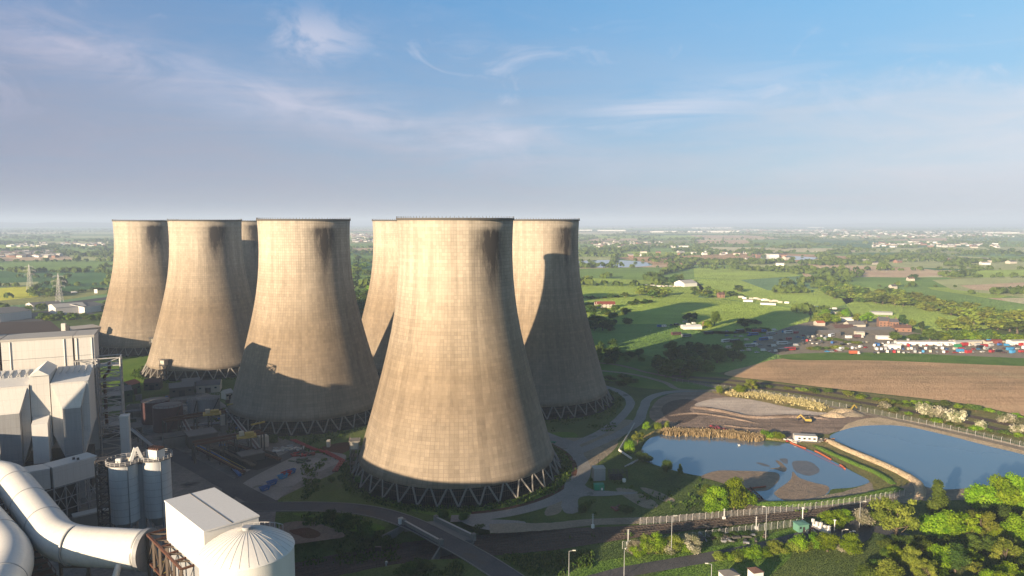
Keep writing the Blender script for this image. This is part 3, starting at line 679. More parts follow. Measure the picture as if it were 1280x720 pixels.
def ring_mb(r0, r1, z0, z1, mat, n=96):
    b = MB(); vs = []
    for i in range(n):
        c_, s_ = cos(2*pi*i/n), sin(2*pi*i/n)
        vs += [(r0*c_, r0*s_, z0), (r1*c_, r1*s_, z0), (r1*c_, r1*s_, z1), (r0*c_, r0*s_, z1)]
    b.add(vs, [(4*i+a, 4*((i+1) % n)+a, 4*((i+1) % n)+(a+1) % 4, 4*i+(a+1) % 4) for i in range(n) for a in range(4)], mat); return b
b = ring_mb(25.0, 26.6, 114.01, 114.9, 'darkconc')
for i in range(96):
    a = 2*pi*i/96; b.beam((26.4*cos(a), 26.4*sin(a), 114.9), (26.4*cos(a), 26.4*sin(a), 115.7), .12, 'darksteel')
RIM = b.build('rim')
b = ring_mb(44.3, 49.7, -.02, .22, 'shadefill'); BASIN = b.build('basin_shade_ring')  # flat near-black ring paints shade on the ground under the legs
b = ring_mb(43.0, 44.0, 0.0, 6.6, 'shadefill')
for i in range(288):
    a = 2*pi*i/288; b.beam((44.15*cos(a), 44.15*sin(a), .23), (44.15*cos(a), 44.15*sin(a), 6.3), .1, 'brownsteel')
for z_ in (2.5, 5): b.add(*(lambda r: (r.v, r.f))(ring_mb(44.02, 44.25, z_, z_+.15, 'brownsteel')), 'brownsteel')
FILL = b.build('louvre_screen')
b = ring_mb(38, 44.4, 6.8, 6.9, 'shadefill'); FLOOR_ = b.build('inner_deck')
b = MB(); n_l = 72; da = 2*pi/n_l; w_ = .28*da
b.beam((44.9, 0, 6.5), (48.3*cos(da*.86), 48.3*sin(da*.86), 0), .58, 'concrete'); LEG1 = b.build('leg')
b = MB(); b.beam((44.9, 0, 6.5), (48.3*cos(da*.86), -48.3*sin(da*.86), 0), .58, 'concrete'); LEG2 = b.build('leg')
def stair():
    b = MB()       # switchback stair and valve house leaning on the shell foot, built at angle 0
    for x in (44.6, 48.6):
        for y in (-2.0, 2.0): b.beam((x+(1.8 if x < 46 else 0), y, 0), (x, y, 15), .35, 'concrete')
    b.box((46.4, 0, 10.6), (5.0, 5.0, .35), 0, 'concrete'); b.box((46.6, 0, 14.4), (5.0, 5.2, .35), 0, 'concrete')
    b.box((46.6, .2, 10.96), (3.6, 3.8, 3.4), 0, 'render'); b.beam((49, -2, .3), (46.6, 3.2, 10.6), .45, 'brownsteel')
    for k in (3.5, 7.2): b.box((47.4, 0, k), (3.6, 4.6, .25), 0, 'brownsteel'); b.beam((49, 2.2, k), (46.4, -2.2, k+3.6), .35, 'brownsteel')
    for y in (-2.5, 0, 2.5): b.beam((48.9, y, 14.7), (48.9, y, 15.9), .15, 'brownsteel')
    b.beam((48.9, -2.5, 15.9), (48.9, 2.5, 15.9), .15, 'brownsteel')
    return b.build('access_stair')
STAIR = stair(); PROTO = [RIM, BASIN, FILL, FLOOR_, LEG1, LEG2, STAIR]
TOW = [('A', -25.5, 316, 189, 'nearest and largest weathered concrete cooling tower, in front of the ponds beside the curved road'),
       ('B', 16, 440, None, 'cooling tower mostly in shade, just behind and to the right of the nearest tower'),
       ('C', -121.8, 410, None, 'cooling tower left of the nearest one, its foot in a stepped building shadow'),
       ('D', -236, 538, -108, 'sunlit cooling tower with a stair house at its left foot, behind the maroon tanks'),
       ('E', -330, 630, -62, 'leftmost cooling tower, standing beyond the green bank at the edge of the works'),
       ('F', -288, 754, None, 'farthest cooling tower, only a strip of it showing between two sunlit towers'),
       ('G', -80, 534, None, 'cooling tower whose left side shows in the gap left of the nearest tower'),
       ('H', -194, 662, None, 'cooling tower hidden behind the third tower of the front row')]
TPOS = {}
for k, x, y, sa, lab in TOW:
    TPOS[k] = (x, y)
    t = thing('cooling_tower', (x, y, 0), lab, 'cooling tower', 'cooling towers of the power station')
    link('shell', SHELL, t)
    for o_ in (RIM, BASIN, FILL, FLOOR_): link(o_.name.split('.')[0], o_.data, t)
    for i in range(n_l//2):
        for o_, sgn in ((LEG1, 1), (LEG2, -1)):
            c_ = link('leg', o_.data, t); c_.rotation_euler = (0, 0, 2*pi*i/(n_l//2)+.012*sgn)
    if sa is not None:
        c_ = link('access_stair', STAIR.data, t); c_.rotation_euler = (0, 0, radians(sa))
for o_ in PROTO: bpy.data.objects.remove(o_)
# ------------------------------------------------------------------ the works
def V3(v): return Vector(v)
def frame_dir(v): v = Vector((v[0], v[1], 0)).normalized(); return v, Vector((-v.y, v.x, 0))
def quad_pts(o, a, la, bdir, lb): o = Vector(o); return [o, o+a*la, o+a*la+bdir*lb, o+bdir*lb]
RUN = Vector((.905, .425, 0)); BACK = Vector((-.425, .905, 0))       # along the front of the filter plant, and away from the camera
RIGHT = Vector((-187.4, 308.4, 0))

# tall rear casings
lens = [(0, 7.6, 'narrow white box casing beside the pale lattice tower'),
        (8.3, 26, 'wide white box casing behind the ridge-roofed housing, middle of the rear row'),
        (35.3, 26, 'white box casing at the left picture edge, behind the left hood'),]
for o_, w_, lab in lens:
    p0 = RIGHT-RUN*(o_+w_); t = thing('filter_casing', p0, lab, 'industrial building', 'white box casings of the filter plant')
    b = MB(); b.prism(quad_pts(p0, RUN, w_, BACK, 17), 0, 62, 'white'); b.build('wall', t)
    b = MB(); q0 = p0-RUN*.25-BACK*.25; b.prism(quad_pts(q0, RUN, w_+.5, BACK, 17.5), 62.003, 63.0, 'paleroof')
    b.build('roof', t)
    b = MB()
    for k in (.12, .88):
        c_ = p0+RUN*w_*k-BACK*.15; b.beam((c_.x, c_.y, 30), (c_.x, c_.y, 61.8), .3, 'white')
    for z_ in (46, 54): b.beam((p0-BACK*.08)+Vector((0, 0, z_)), (p0+RUN*w_-BACK*.08)+Vector((0, 0, z_)), .14, 'greyclad')
    b.build('seam', t)

def hood(p0, w, lab, duct_off=.42, dw=6.2):
    """hooded filter outlet: sloping roof, tapering front hopper and a square down-duct"""
    t = thing('filter_hood', p0, lab, 'industrial building', 'white hoods of the filter plant')
    A = p0; zt = 50.0
    b = MB()
    back = [A+BACK*21, A+RUN*w+BACK*21]; zs = 27
    P = [A, A+RUN*w, A+RUN*w+BACK*21, A+BACK*21]
    b.prism(P, zs, zt, 'white', 'whiteclean', [zt-2, zt-2, zt+1, zt+1]); b.build('body', t)
    # hopper under the body
    b = MB(); c0 = A+RUN*(w*duct_off); inn = 3.0
    lo = [c0-BACK*1.5, c0+RUN*dw-BACK*1.5, c0+RUN*dw+BACK*8, c0+BACK*8]
    vs = [(p.x, p.y, zs-.01) for p in P[:2]]+[(P[2].x-BACK.x*6, P[2].y-BACK.y*6, zs-.01), (P[3].x-BACK.x*6, P[3].y-BACK.y*6, zs-.01)]
    vs += [(p.x, p.y, 16.5) for p in lo]
    b.add(vs, [(4, 5, 1, 0), (5, 6, 2, 1), (6, 7, 3, 2), (7, 4, 0, 3)], 'white'); b.build('hopper', t)
    # down duct in front with a flared top
    d0 = A+RUN*(w*duct_off)-BACK*4.2
    b = MB(); b.prism(quad_pts(d0, RUN, dw, BACK, 4.15), 0, 38, 'greyclad')  # grey colour carries the shade on the duct fronts
    for z_ in (8, 12, 14, 16, 19): b.prism(quad_pts(d0-RUN*.12-BACK*.12, RUN, dw+.24, BACK, 4.2), z_, z_+.25, 'silver')
    b.build('down_duct', t)
    b = MB(); e = A-BACK*.02
    vs = [d0-BACK*.15+Vector((0, 0, 38.01)), d0-BACK*.15+RUN*dw+Vector((0, 0, 38.01)), d0+RUN*dw+BACK*4.15+Vector((0, 0, 38.01)), d0+BACK*4.15+Vector((0, 0, 38.01)),
          e+RUN*.6+Vector((0, 0, 47.2)), e+RUN*(w-.6)+Vector((0, 0, 47.2)), e+RUN*(dw*.2)+Vector((0, 0, 31)), e+RUN*(w-.3)+Vector((0, 0, 31))]
    b.add(vs, [(0, 1, 5, 4), (1, 2, 7, 5), (3, 0, 4, 6), (2, 3, 6, 7), (0, 3, 2, 1)], 'white'); b.build('flared_front', t)
    b = MB()
    for k in range(5):
        q = A+RUN*(w*.15+k*w*.17)+BACK*20; b.beam((q.x, q.y, zt+.9), (q.x-BACK.x*10, q.y-BACK.y*10, zt+.1), .35, 'white', .5)
    b.build('roof_rib', t)
    return t
HR_ = Vector((-175, 282.5, 0))
hood(HR_-RUN*13.2, 13.2, 'right-hand white filter hood with a shade-grey square down duct and a flared front', .32)
hood(HR_-RUN*37, 16.5, 'left-hand white filter hood cut by the picture edge', .4, 7)
hood(HR_-RUN*57, 16.5, 'white filter hood outside the left edge of the picture', .4, 7)
t = thing('ridge_hood', HR_-RUN*20.2, 'narrow white ridge-roofed housing between the two filter hoods', 'industrial building')
b = MB(); p0 = HR_-RUN*20.2; b.prism(quad_pts(p0+BACK*.5, RUN, 6.6, BACK, 20), 22, 51.5, 'white')
b.build('body', t)
b = MB(); A_ = p0-BACK*.3-RUN*.3; w_ = 7.2
vs = [A_+Vector((0, 0, 51.51)), A_+RUN*w_+Vector((0, 0, 51.51)), A_+RUN*w_+BACK*21+Vector((0, 0, 51.51)), A_+BACK*21+Vector((0, 0, 51.51)), A_+RUN*w_/2+Vector((0, 0, 54)), A_+RUN*w_/2+BACK*21+Vector((0, 0, 54))]
b.add(vs, [(0, 4, 5, 3), (4, 1, 2, 5), (0, 1, 4), (2, 3, 5), (3, 2, 1, 0)], 'whiteclean'); b.build('roof', t)
t = thing('access_shaft', p0, 'white upright casing sunlit on one edge, under the ridge-roofed housing', 'industrial casing')
b = MB(); b.prism(quad_pts(p0-BACK*5+RUN*.6, RUN, 5.4, BACK, 5.3), 17, 34, 'whiteclean', 'whiteclean', [33, 33, 35, 35]); b.build('casing', t)
b = MB(); b.prism(quad_pts(p0-BACK*8-RUN*2, RUN, 10, BACK, 8), 14.5, 15.1, 'rust')
for k in range(6):
    q = p0-BACK*8-RUN*2+RUN*2*k; b.beam((q.x, q.y, 15.1), (q.x, q.y, 16.3), .15, 'yellow')
b.beam(p0-BACK*8-RUN*2+Vector((0, 0, 16.3)), p0-BACK*8+RUN*8+Vector((0, 0, 16.3)), .15, 'yellow')
for k in (0, 10):
    for j in (0, 8): q = p0-BACK*j-RUN*2+RUN*k; b.beam((q.x, q.y, 0), (q.x, q.y, 14.5), .5, 'darksteel')
b.build('platform', t)
# dark bay behind the ducts
b = MB(); b.prism(quad_pts(HR_-RUN*60+BACK*2.5, RUN, 59, BACK, 16), 0, 16, 'darksteel')
b.build('undercroft', None, origin=HR_-RUN*60, label='dark steel bay under the white filter hoods', cat='industrial building')

def lattice(name, p0, a, la, bd, lb, z0, z1, nlev, mat, lab, w=.35, cat='steel tower', decks=True, group=None):
    t = thing(name, (p0[0], p0[1], 0), lab, cat, group); C_ = quad_pts((p0[0], p0[1], 0), a, la, bd, lb)
    for c_ in C_:
        b = MB(); b.beam((c_.x, c_.y, z0), (c_.x, c_.y, z1), w*1.3, mat); b.build('column', t)
    b = MB(); d_ = MB()
    for k in range(nlev):
        za = z0+(z1-z0)*k/nlev; zb = z0+(z1-z0)*(k+1)/nlev
        for i in range(4):
            p, q = C_[i], C_[(i+1) % 4]
            b.beam((p.x, p.y, zb), (q.x, q.y, zb), w, mat)
            if k % 2 == 0: b.beam((p.x, p.y, za), (q.x, q.y, zb), w*.75, mat)
            else: b.beam((q.x, q.y, za), (p.x, p.y, zb), w*.75, mat)
        if decks and k % 2 == 1:
            d_ = MB(); cc = sum(C_, Vector())/4; P = [cc+(c_-cc)*.93 for c_ in C_]; d_.prism(P, zb-.12, zb+.05, mat)
            for i in range(4):
                p, q = P[i], P[(i+1) % 4]; d_.beam((p.x, p.y, zb+1.1), (q.x, q.y, zb+1.1), .08, mat)
            d_.build('deck', t)
    b.build('bracing', t)
    return t
lattice('lattice_tower', RIGHT+RUN*.8-BACK*1, RUN, 9, BACK, 8, 0, 52, 15, 'whitesteel', 'pale open lattice stair tower at the right end of the white filter casings', .4)
lattice('lattice_tower', RIGHT-RUN*7.5-BACK*4, RUN, 8, BACK, 3.6, 34, 52, 5, 'whitesteel', 'short pale lattice frame in front of the narrow white casing', .3)
b = MB(); q = RIGHT+RUN*3+BACK*2; b.tube([(q.x, q.y, 20), (q.x, q.y, 43), (q.x+2, q.y+1, 46), (q.x+2, q.y+1, 50)], .7, 'rust', 10)
b.build('riser_pipe', None, origin=(q.x, q.y, 20), label='rusty riser pipe inside the pale lattice stair tower', cat='pipe')

# low buildings in front of the lattice tower
def bld(name, pts, h, wall, roof, lab, cat='building', rt=.5, par=.0, z0=0, extra=None):
    c_ = sum((Vector(p) for p in pts), Vector())/len(pts); t = thing(name, (c_.x, c_.y, 0), lab, cat)
    b = MB(); b.prism(pts, z0, h, wall); b.build('wall', t)
    P = [c_+(Vector(p)-c_)*1.012 for p in pts]; b = MB(); b.prism(P, h+.003, h+rt, roof); b.build('roof', t)
    if extra: extra(t, h+rt, c_)
    return t
def rect_px(a, b_, h, depth, back=None):
    """rectangle whose front top edge runs between two photo points at height h"""
    A = G(*a, h); B = G(*b_, h); A.z = B.z = 0; d_ = (B-A); l = d_.length; d_.normalize(); n_ = Vector((-d_.y, d_.x, 0))
    return quad_pts(A, d_, l, n_, depth)
def vents(n, s=1.2, mat='greyclad'):
    def f(t, z, c_):
        for i in range(n):
            a = random.uniform(0, 2*pi); r = random.uniform(1, 5); b = MB()
            b.box((c_.x+r*cos(a), c_.y+r*sin(a), z), (s, s, s*.8), .6, mat); b.build('roof_vent', t)
    return f
bld('switch_house', rect_px((108, 550), (151, 546), 15, 19), 15, 'greyclad', 'blackroof', 'grey building with a flat black felt roof, right of the filter plant', extra=vents(4, .8, 'silver'))
bld('annex', rect_px((95, 566), (150, 560), 10, 12), 10, 'greyclad', 'paleroof', 'low pale annex in front of the black-roofed building')
P_ = rect_px((149, 522), (160.5, 521), 29, 4.0)
t = thing('stair_shaft', P_[0], 'slim tall white slab-sided shaft standing behind the silos', 'shaft'); b = MB(); b.prism(P_, 0, 29, 'white'); b.build('wall', t)
b = MB(); c_ = sum(P_, Vector())/4; b.prism([c_+(p-c_)*1.06 for p in P_], 29.003, 29.5, 'whiteclean'); b.build('coping', t)
DH = rect_px((66, 586), (121, 571), 21, 7.5); DH2 = rect_px((-20, 600), (62, 586.5), 21, 7.5)
bld('duct_house', DH, 21, 'white', 'whiteclean', 'long low white duct house behind the bend of the big pipe', z0=13.5, extra=vents(2, .9, 'darksteel'))
bld('duct_house', DH2, 20.8, 'white', 'whiteclean', 'white duct house section hidden in part by the first pipe bend', z0=13.5)
t = thing('dark_bay', DH[0], 'dark open steel bay below the white duct house', 'industrial building')
a_ = (DH[1]-DH[0]).normalized(); n_ = Vector((-a_.y, a_.x, 0)); LL = (DH[1]-DH[0]).length
b = MB(); b.prism([DH[0]+n_*1-a_*24, DH[0]+a_*LL*.55+n_*1, DH[0]+a_*LL*.55+n_*7, DH[0]+n_*7-a_*24], 0, 13.3, 'blackroof'); b.build('core', t)
b = MB()
for z_ in (4, 8.5, 13.2): b.beam(DH[0]-a_*24+Vector((0, 0, z_)), DH[1]+Vector((0, 0, z_)), .3, 'greyclad')
for k in range(11):
    q = DH[0]-a_*24+a_*(LL+24)*k/10; b.beam((q.x, q.y, 0), (q.x, q.y, 13.4), .4, 'greyclad')
    q2 = q+n_*7; b.beam((q2.x, q2.y, 0), (q2.x, q2.y, 13.4), .4, 'greyclad')
    if k > 6: r = q-a_*(LL+24)/10; b.beam((q.x, q.y, 4), (r.x, r.y, 13), .22, 'greyclad'); b.beam((r.x, r.y, 4), (q.x, q.y, 13), .22, 'greyclad')
b.build('frame', t)
bld('walkway_slab', rect_px((92, 648), (178, 628), 6, 4), 6, 'concrete', 'paleroof', 'long pale concrete walkway at the foot of the silos', 'walkway')

# big coated gas pipes
def round_path(pts, r=12, n=8):
    pts = [Vector(p) for p in pts]; out = [pts[0]]
    for i in range(1, len(pts)-1):
        a, p, c_ = pts[i-1], pts[i], pts[i+1]; d1 = (a-p).normalized(); d2 = (c_-p).normalized()
        rr = min(r, (a-p).length*.45, (c_-p).length*.45)
        for k in range(n+1):
            s_ = k/n; out.append((p+d1*rr)*(1-s_)**2+p*2*s_*(1-s_)+(p+d2*rr)*s_**2)
    out.append(pts[-1]); return out
def ring_at(b, p, d_, r, w, mat, n=28):
    d_ = Vector(d_).normalized(); b.tube([Vector(p)-d_*w/2, Vector(p)+d_*w/2], r, mat, n)
def gas_pipe(pts, R, lab, seams):
    t = thing('gas_duct', (pts[1][0], pts[1][1], 0), lab, 'pipe', 'big white gas pipes'); S = round_path(pts, 9)
    b = MB(); b.tube(S, R, 'duct', 36); b.build('pipe', t)
    for a_, f_ in seams:
        p = Vector(pts[a_]).lerp(Vector(pts[a_+1]), f_); d_ = Vector(pts[a_+1])-Vector(pts[a_]); b = MB(); ring_at(b, p, d_, R+.1, .35, 'silver', 36); b.build('seam_ring', t)
    for a_, f_ in seams[::2]:
        p = Vector(pts[a_]).lerp(Vector(pts[a_+1]), f_); b = MB()
        for s_ in (-1, 1):
            b.beam((p.x+s_*3.5, p.y, 0), (p.x+s_*3.5, p.y, p.z-R*.5), .6, 'brownsteel')
        b.beam((p.x-3.5, p.y, p.z-R-.6), (p.x+3.5, p.y, p.z-R-.6), .7, 'brownsteel'); b.beam((p.x-3.5, p.y, 2), (p.x+3.5, p.y, p.z-R-1), .35, 'brownsteel')
        b.build('trestle', t)
    return t
PA = [G(-60, 592, 32), G(10, 594, 32), G(76, 681, 32), G(181, 687, 32)]
t = gas_pipe(PA, 4.8, 'white gas pipe that kinks and then runs level to the brown steel frame', [(0, .5), (1, .2), (1, .48), (1, .76), (2, .15), (2, .97)])
b = MB(); p = PA[3]; d_ = (PA[3]-PA[2]).normalized(); b.tube([p, p+d_*1.1], [5.2, 5.2], 'greyclad', 36); b.build('end_flange', t)
p = PA[2].lerp(PA[3], .8); b = MB(); b.tube([(p.x, p.y-4, 30), (p.x-.5, p.y-7.0, 25), (p.x-.5, p.y-7.0, 12)], .8, 'duct', 14); b.build('drain_pipe', t)
PB = [G(-110, 560, 31), G(-30, 640, 31), G(17, 698, 31), G(-25, 790, 31)]
gas_pipe(PB, 5.0, 'white gas pipe at the left picture edge, ending in a rounded bend', [(0, .6), (1, .1), (1, .62), (2, .4)])
# rusty grating under and between the two pipes
P_ = [G(10, 640, 22), G(70, 720, 22), G(60, 760, 22), G(-40, 660, 22)]
t = thing('pipe_gantry', (P_[0].x, P_[0].y, 0), 'rusty red gantry deck seen between the two white gas pipes', 'gantry'); b = MB()
P_ = [Vector((p.x, p.y, 0)) for p in P_]; b.prism(P_, 22, 22.3, 'rust'); b.build('deck', t)
b = MB(); u_ = (P_[1]-P_[0]); 
for k in range(14):
    q = P_[0]+u_*k/13; b.beam((q.x, q.y, 22.3), (q.x, q.y, 23.5), .15, 'rust'); b.beam((q.x, q.y, 22.6), (q.x-6, q.y-4, 22.6), .4, 'darksteel')
    b.box((q.x-random.uniform(1, 4), q.y-random.uniform(0, 3), 22.3), (.8, .8, random.uniform(.4, 1.2)), random.random(), random.choice(['paleroof', 'rust', 'yellow', 'darksteel']))
b.beam(P_[0]+Vector((0, 0, 23.5)), P_[1]+Vector((0, 0, 23.5)), .15, 'rust'); b.build('railing', t)
for q in P_: b = MB(); b.beam((q.x, q.y, 0), (q.x, q.y, 22), .6, 'darksteel'); b.build('post', t)

# silos
for px, py, lab, hd in ((154, 578, 'left pale steel silo with a railed top, beside the dark stair frame', False), (195, 572, 'right pale steel silo carrying a small pink-white machine house', True)):
    q = G(px, py, 32); t = thing('silo', (q.x, q.y, 0), lab, 'silo', 'pair of pale storage silos')
    b = MB(); b.cyl(q.x, q.y, 12, 32, 4.5, n=40, mat='silo')
    b.build('shell', t); b = MB()
    for z_ in (14.5, 17, 19.5, 22, 24.5, 27): b.cyl(q.x, q.y, z_, z_+.12, 4.56, n=40, mat='silver')
    b.build('hoop', t)
    b = MB(); b.cyl(q.x, q.y, 8, 11.99, 1.2, 4.3, 32, 'greyclad'); b.build('cone', t)
    for i in range(6):
        a = pi*i/3+.3; b = MB(); b.beam((q.x+4.2*cos(a), q.y+4.2*sin(a), 0), (q.x+4.2*cos(a), q.y+4.2*sin(a), 12), .5, 'greyclad'); b.build('leg', t)
    b = MB(); b.cyl(q.x, q.y, 32.01, 32.3, 5.3, n=32, mat='greyroof')
    for i in range(20):
        a = 2*pi*i/20; b.beam((q.x+5.2*cos(a), q.y+5.2*sin(a), 32.3), (q.x+5.2*cos(a), q.y+5.2*sin(a), 33.5), .12, 'whitesteel')
        c2 = 2*pi*(i+1)/20
        for z_ in (32.9, 33.5): b.beam((q.x+5.2*cos(a), q.y+5.2*sin(a), z_), (q.x+5.2*cos(c2), q.y+5.2*sin(c2), z_), .1, 'whitesteel')
    b.build('railing', t)
    b = MB(); b.tube([(q.x+3.2, q.y-3.3, 12), (q.x+3.2, q.y-3.3, 32.3)], .18, 'greyclad', 8); b.build('riser', t)
    if hd:
        b = MB(); b.box((q.x+.4, q.y-1, 32.3), (4.6, 3.6, 3.2), -.3, 'whiteclean'); b.build('machine_house', t)
        b = MB()
        for k in range(6):
            x_ = q.x-1.6+k*.85
            b.box((x_, q.y-1+.25*(2.5-k), 35.51), (.4, 3.0, .6), -.3, 'rust')
        b.build('filter', t)
    else:
        b = MB(); b.box((q.x-1, q.y-1, 32.3), (1.6, 1.2, 1.4), .2, 'whiteclean'); b.build('top_filter', t); b = MB(); b.box((q.x+1.4, q.y+1, 32.3), (1, 1, 1.2), .2, 'render'); b.build('top_filter', t)
SL, SR = G(154, 578, 32), G(195, 572, 32); mid = (SL+SR)/2
b = MB(); b.beam(SL.lerp(SR, .33)+Vector((0, -2, 0.6)), mid+Vector((-.2, -2, 5)), 1.0, 'whiteclean'); b.beam(mid+Vector((.2, -2, 5)), SL.lerp(SR, .68)+Vector((0, -2, .6)), 1.0, 'whiteclean')
b.build('transfer_chute', None, origin=(mid.x, mid.y, 32), label='white inverted-V chute bridging the tops of the two silos', cat='chute')
b = MB(); b.box((mid.x, mid.y, 0), (2.2, 3, 31), .4, 'greyclad'); b.build('lift_casing', None, origin=(mid.x, mid.y, 0), label='narrow grey lift casing squeezed between the two silos', cat='shaft')
lattice('stair_tower', SL+Vector((-8.6, -1.5, 0)), Vector((.97, .22, 0)), 3.6, Vector((-.22, .97, 0)), 3.6, 0, 33, 12, 'darksteel', 'dark open stair frame left of the left silo', .28, 'stair tower')
# white box house and domed tank
BX = [(-83, 161), (-66.5, 144.6), (-57.6, 152.6), (-74.6, 169)]
BX = [Vector((x, y, 0)) for x, y in BX]; t = thing('transfer_house', BX[0], 'bright white box-shaped house on a brown steel frame, touching the domed tank', 'industrial building')
b = MB(); b.prism(BX, 37, 46.4, 'whiteclean'); b.build('wall', t); c_ = sum(BX, Vector())/4
b = MB(); R4 = [c_+(p-c_)*1.02 for p in BX]; b.prism(R4, 46.403, 46.8, 'whiteclean', None, [46.8, 46.8, 46.8, 46.8]); b.build('roof', t)
b = MB(); m1 = (R4[0]+R4[3])/2; m2 = (R4[1]+R4[2])/2; b.beam(m1+Vector((0, 0, 46.82)), m2+Vector((0, 0, 46.82)), .25, 'greyroof', .1); b.build('roof_joint', t)
for i in range(4):
    b = MB(); b.beam((BX[i].x, BX[i].y, 0), (BX[i].x, BX[i].y, 37), .8, 'brownsteel'); b.build('leg', t)
b = MB(); b.prism([c_+(p-c_)*.975 for p in BX], 0, 36.98, 'greyclad'); b.build('shade_core', t)  # solid core added to keep sun from passing under the house
TK = (-55.7, 140.7); t = thing('domed_tank', (TK[0], TK[1], 0), 'large white cylindrical tank with a shallow ribbed dome at the bottom edge', 'tank')
b = MB(); b.cyl(TK[0], TK[1], 0, 44.6, 9.4, n=64, mat='whiteclean'); b.build('shell', t)
b = MB(); n = 64; rings = [(9.55, 44.6), (9.4, 44.9), (7.6, 46.2), (5.4, 47.4), (3.0, 48.3), (1.0, 48.8)]
vs = [(TK[0]+r*cos(2*pi*i/n), TK[1]+r*sin(2*pi*i/n), z_) for r, z_ in rings for i in range(n)]
b.add(vs, [(k*n+i, k*n+(i+1) % n, (k+1)*n+(i+1) % n, (k+1)*n+i) for k in range(len(rings)-1) for i in range(n)], 'whiteclean', True); b.add(vs[-n:], [tuple(range(n))], 'whiteclean')
b.build('dome', t); b = MB()
for i in range(32):
    a = 2*pi*i/32
    for (r0, z0), (r1, z1) in zip(rings[1:-1], rings[2:]): b.beam((TK[0]+r0*cos(a), TK[1]+r0*sin(a), z0+.03), (TK[0]+r1*cos(a), TK[1]+r1*sin(a), z1+.03), .05, 'paleroof')
b.build('dome_rib', t)
b = MB(); b.cyl(TK[0], TK[1], 48.81, 49.5, .9, n=16, mat='silver'); b.build('cap', t)
b = MB(); 
for i in range(9):
    a = radians(60+i*7); b.beam((TK[0]+9.6*cos(a), TK[1]+9.6*sin(a), 45), (TK[0]+9.6*cos(a), TK[1]+9.6*sin(a), 46.2), .1, 'whitesteel')
    if i: b.beam((TK[0]+9.6*cos(a), TK[1]+9.6*sin(a), 46.2), (TK[0]+9.6*cos(a-radians(7)), TK[1]+9.6*sin(a-radians(7)), 46.2), .1, 'whitesteel')
b.build('handrail', t)
# brown steel frame between pipe and box
a_ = Vector((.69, -.72, 0)).normalized(); n_ = Vector((.72, .69, 0)).normalized()
F0 = G(184, 668, 36.5); F0.z = 0
t = thing('steel_frame', F0, 'brown open steel frame joining the pipe end to the white box house', 'steel frame'); L_ = 24; nb_ = 5
for s_ in (0, 6.0):
    for k in range(nb_+1):
        q = F0+a_*L_*k/nb_+n_*s_; b = MB(); b.beam((q.x, q.y, 0), (q.x, q.y, 36.5), .55, 'brownsteel'); b.build('column', t)
b = MB()
for z_ in (8, 15, 22, 29.5, 36.5):
    for s_ in (0, 6.0): b.beam(F0+n_*s_+Vector((0, 0, z_)), F0+n_*s_+a_*L_+Vector((0, 0, z_)), .5, 'rust')
    for k in range(nb_+1): q = F0+a_*L_*k/nb_; b.beam(q+Vector((0, 0, z_)), q+n_*6+Vector((0, 0, z_)), .45, 'rust')
b.build('beam', t); b = MB()
for z0, z1 in ((8, 15), (15, 22), (22, 29.5), (29.5, 36.5)):
    for k in range(nb_):
        for s_ in (0, 6.0):
            p = F0+a_*L_*k/nb_+n_*s_; q = F0+a_*L_*(k+1)/nb_+n_*s_
            if k % 2: p, q = q, p
            b.beam(p+Vector((0, 0, z0)), q+Vector((0, 0, z1)), .3, 'brownsteel')
for k in range(nb_):
    p = F0+a_*L_*k/nb_; q = F0+a_*L_*(k+1)/nb_+n_*6; b.beam(p+Vector((0, 0, 36.5)), q+Vector((0, 0, 36.5)), .3, 'brownsteel')
    b.beam(p+n_*6+Vector((0, 0, 29.5)), q-n_*6+Vector((0, 0, 29.5)), .3, 'yellow')
b.build('brace', t)
b = MB(); b.prism(quad_pts(F0+a_*.6+n_*1.2, a_, L_-1.2, n_, 3.6), 0, 27, 'darksteel'); b.build('shade_casing', t)  # solid core added to block sun stripes through the open frame
b = MB(); q = F0+a_*11+n_*4.5
for k in range(7):
    r = q+a_*random.uniform(-2, 2)+n_*random.uniform(-1, 1); b.beam((r.x, r.y, 36.8), (r.x+random.uniform(-1, 1), r.y+random.uniform(-1, 1), 38.4), .2, 'yellow')
b.box((q.x, q.y, 36.8), (2.2, 1.4, 1.0), .6, 'brownsteel'); b.build('winch', None, origin=(q.x, q.y, 36.8), label='yellowish winch gear on top of the brown steel frame', cat='winch')

# unseen boiler-house blocks added outside the left edge, shaped to shade the works
def wt(w, t_): return SW*w+SD*t_
q = [wt(-400, -55), wt(-130, -55), wt(-130, 8), wt(-400, 8)]
bld('shade_block', q, 37, 'greyclad', 'greyroof', 'long grey boiler-house block added outside the left edge to shade the works')
q = [wt(-313, 0), wt(-296, 0), wt(-296, 12), wt(-313, 12)]
bld('shade_block', q, 71, 'greyclad', 'greyroof', 'slim unseen block added to shade the foot of a cooling tower')
q = [wt(-398, -30), wt(-367, -30), wt(-367, 8), wt(-398, 8)]
bld('shade_block', q, 84, 'greyclad', 'greyroof', 'tallest unseen grey block, added to cast part of the stepped shadow')
q = [wt(-505, -30), wt(-399, -30), wt(-399, 8), wt(-505, 8)]
bld('shade_block', q, 58, 'greyclad', 'greyroof', 'far unseen grey block added to shade the water works')
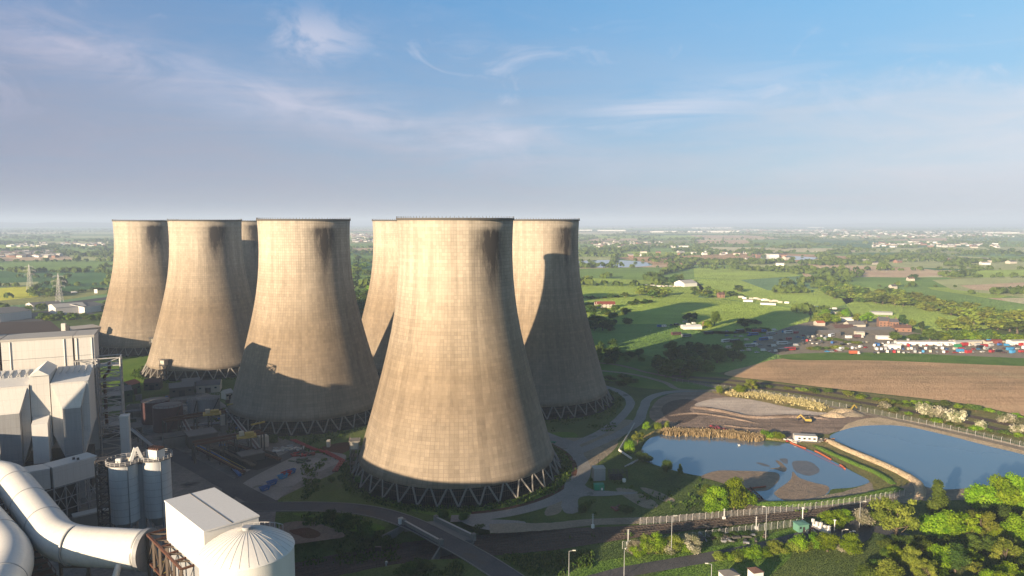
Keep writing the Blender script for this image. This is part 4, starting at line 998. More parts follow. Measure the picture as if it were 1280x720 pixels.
# tanks and sheds of the water works
def tank(px, py, h, r, mat, lab, roof='maroon', base_px=None):
    q = G(px, py, h); t = thing('round_tank', (q.x, q.y, 0), lab, 'tank'); b = MB(); b.cyl(q.x, q.y, 0, h, r, n=40, mat=mat); b.build('shell', t)
    b = MB(); b.cyl(q.x, q.y, h+.003, h+.9, r+.15, r*.35, 40, roof); b.build('roof', t)
    b = MB()
    for i in range(18):
        a = 2*pi*i/18; c2 = 2*pi*(i+1)/18; b.beam((q.x+r*cos(a), q.y+r*sin(a), h), (q.x+r*cos(a), q.y+r*sin(a), h+1.2), .12, mat); b.beam((q.x+r*cos(a), q.y+r*sin(a), h+1.2), (q.x+r*cos(c2), q.y+r*sin(c2), h+1.2), .1, mat)
    for k in range(6): a = -1.2+k*.16; b.beam((q.x+(r+.5)*cos(a), q.y+(r+.5)*sin(a), h*k/6), (q.x+(r+.5)*cos(a+.16), q.y+(r+.5)*sin(a+.16), h*(k+1)/6), .3, 'darksteel')
    b.build('railing', t); return t
tank(194, 500, 12.5, 7.4, 'maroon', 'maroon round tank with a dull purple top, left one of the pair', 'greyroof')
tank(209.5, 506.5, 13.5, 7.6, 'maroon', 'maroon round tank in front, its lid streaked dark', 'greyroof')
tank(260, 497, 10, 6.6, 'greyclad', 'grey ribbed round tank with a dark fringe, near the third tower', 'greyroof')
tank(240, 501, 9.5, 2.6, 'greyclad', 'small grey ribbed tank beside the larger ribbed one', 'greyroof')
GN = []
def shed(px0, px1, h, depth, wall, roof, lab, rh=2.2, cat='shed'):
    A = G(*px0); B = G(*px1); c_ = (A+B)/2; d_ = (B-A); l = d_.length; a = atan2(d_.y, d_.x); n_ = Vector((-sin(a), cos(a), 0)); c_ += n_*depth/2
    t = thing('shed', c_, lab, cat); b = MB(); b.gable((c_.x, c_.y, 0), (l, depth, h), a, rh, wall, roof); b.build('body', t)
    b = MB(); f_ = c_-n_*(depth/2+.06); b.box((f_.x, f_.y, 0), (min(3.5, l*.3), .1, min(h*.7, 4)), a, 'darksteel'); b.build('door', t)
    for k in (-.32, .32):
        b = MB(); q = f_+Vector((cos(a), sin(a), 0))*l*k; b.box((q.x, q.y, h*.55), (1.4, .1, 1), a, 'glass'); b.build('window', t)
    return t
shed((137, 506), (166, 502), 7.5, 13, 'greenclad', 'greyroof', 'dark green shed by the foot of the lattice tower')
shed((163, 495), (176, 491), 7, 9, 'greenclad', 'redroof', 'small shed with a bright red roof behind the green shed')
shed((212, 497), (243, 494), 6, 12, 'darkconc', 'greyroof', 'long grey pump house behind the maroon tanks')
shed((245, 492), (275, 490), 5, 14, 'render', 'slate', 'low building with a blue-grey roof below the second tower')
shed((228, 488), (250, 486), 5, 9, 'concrete', 'greyroof', 'small grey shed at the foot of the second tower')
shed((180, 488), (200, 487), 5, 8, 'darkconc', 'tile', 'brown-roofed hut behind the left maroon tank')
shed((283, 500), (292, 498), 4, 6, 'render', 'paleroof', 'small pale hut right of the ribbed tanks')
shed((160, 548), (178, 545), 5, 7, 'darkconc', 'greyroof', 'low dark pump cabin beside the pipe bridge')
def gantry(a, b_, h, leg_n, lab, w=5):
    A = G(*a, h); B = G(*b_, h); A.z = B.z = 0; d_ = (B-A); l = d_.length; d_.normalize(); n_ = Vector((-d_.y, d_.x, 0))
    t = thing('crane_gantry', A, lab, 'gantry', 'crane gantries over the water works'); 
    for s_ in (0, w):
        b = MB(); b.beam(A+n_*s_+Vector((0, 0, h)), B+n_*s_+Vector((0, 0, h)), .55, 'rust', 1.1)
        b.build('girder', t)
        for k in range(leg_n):
            q = A+d_*l*k/(leg_n-1)+n_*s_; b = MB(); b.beam((q.x, q.y, 0), (q.x, q.y, h-.5), .6, 'darkconc'); b.build('leg', t)
    b = MB()
    for k in range(leg_n): q = A+d_*l*k/(leg_n-1); b.beam(q+Vector((0, 0, h-1)), q+n_*w+Vector((0, 0, h-1)), .4, 'brownsteel')
    b.build('cross_beam', t)
    return A, B, d_, n_
gantry((207, 527), (282, 514), 11, 5, 'rust-brown crane gantry running past the maroon tanks')
gantry((243, 556), (330, 541), 9, 6, 'longer rust-brown crane gantry nearer the camera, over the open pit')
for px, py, h, lab in ((265, 515, 12.2, 'yellow travelling crane on the farther gantry'), (308, 543, 10.2, 'yellow travelling crane on the nearer gantry')):
    q = G(px, py, h); t = thing('travelling_crane', q, lab, 'crane', 'yellow travelling cranes'); b = MB(); b.box((q.x, q.y, h-1.1), (9, 6.5, .6), .42, 'yellow'); b.build('bridge', t)
    b = MB(); b.box((q.x-2.4, q.y, h-.5), (2.2, 2.6, 1.9), .42, 'cream'); b.build('cab', t); b = MB(); b.box((q.x+1.2, q.y+.6, h-.5), (4.2, 2.2, 1.5), .42, 'yellow')
    for k in range(4): b.beam((q.x-3+k*2, q.y-2.6, h-.5), (q.x-3+k*2, q.y-2.6, h+.7), .12, 'yellow')
    b.build('hoist', t)
for (a, b_) , lab in ((((284, 506), (301, 503)), 'yellow jib end beside the ribbed tank'), (((314, 531), (331, 527)), 'yellow jib end in front of the third tower foot')):
    A = G(*a, 11); B = G(*b_, 11); b = MB(); b.beam(A, B, .7, 'yellow'); b.beam((A+B)/2+Vector((0, 0, -.3)), (A+B)/2+Vector((0, 0, -11)), .5, 'darksteel')
    b.build('jib', None, origin=(A.x, A.y, 0), label=lab, cat='crane jib')
bld('filter_basin', rect_px((236, 547), (272, 541), 6, 11), 6, 'darkconc', 'greyroof', 'dull grey concrete filter basin below the farther gantry')
bld('filter_basin', rect_px((205, 549), (232, 545), 5.5, 9), 5.5, 'concrete', 'darkconc', 'pale concrete basin with a dark opening under the maroon tanks')
bld('pump_container', rect_px((302, 572), (331, 566), 3.2, 8), 3.2, 'darkconc', 'greyroof', 'grey-green pump container under the nearer gantry')
bld('white_hut', rect_px((325, 548), (336, 546), 5, 4), 5, 'render', 'render', 'small white hut under the right end of the nearer gantry')
bld('white_panel_store', rect_px((276, 521), (283, 520), 8, 2), 8, 'render', 'render', 'narrow upright white panel store behind the nearer gantry')
# settling basin: rusty inclined raft of girders
for i, (p, q) in enumerate((((247, 560), (305, 590)), ((262, 556), (318, 582)), ((285, 553), (350, 574)))):
    A = G(*p, 3.5); B = G(*q, 1.5); t = thing('inclined_conveyor', (A.x, A.y, 0), ['lowest of three rusty conveyors sloping over the settling pit', 'middle one of three rusty conveyors over the settling pit', 'right-hand rusty conveyor ending by the blue skips'][i], 'conveyor', 'rusty conveyors over the settling pit')
    b = MB(); b.beam(A, B, 1.8, 'rust' if i != 1 else 'brownsteel', .7); b.build('belt', t); b = MB()
    d_ = (B-A).normalized(); n_ = Vector((-d_.y, d_.x, 0)).normalized()
    for s_ in (-1, 1):
        b.beam(A+n_*s_+Vector((0, 0, 1.3)), B+n_*s_+Vector((0, 0, 1.3)), .14, 'yellow' if i == 0 else 'brownsteel')
        for k in range(9): r = A.lerp(B, k/8)+n_*s_; b.beam(r, r+Vector((0, 0, 1.3)), .12, 'brownsteel')
    b.build('handrail', t)
    for k in range(5): r = A.lerp(B, k/4); b = MB(); b.beam((r.x, r.y, 0), r, .4, 'darksteel'); b.build('support', t)
b = MB(); vs = []; S = spline([G(*p) for p in ((238, 556), (262, 566), (284, 580), (300, 596))], False, 8)
b = MB(); b.tube([Vector((p.x, p.y, .9)) for p in S], .75, 'blue', 10); b.build('blue_pipe', None, origin=(S[0].x, S[0].y, 0), label='thick dark blue pipe curving along the settling pit', cat='pipe')
sheet('settling_pit', [(262, 562), (300, 556), (345, 566), (352, 578), (322, 588), (300, 586)], .13, 'blackroof', smooth=False)
# pipe rack along the tanks
A, B = G(155, 528, 5), G(205, 568, 5); t = thing('pipe_rack', (A.x, A.y, 0), 'straight pipe rack running past the maroon tanks towards the silos', 'pipe rack')
d_ = (B-A).normalized(); n_ = Vector((-d_.y, d_.x, 0))
for s_, mt in ((-.9, 'paleroof'), (0, 'greyclad'), (.9, 'brownsteel')): b = MB(); b.tube([A+n_*s_, B+n_*s_], .4, mt, 10); b.build('pipe', t)
b = MB()
for k in range(9): r = A.lerp(B, k/8); b.beam(r-n_*1.4-Vector((0, 0, .4)), r+n_*1.4-Vector((0, 0, .4)), .3, 'darksteel'); b.beam((r.x, r.y, 0), (r.x, r.y, 4.8), .35, 'darksteel')
b.build('support', t)
for i, (p_, q_, h_, lab) in enumerate((((150, 515), (236, 506), 5.5, 'pipe bridge running behind the maroon tanks'), ((222, 512), (240, 545), 4.5, 'short pipe rack right of the maroon tanks'), ((284, 512), (322, 560), 4.5, 'pipe rack between the two crane gantries on the right'), ((225, 533), (290, 527), 4, 'pipe rack along the farther gantry'))):
    A, B = G(*p_, h_), G(*q_, h_); t = thing('pipe_rack', (A.x, A.y, 0), lab, 'pipe rack'); d_ = (B-A).normalized(); n_ = Vector((-d_.y, d_.x, 0))
    for s_, mt in ((-.8, 'greyclad'), (.1, 'maroon'), (1.0, 'paleroof')): b = MB(); b.tube([A+n_*s_, B+n_*s_], .33, mt, 8); b.build('pipe', t)
    for k in range(7):
        r = A.lerp(B, k/6); b = MB(); b.beam(r-n_*1.4-Vector((0, 0, .4)), r+n_*1.4-Vector((0, 0, .4)), .28, 'darksteel'); b.beam((r.x, r.y, 0), (r.x, r.y, h_-.2), .3, 'darksteel'); b.build('support', t)
for i, (px, py, sx, sy, h_, rz, lab) in enumerate(((222, 521, 9, 5, 3, .3, 'low concrete trough between the maroon tanks and ribbed tanks'), (176, 520, 12, 6, 3.5, .5, 'concrete tank with open top left of the maroon tanks'), (298, 518, 8, 6, 4, .2, 'small open concrete tank by the third tower'), (168, 512, 7, 5, 3, .2, 'open concrete tank beside the green shed'), (270, 536, 12, 7, 3, .4, 'open concrete basin between the two gantries'))):
    q = G(px, py); t = thing('open_basin', q, lab, 'basin'); C, S_ = cos(rz), sin(rz)
    for ax, ay, lx, ly in ((0, -sy/2, sx, .5), (0, sy/2, sx, .5), (-sx/2, 0, .5, sy-.52), (sx/2, 0, .5, sy-.52)):
        b = MB(); b.box((q.x+ax*C-ay*S_, q.y+ax*S_+ay*C, 0), (lx, ly, h_), rz, 'concrete'); b.build('side', t)
    b = MB(); b.box((q.x, q.y, 0), (sx-.6, sy-.6, h_*.7), rz, 'blackroof'); b.build('sludge', t)
# scattered plant pieces (valves, drums, cabinets)
random.seed(5)
kinds = [('valve_stand', 'valve stand', 'maroon'), ('drum', 'drum', 'darksteel'), ('cabinet', 'cabinet', 'greyclad'), ('pump', 'pump', 'blue'), ('pallet_stack', 'pallet stack', 'brownsteel')]
for i in range(64):
    px, py = random.uniform(152, 300), random.uniform(496, 560)
    if py > 505+(px-150)*.4+22 or (225 < px < 300 and py < 500): continue
    nm, ca, mt = random.choice(kinds); q = G(px, py); b = MB(); s_ = random.uniform(.7, 1.5)
    if nm == 'valve_stand': b.cyl(q.x, q.y, 0, 2*s_, .35, n=8, mat=mt); b.tube([(q.x-1.6*s_, q.y, 1.2), (q.x+1.6*s_, q.y+.6, 1.2)], .35, mt, 8); b.cyl(q.x, q.y, 2*s_, 2.1*s_, .8, n=10, mat='rust')
    elif nm == 'drum': b.cyl(q.x, q.y, 0, 2.4*s_, 1.3*s_, n=14, mat=random.choice(['darksteel', 'greyclad', 'maroon'])); b.cyl(q.x, q.y, 2.4*s_, 2.7*s_, 1.4*s_, .3, 14, 'greyroof')
    elif nm == 'cabinet': b.box((q.x, q.y, 0), (2.6*s_, 1.6, 2.4*s_), .4, random.choice(['greyclad', 'greenclad', 'concrete'])); b.box((q.x, q.y, 2.4*s_+.003), (2.9*s_, 1.9, .2), .4, 'greyroof')
    elif nm == 'pump': b.box((q.x, q.y, 0), (2.4*s_, 1.2, .4), .4, 'darkconc'); b.tube([(q.x-1*s_, q.y-.4, .95), (q.x+.9*s_, q.y+.4, .95)], .5, mt, 10); b.cyl(q.x+1.1*s_, q.y+.5, .4, 1.9, .3, n=8, mat='rust')
    else:
        for k in range(4): b.box((q.x, q.y, k*.45), (2.2*s_, 1.6*s_, .35), .3+k*.05, 'brownsteel')
    b.build(nm, None, origin=(q.x, q.y, 0), label=ca+' among the tanks and pipes of the water works', cat=ca, group=ca+'s among the tanks')
# skips and red piles
def skip(px, py, mat, lab, rz=.9):
    q = G(px, py); t = thing('skip', q, lab, 'skip', 'skips at the edge of the shaded yard'); C, S_ = cos(rz), sin(rz)
    def P(i, j, k): return (q.x+i*C-j*S_, q.y+i*S_+j*C, k)
    b = MB(); o_, o2 = [(-1.5, -.8), (1.5, -.8), (1.5, .8), (-1.5, .8)], [(-2.3, -1.05), (2.3, -1.05), (2.3, 1.05), (-2.3, 1.05)]
    vs = [P(i, j, .12) for i, j in o_]+[P(i, j, 1.9) for i, j in o2]+[P(i*.94, j*.9, 1.9) for i, j in o2]+[P(i*.95, j*.9, .3) for i, j in o_]
    b.add(vs, [(3, 2, 1, 0)]+[(i, (i+1) % 4, 4+(i+1) % 4, 4+i) for i in range(4)]+[(4+i, 4+(i+1) % 4, 8+(i+1) % 4, 8+i) for i in range(4)]+[(8+i, 8+(i+1) % 4, 12+(i+1) % 4, 12+i) for i in range(4)]+[(12, 13, 14, 15)], mat)
    b.build('bin', t); b = MB()
    for s_ in (-1, 1): b.beam(P(-.8, s_*1.06, .9), P(.8, s_*1.06, .9), .14, 'silver')
    b.build('lifting_lug', t)
skip(331, 613, 'blue', 'blue skip nearest the road junction'); skip(340, 606, 'blue', 'blue skip second from the road junction')
skip(353.5, 598, 'sky', 'light blue skip beside the red one'); skip(358, 594.5, 'red', 'red skip between two blue skips'); skip(363.5, 592, 'blue', 'blue skip farthest from the road junction')
def heap(px, py, n, mats, lab, cat, spread=4):
    q0 = G(px, py); b = MB()
    for i in range(n):
        x = q0.x+random.gauss(0, spread); y = q0.y+random.gauss(0, spread*.6); a = random.uniform(0, 3)
        b.box((x, y, .05+random.random()*.5), (random.uniform(1, 4), random.uniform(.3, 1.2), random.uniform(.2, .7)), a, random.choice(mats))
    b.build(cat.replace(' ', '_'), None, origin=(q0.x, q0.y, 0), label=lab, cat=cat, kind='stuff')
heap(380, 569, 34, ['red', 'redroof', 'red', 'darksteel'], 'tangle of red pipe lengths on the edge of the shaded yard', 'scrap pile', 3)
heap(362, 562, 30, ['paleroof', 'silver', 'greyclad', 'white'], 'heap of pale scrap sheets behind the red pipes', 'scrap pile', 4)
heap(378, 577, 14, ['greenclad', 'darksteel'], 'low heap of dark green scrap beside the red pipes', 'scrap pile', 2)
for i, (pts, lab) in enumerate(((((366, 551), (392, 563)), 'upper straight run of red pipe on the grass bank'), (((405, 565), (428, 577), (419, 590)), 'bent run of paired red pipes beside the nearest tower'), (((390, 562), (408, 567)), 'short dark red pipe run joining two longer ones'))):
    t = thing('red_pipework', G(*pts[0]), lab, 'pipe run', 'red pipe runs on the bank')
    for s_ in (-.9, 0, .9):
        b = MB(); b.tube([G(p[0], p[1])+Vector((s_, s_*.4, .7)) for p in pts], .28, 'red', 8); b.build('pipe', t)
    b = MB()
    for a2, b2 in zip(pts[:-1], pts[1:]):
        for k in range(5): r = G(*a2).lerp(G(*b2), k/4); b = MB(); b.beam((r.x-1.2, r.y-.4, .2), (r.x+1.2, r.y+.4, .2), .35, 'rust'); b.build('support', t)
bld('yard_kiosk', rect_px((408, 552), (412, 552), 3, 2.2), 3, 'render', 'render', 'tiny pale kiosk on the shaded bank between the two front towers')
# brown-roofed turbine hall and pale roofs behind the filter plant
q = [G(-140, 437, 24), G(46, 426, 24), G(84, 420, 24), G(62, 402, 24), G(-140, 408, 24)]
q = [Vector((p.x, p.y, 0)) for p in q]
bld('turbine_hall', q, 24, 'greyclad', 'brownroof', 'large hall with a flat brown felt roof behind the filter plant')
b = MB(); q = G(80, 414, 24); b.box((q.x, q.y, 24.5), (3, 3, 6), .3, 'white'); b.box((q.x+3.4, q.y, 24.5), (2, 2, 4.5), .3, 'darksteel'); b.build('roof_stack', None, origin=(q.x, q.y, 24.5), label='short white and dark vent stack at the corner of the brown roof', cat='vent stack')
bld('long_shed', rect_px((88, 413), (127, 409), 22, 22), 22, 'greyclad', 'paleroof', 'long pale-roofed shed left of the farthest left tower')
bld('service_block', rect_px((100, 421), (124, 418), 14, 12), 14, 'white', 'greyroof', 'grey service block under the long pale-roofed shed', extra=vents(3, 1.4))
for i, (a, c2, h, dp, r_, lab) in enumerate((((70, 394), (108, 391), 9, 40, 'paleroof', 'wide shed with a pale pitched roof behind the trees, left of the towers'), ((106, 392), (132, 388), 8, 40, 'greyroof', 'grey-roofed shed just left of the leftmost tower'),
        ((0, 403), (40, 398), 10, 60, 'greyroof', 'broad grey flat roof at the left edge behind the turbine hall'), ((42, 388), (78, 385), 6, 30, 'greyroof', 'low grey roof beside the motorway'))):
    A, B = G(*a), G(*c2); c_ = (A+B)/2; d_ = B-A; an = atan2(d_.y, d_.x); c_ += Vector((-sin(an), cos(an), 0))*dp/2
    t = thing('warehouse', c_, lab, 'shed'); b = MB(); b.gable((c_.x, c_.y, 0), (d_.length, dp, h), an, 3, 'white', r_, .5); b.build('body', t)
# bridge over the cutting
def par(a, b_, lab):
    A, B = G(*a), G(*b_); t = thing('bridge_parapet', A, lab, 'parapet', 'parapets of the road bridge'); b = MB(); b.beam(A+Vector((0, 0, .75)), B+Vector((0, 0, .75)), .55, 'concrete', 1.5); b.build('wall', t)
    b = MB(); b.beam(A+Vector((0, 0, 1.6)), B+Vector((0, 0, 1.6)), .75, 'paleroof', .18); b.build('coping', t)
    for p in (A, B): b = MB(); b.box((p.x, p.y, -.5), (1.4, 1.4, 2.6), .7, 'concrete'); b.build('pier', t)
    return A, B
A1, B1 = par((505, 655.5), (551, 681), 'near concrete parapet of the road bridge over the railway'); A2, B2 = par((545, 651), (592, 674), 'far long concrete parapet on the outer side of the road bridge')
t = thing('road_bridge', (A1+B1)/2, 'concrete bridge carrying the curved road over the railway cutting', 'bridge')
b = MB(); ct = (A1+B1+A2+B2)/4; P_ = [ct+(p-ct)*.99 for p in (A1, B1, B2, A2)]; b.prism(P_, -1.2, .1, 'concrete'); b.build('deck', t)
for (p, q) in ((A1, A2), (B1, B2)):
    b = MB(); c_ = (p+q)/2; m_ = (A1+B1)/2 if p is A1 else (A1+B1)/2; d_ = (q-p).normalized()
    b.beam(p+Vector((0, 0, -3.6)), q+Vector((0, 0, -3.6)), 1.6, 'concrete', 4.8); b.build('abutment', t)
for p, q in ((A1, G(478, 664)), (B1, G(532, 706)), ):
    q = Vector((q.x, q.y, 0)); b = MB(); b.beam(p+Vector((0, 0, -2)), q+Vector((0, 0, -3.4)), .6, 'concrete', 3.6); b.build('wing_wall', t)
b = MB(); q = G(501, 655); b.box((q.x, q.y, 0), (1.6, 1.2, 2.2), .6, 'whiteclean'); b.box((q.x, q.y, 2.203), (1.8, 1.4, .2), .6, 'paleroof'); b.build('signal_cabinet', None, origin=(q.x, q.y, 0), label='small white cabinet at the left end of the bridge parapet', cat='cabinet')
for px, py, h, lab in ((471, 712, 7, 'railway signal gantry post beside the tracks left of the bridge'), (483, 714, 3, 'short white marker post beside the tracks')):
    q = G(px, py, -4.5); b = MB()
    if h > 4:
        for s_ in (0, 1.2): b.beam((q.x+s_, q.y, -4.8), (q.x+s_, q.y, -4.8+h), .18, 'brownsteel')
        for k in range(8): b.beam((q.x, q.y, -4.6+k*.85), (q.x+1.2, q.y, -4.6+k*.85), .1, 'brownsteel')
        b.box((q.x+.6, q.y, -4.8+h), (2, .8, 1.4), 0, 'black')
    else: b.beam((q.x, q.y, -4.8), (q.x, q.y, -4.8+h), .4, 'whiteclean'); b.box((q.x, q.y, -4.8+h), (.7, .5, .8), 0, 'whiteclean')
    b.build('signal_post', None, origin=(q.x, q.y, -4.8), label=lab, cat='signal post')
# ------------------------------------------------------------------ vegetation
def leaves(rng, C, R, n, size, squash=.85, inner=.25):
    """n leaf faces spread over and inside the lobes C (k,3) with radii R (k)"""
    k = len(C); w = R**2; lo = rng.choice(k, n, p=w/w.sum()); d = rng.normal(size=(n, 3)); d /= np.linalg.norm(d, axis=1)[:, None]
    rad = np.where(rng.random(n) < inner, rng.random(n)**.5, 1+rng.normal(size=n)*.19)
    P = C[lo]+d*(R[lo]*rad)[:, None]*np.array([1, 1, squash]); nrm = d+rng.normal(size=(n, 3))*.55; nrm /= np.linalg.norm(nrm, axis=1)[:, None]
    a = np.cross(nrm, rng.normal(size=(n, 3))); a /= np.linalg.norm(a, axis=1)[:, None]; b_ = np.cross(nrm, a)
    s_ = (size*(.6+.8*rng.random(n)))[:, None]; q = rng.random((n, 4, 1))*.5+.75
    V = np.stack([P-a*s_*q[:, 0], P-b_*s_*.7*q[:, 1], P+a*s_*q[:, 2], P+b_*s_*.7*q[:, 3]], 1)
    tone = np.clip(.5+.5*rng.normal(size=k)[lo]*.45+rng.normal(size=n)*.13, 0, 1)
    return V, tone
def leaf_mesh(name, V, tone, mats, extra=None):
    n = len(V); vs = V.reshape(-1, 3); nv = len(vs); me = bpy.data.meshes.new(name)
    ev, ef = (extra.v, extra.f) if extra else ([], [])
    me.vertices.add(nv+len(ev)); co = np.concatenate([vs, np.array(ev).reshape(-1, 3)]) if ev else vs
    me.vertices.foreach_set('co', co.astype(np.float32).ravel())
    sizes = [4]*n+[len(f) for f in ef]; idx = np.concatenate([np.arange(nv), np.array([i+nv for f in ef for i in f], int)]) if ef else np.arange(nv)
    me.loops.add(len(idx)); me.loops.foreach_set('vertex_index', idx.astype(np.int32)); me.polygons.add(len(sizes))
    st = np.concatenate([[0], np.cumsum(sizes)[:-1]]); me.polygons.foreach_set('loop_start', st.astype(np.int32))
    for k in mats: me.materials.append(M[k])
    me.polygons.foreach_set('material_index', np.array([0]*n+[1]*len(ef), np.int32))
    at = me.attributes.new('tone', 'FLOAT', 'FACE'); at.data.foreach_set('value', np.concatenate([tone, np.zeros(len(ef))]).astype(np.float32))
    me.update(calc_edges=True); me.validate(); return me
def lobes(rng, kind, H=10.0):
    if kind == 'round':
        k = 20; th = rng.random(k)*6.28; r = rng.random(k)**.6*3.0; z = 2.6+rng.random(k)*5.9; r = r*(1-.5*np.clip(z-5, 0, 4)/4)*(1-.25*np.clip(5-z, 0, 3)/3)
        C = np.stack([r*np.cos(th), r*np.sin(th), z], 1); R = .8+rng.random(k)*.8; C = np.vstack([C, [0, 0, 5.2]]); R = np.append(R, 2.2)
    elif kind == 'open':
        k = 24; th = rng.random(k)*6.28; r = .9+rng.random(k)**.5*3.0; z = 3.6+rng.random(k)*5.2; r = r*(1-.3*np.abs(z-6)/3)
        C = np.stack([r*np.cos(th), r*np.sin(th), z], 1); R = .6+rng.random(k)*.65
    elif kind == 'tall':
        k = 16; z = 1.6+np.linspace(0, 7.4, k); r = (1-(z-1.6)/9)*1.1; th = rng.random(k)*6.28
        C = np.stack([r*np.cos(th), r*np.sin(th), z], 1); R = .6+1.2*(1-(z-1.6)/8.6)
    elif kind == 'bush':
        k = 9; th = rng.random(k)*6.28; r = rng.random(k)*2.6; z = 1.2+rng.random(k)*2.2; C = np.stack([r*np.cos(th), r*np.sin(th), z], 1); R = 1.0+rng.random(k)*.9
    else:   # willow-like, many upright shoots
        k = 20; th = rng.random(k)*6.28; r = rng.random(k)**.5*3.2; z = 1.8+rng.random(k)*6.0*(1-r/6); C = np.stack([r*np.cos(th), r*np.sin(th), z], 1); R = .8+rng.random(k)*.8
    return C, R
def trunk_mb(rng, kind, C, R):
    b = MB(); top = {'round': 6.5, 'open': 7.5, 'tall': 8.5, 'bush': 1.4, 'willow': 5}[kind]
    r0 = .3 if kind != 'bush' else .12
    lean = rng.normal(size=2)*.25
    P = [Vector((lean[0]*t_*t_, lean[1]*t_*t_, -.1+top*t_)) for t_ in (0, .25, .5, .75, 1)]
    b.tube(P, [r0*1.25, r0, r0*.75, r0*.45, r0*.15], 'bark', 8)
    order = rng.permutation(len(C))[:(14 if kind == 'open' else 7)]
    for i in order:
        c_ = Vector(C[i]); t_ = min(.8, max(.2, (c_.z-2.2)/top)); s_ = Vector((lean[0]*t_*t_, lean[1]*t_*t_, top*t_*.8)); m_ = s_.lerp(c_, .5)+Vector((0, 0, -.25))
        b.tube([s_, m_, c_], [r0*.4, r0*.26, r0*.07], 'bark', 5)
    return b
LIB = {}
def lib(kind, lod, leafmat, var):
    key = (kind, lod, leafmat, var)
    if key in LIB: return LIB[key]
    rng = np.random.default_rng(hash((['round', 'open', 'tall', 'bush', 'willow'].index(kind), lod, var)) % 99991)
    C, R = lobes(rng, kind)
    n, size = {0: (7500, .2), 1: (1500, .42), 2: (320, .75)}[lod]
    if kind == 'bush': n = int(n*.55)
    if kind == 'open': n = int(n*.75)
    V, tone = leaves(rng, C, R, n, size); tb = trunk_mb(rng, kind, C, R)
    if lod == 0:
        cr = leaf_mesh('crown', V, tone, [leafmat]); tr = bpy.data.meshes.new('trunk'); tr.from_pydata(tb.v, [], tb.f); tr.materials.append(M['bark'])
        tr.polygons.foreach_set('use_smooth', [True]*len(tr.polygons)); LIB[key] = (cr, tr)
    else: LIB[key] = leaf_mesh('tree', V, tone, [leafmat, 'bark'], tb)
    return LIB[key]
PLACED = []
def tree(px, py, h, w, kind='round', mat='leaf', lod=0, label=None, cat=None, group=None, world=False, name=None):
    q = Vector((px, py, 0)) if world else G(px, py); rz = random.uniform(0, 6.28); v = random.randint(0, 2 if lod == 0 else 3)
    base_h = {'round': 9.6, 'open': 9.2, 'tall': 9.6, 'bush': 4.2, 'willow': 8.6}[kind]; base_w = {'round': 7.4, 'open': 7.8, 'tall': 4.4, 'bush': 6.4, 'willow': 7.6}[kind]
    sc = (w/base_w, w/base_w*random.uniform(.9, 1.1), h/base_h)
    nm = name or {'bush': 'bush', 'tall': 'conifer_tree'}.get(kind, 'tree'); cat = cat or {'bush': 'bush'}.get(kind, 'tree')
    q.z = cut_height(q.x, q.y)
    if lod == 0:
        cr, tr = lib(kind, 0, mat, v); o = thing(nm, q, label, cat, group, rz); o.scale = sc
        link('crown', cr, o); link('trunk', tr, o)
    else:
        o = bpy.data.objects.new(nm, lib(kind, lod, mat, v)); COL.objects.link(o); o.location = q; o.rotation_euler = (0, 0, rz); o.scale = sc
        tag(o, label, cat, group)
    PLACED.append(o); return o
def at_once(specs, **kw):
    for s_ in specs: tree(*s_[:6], label=s_[6], **kw)
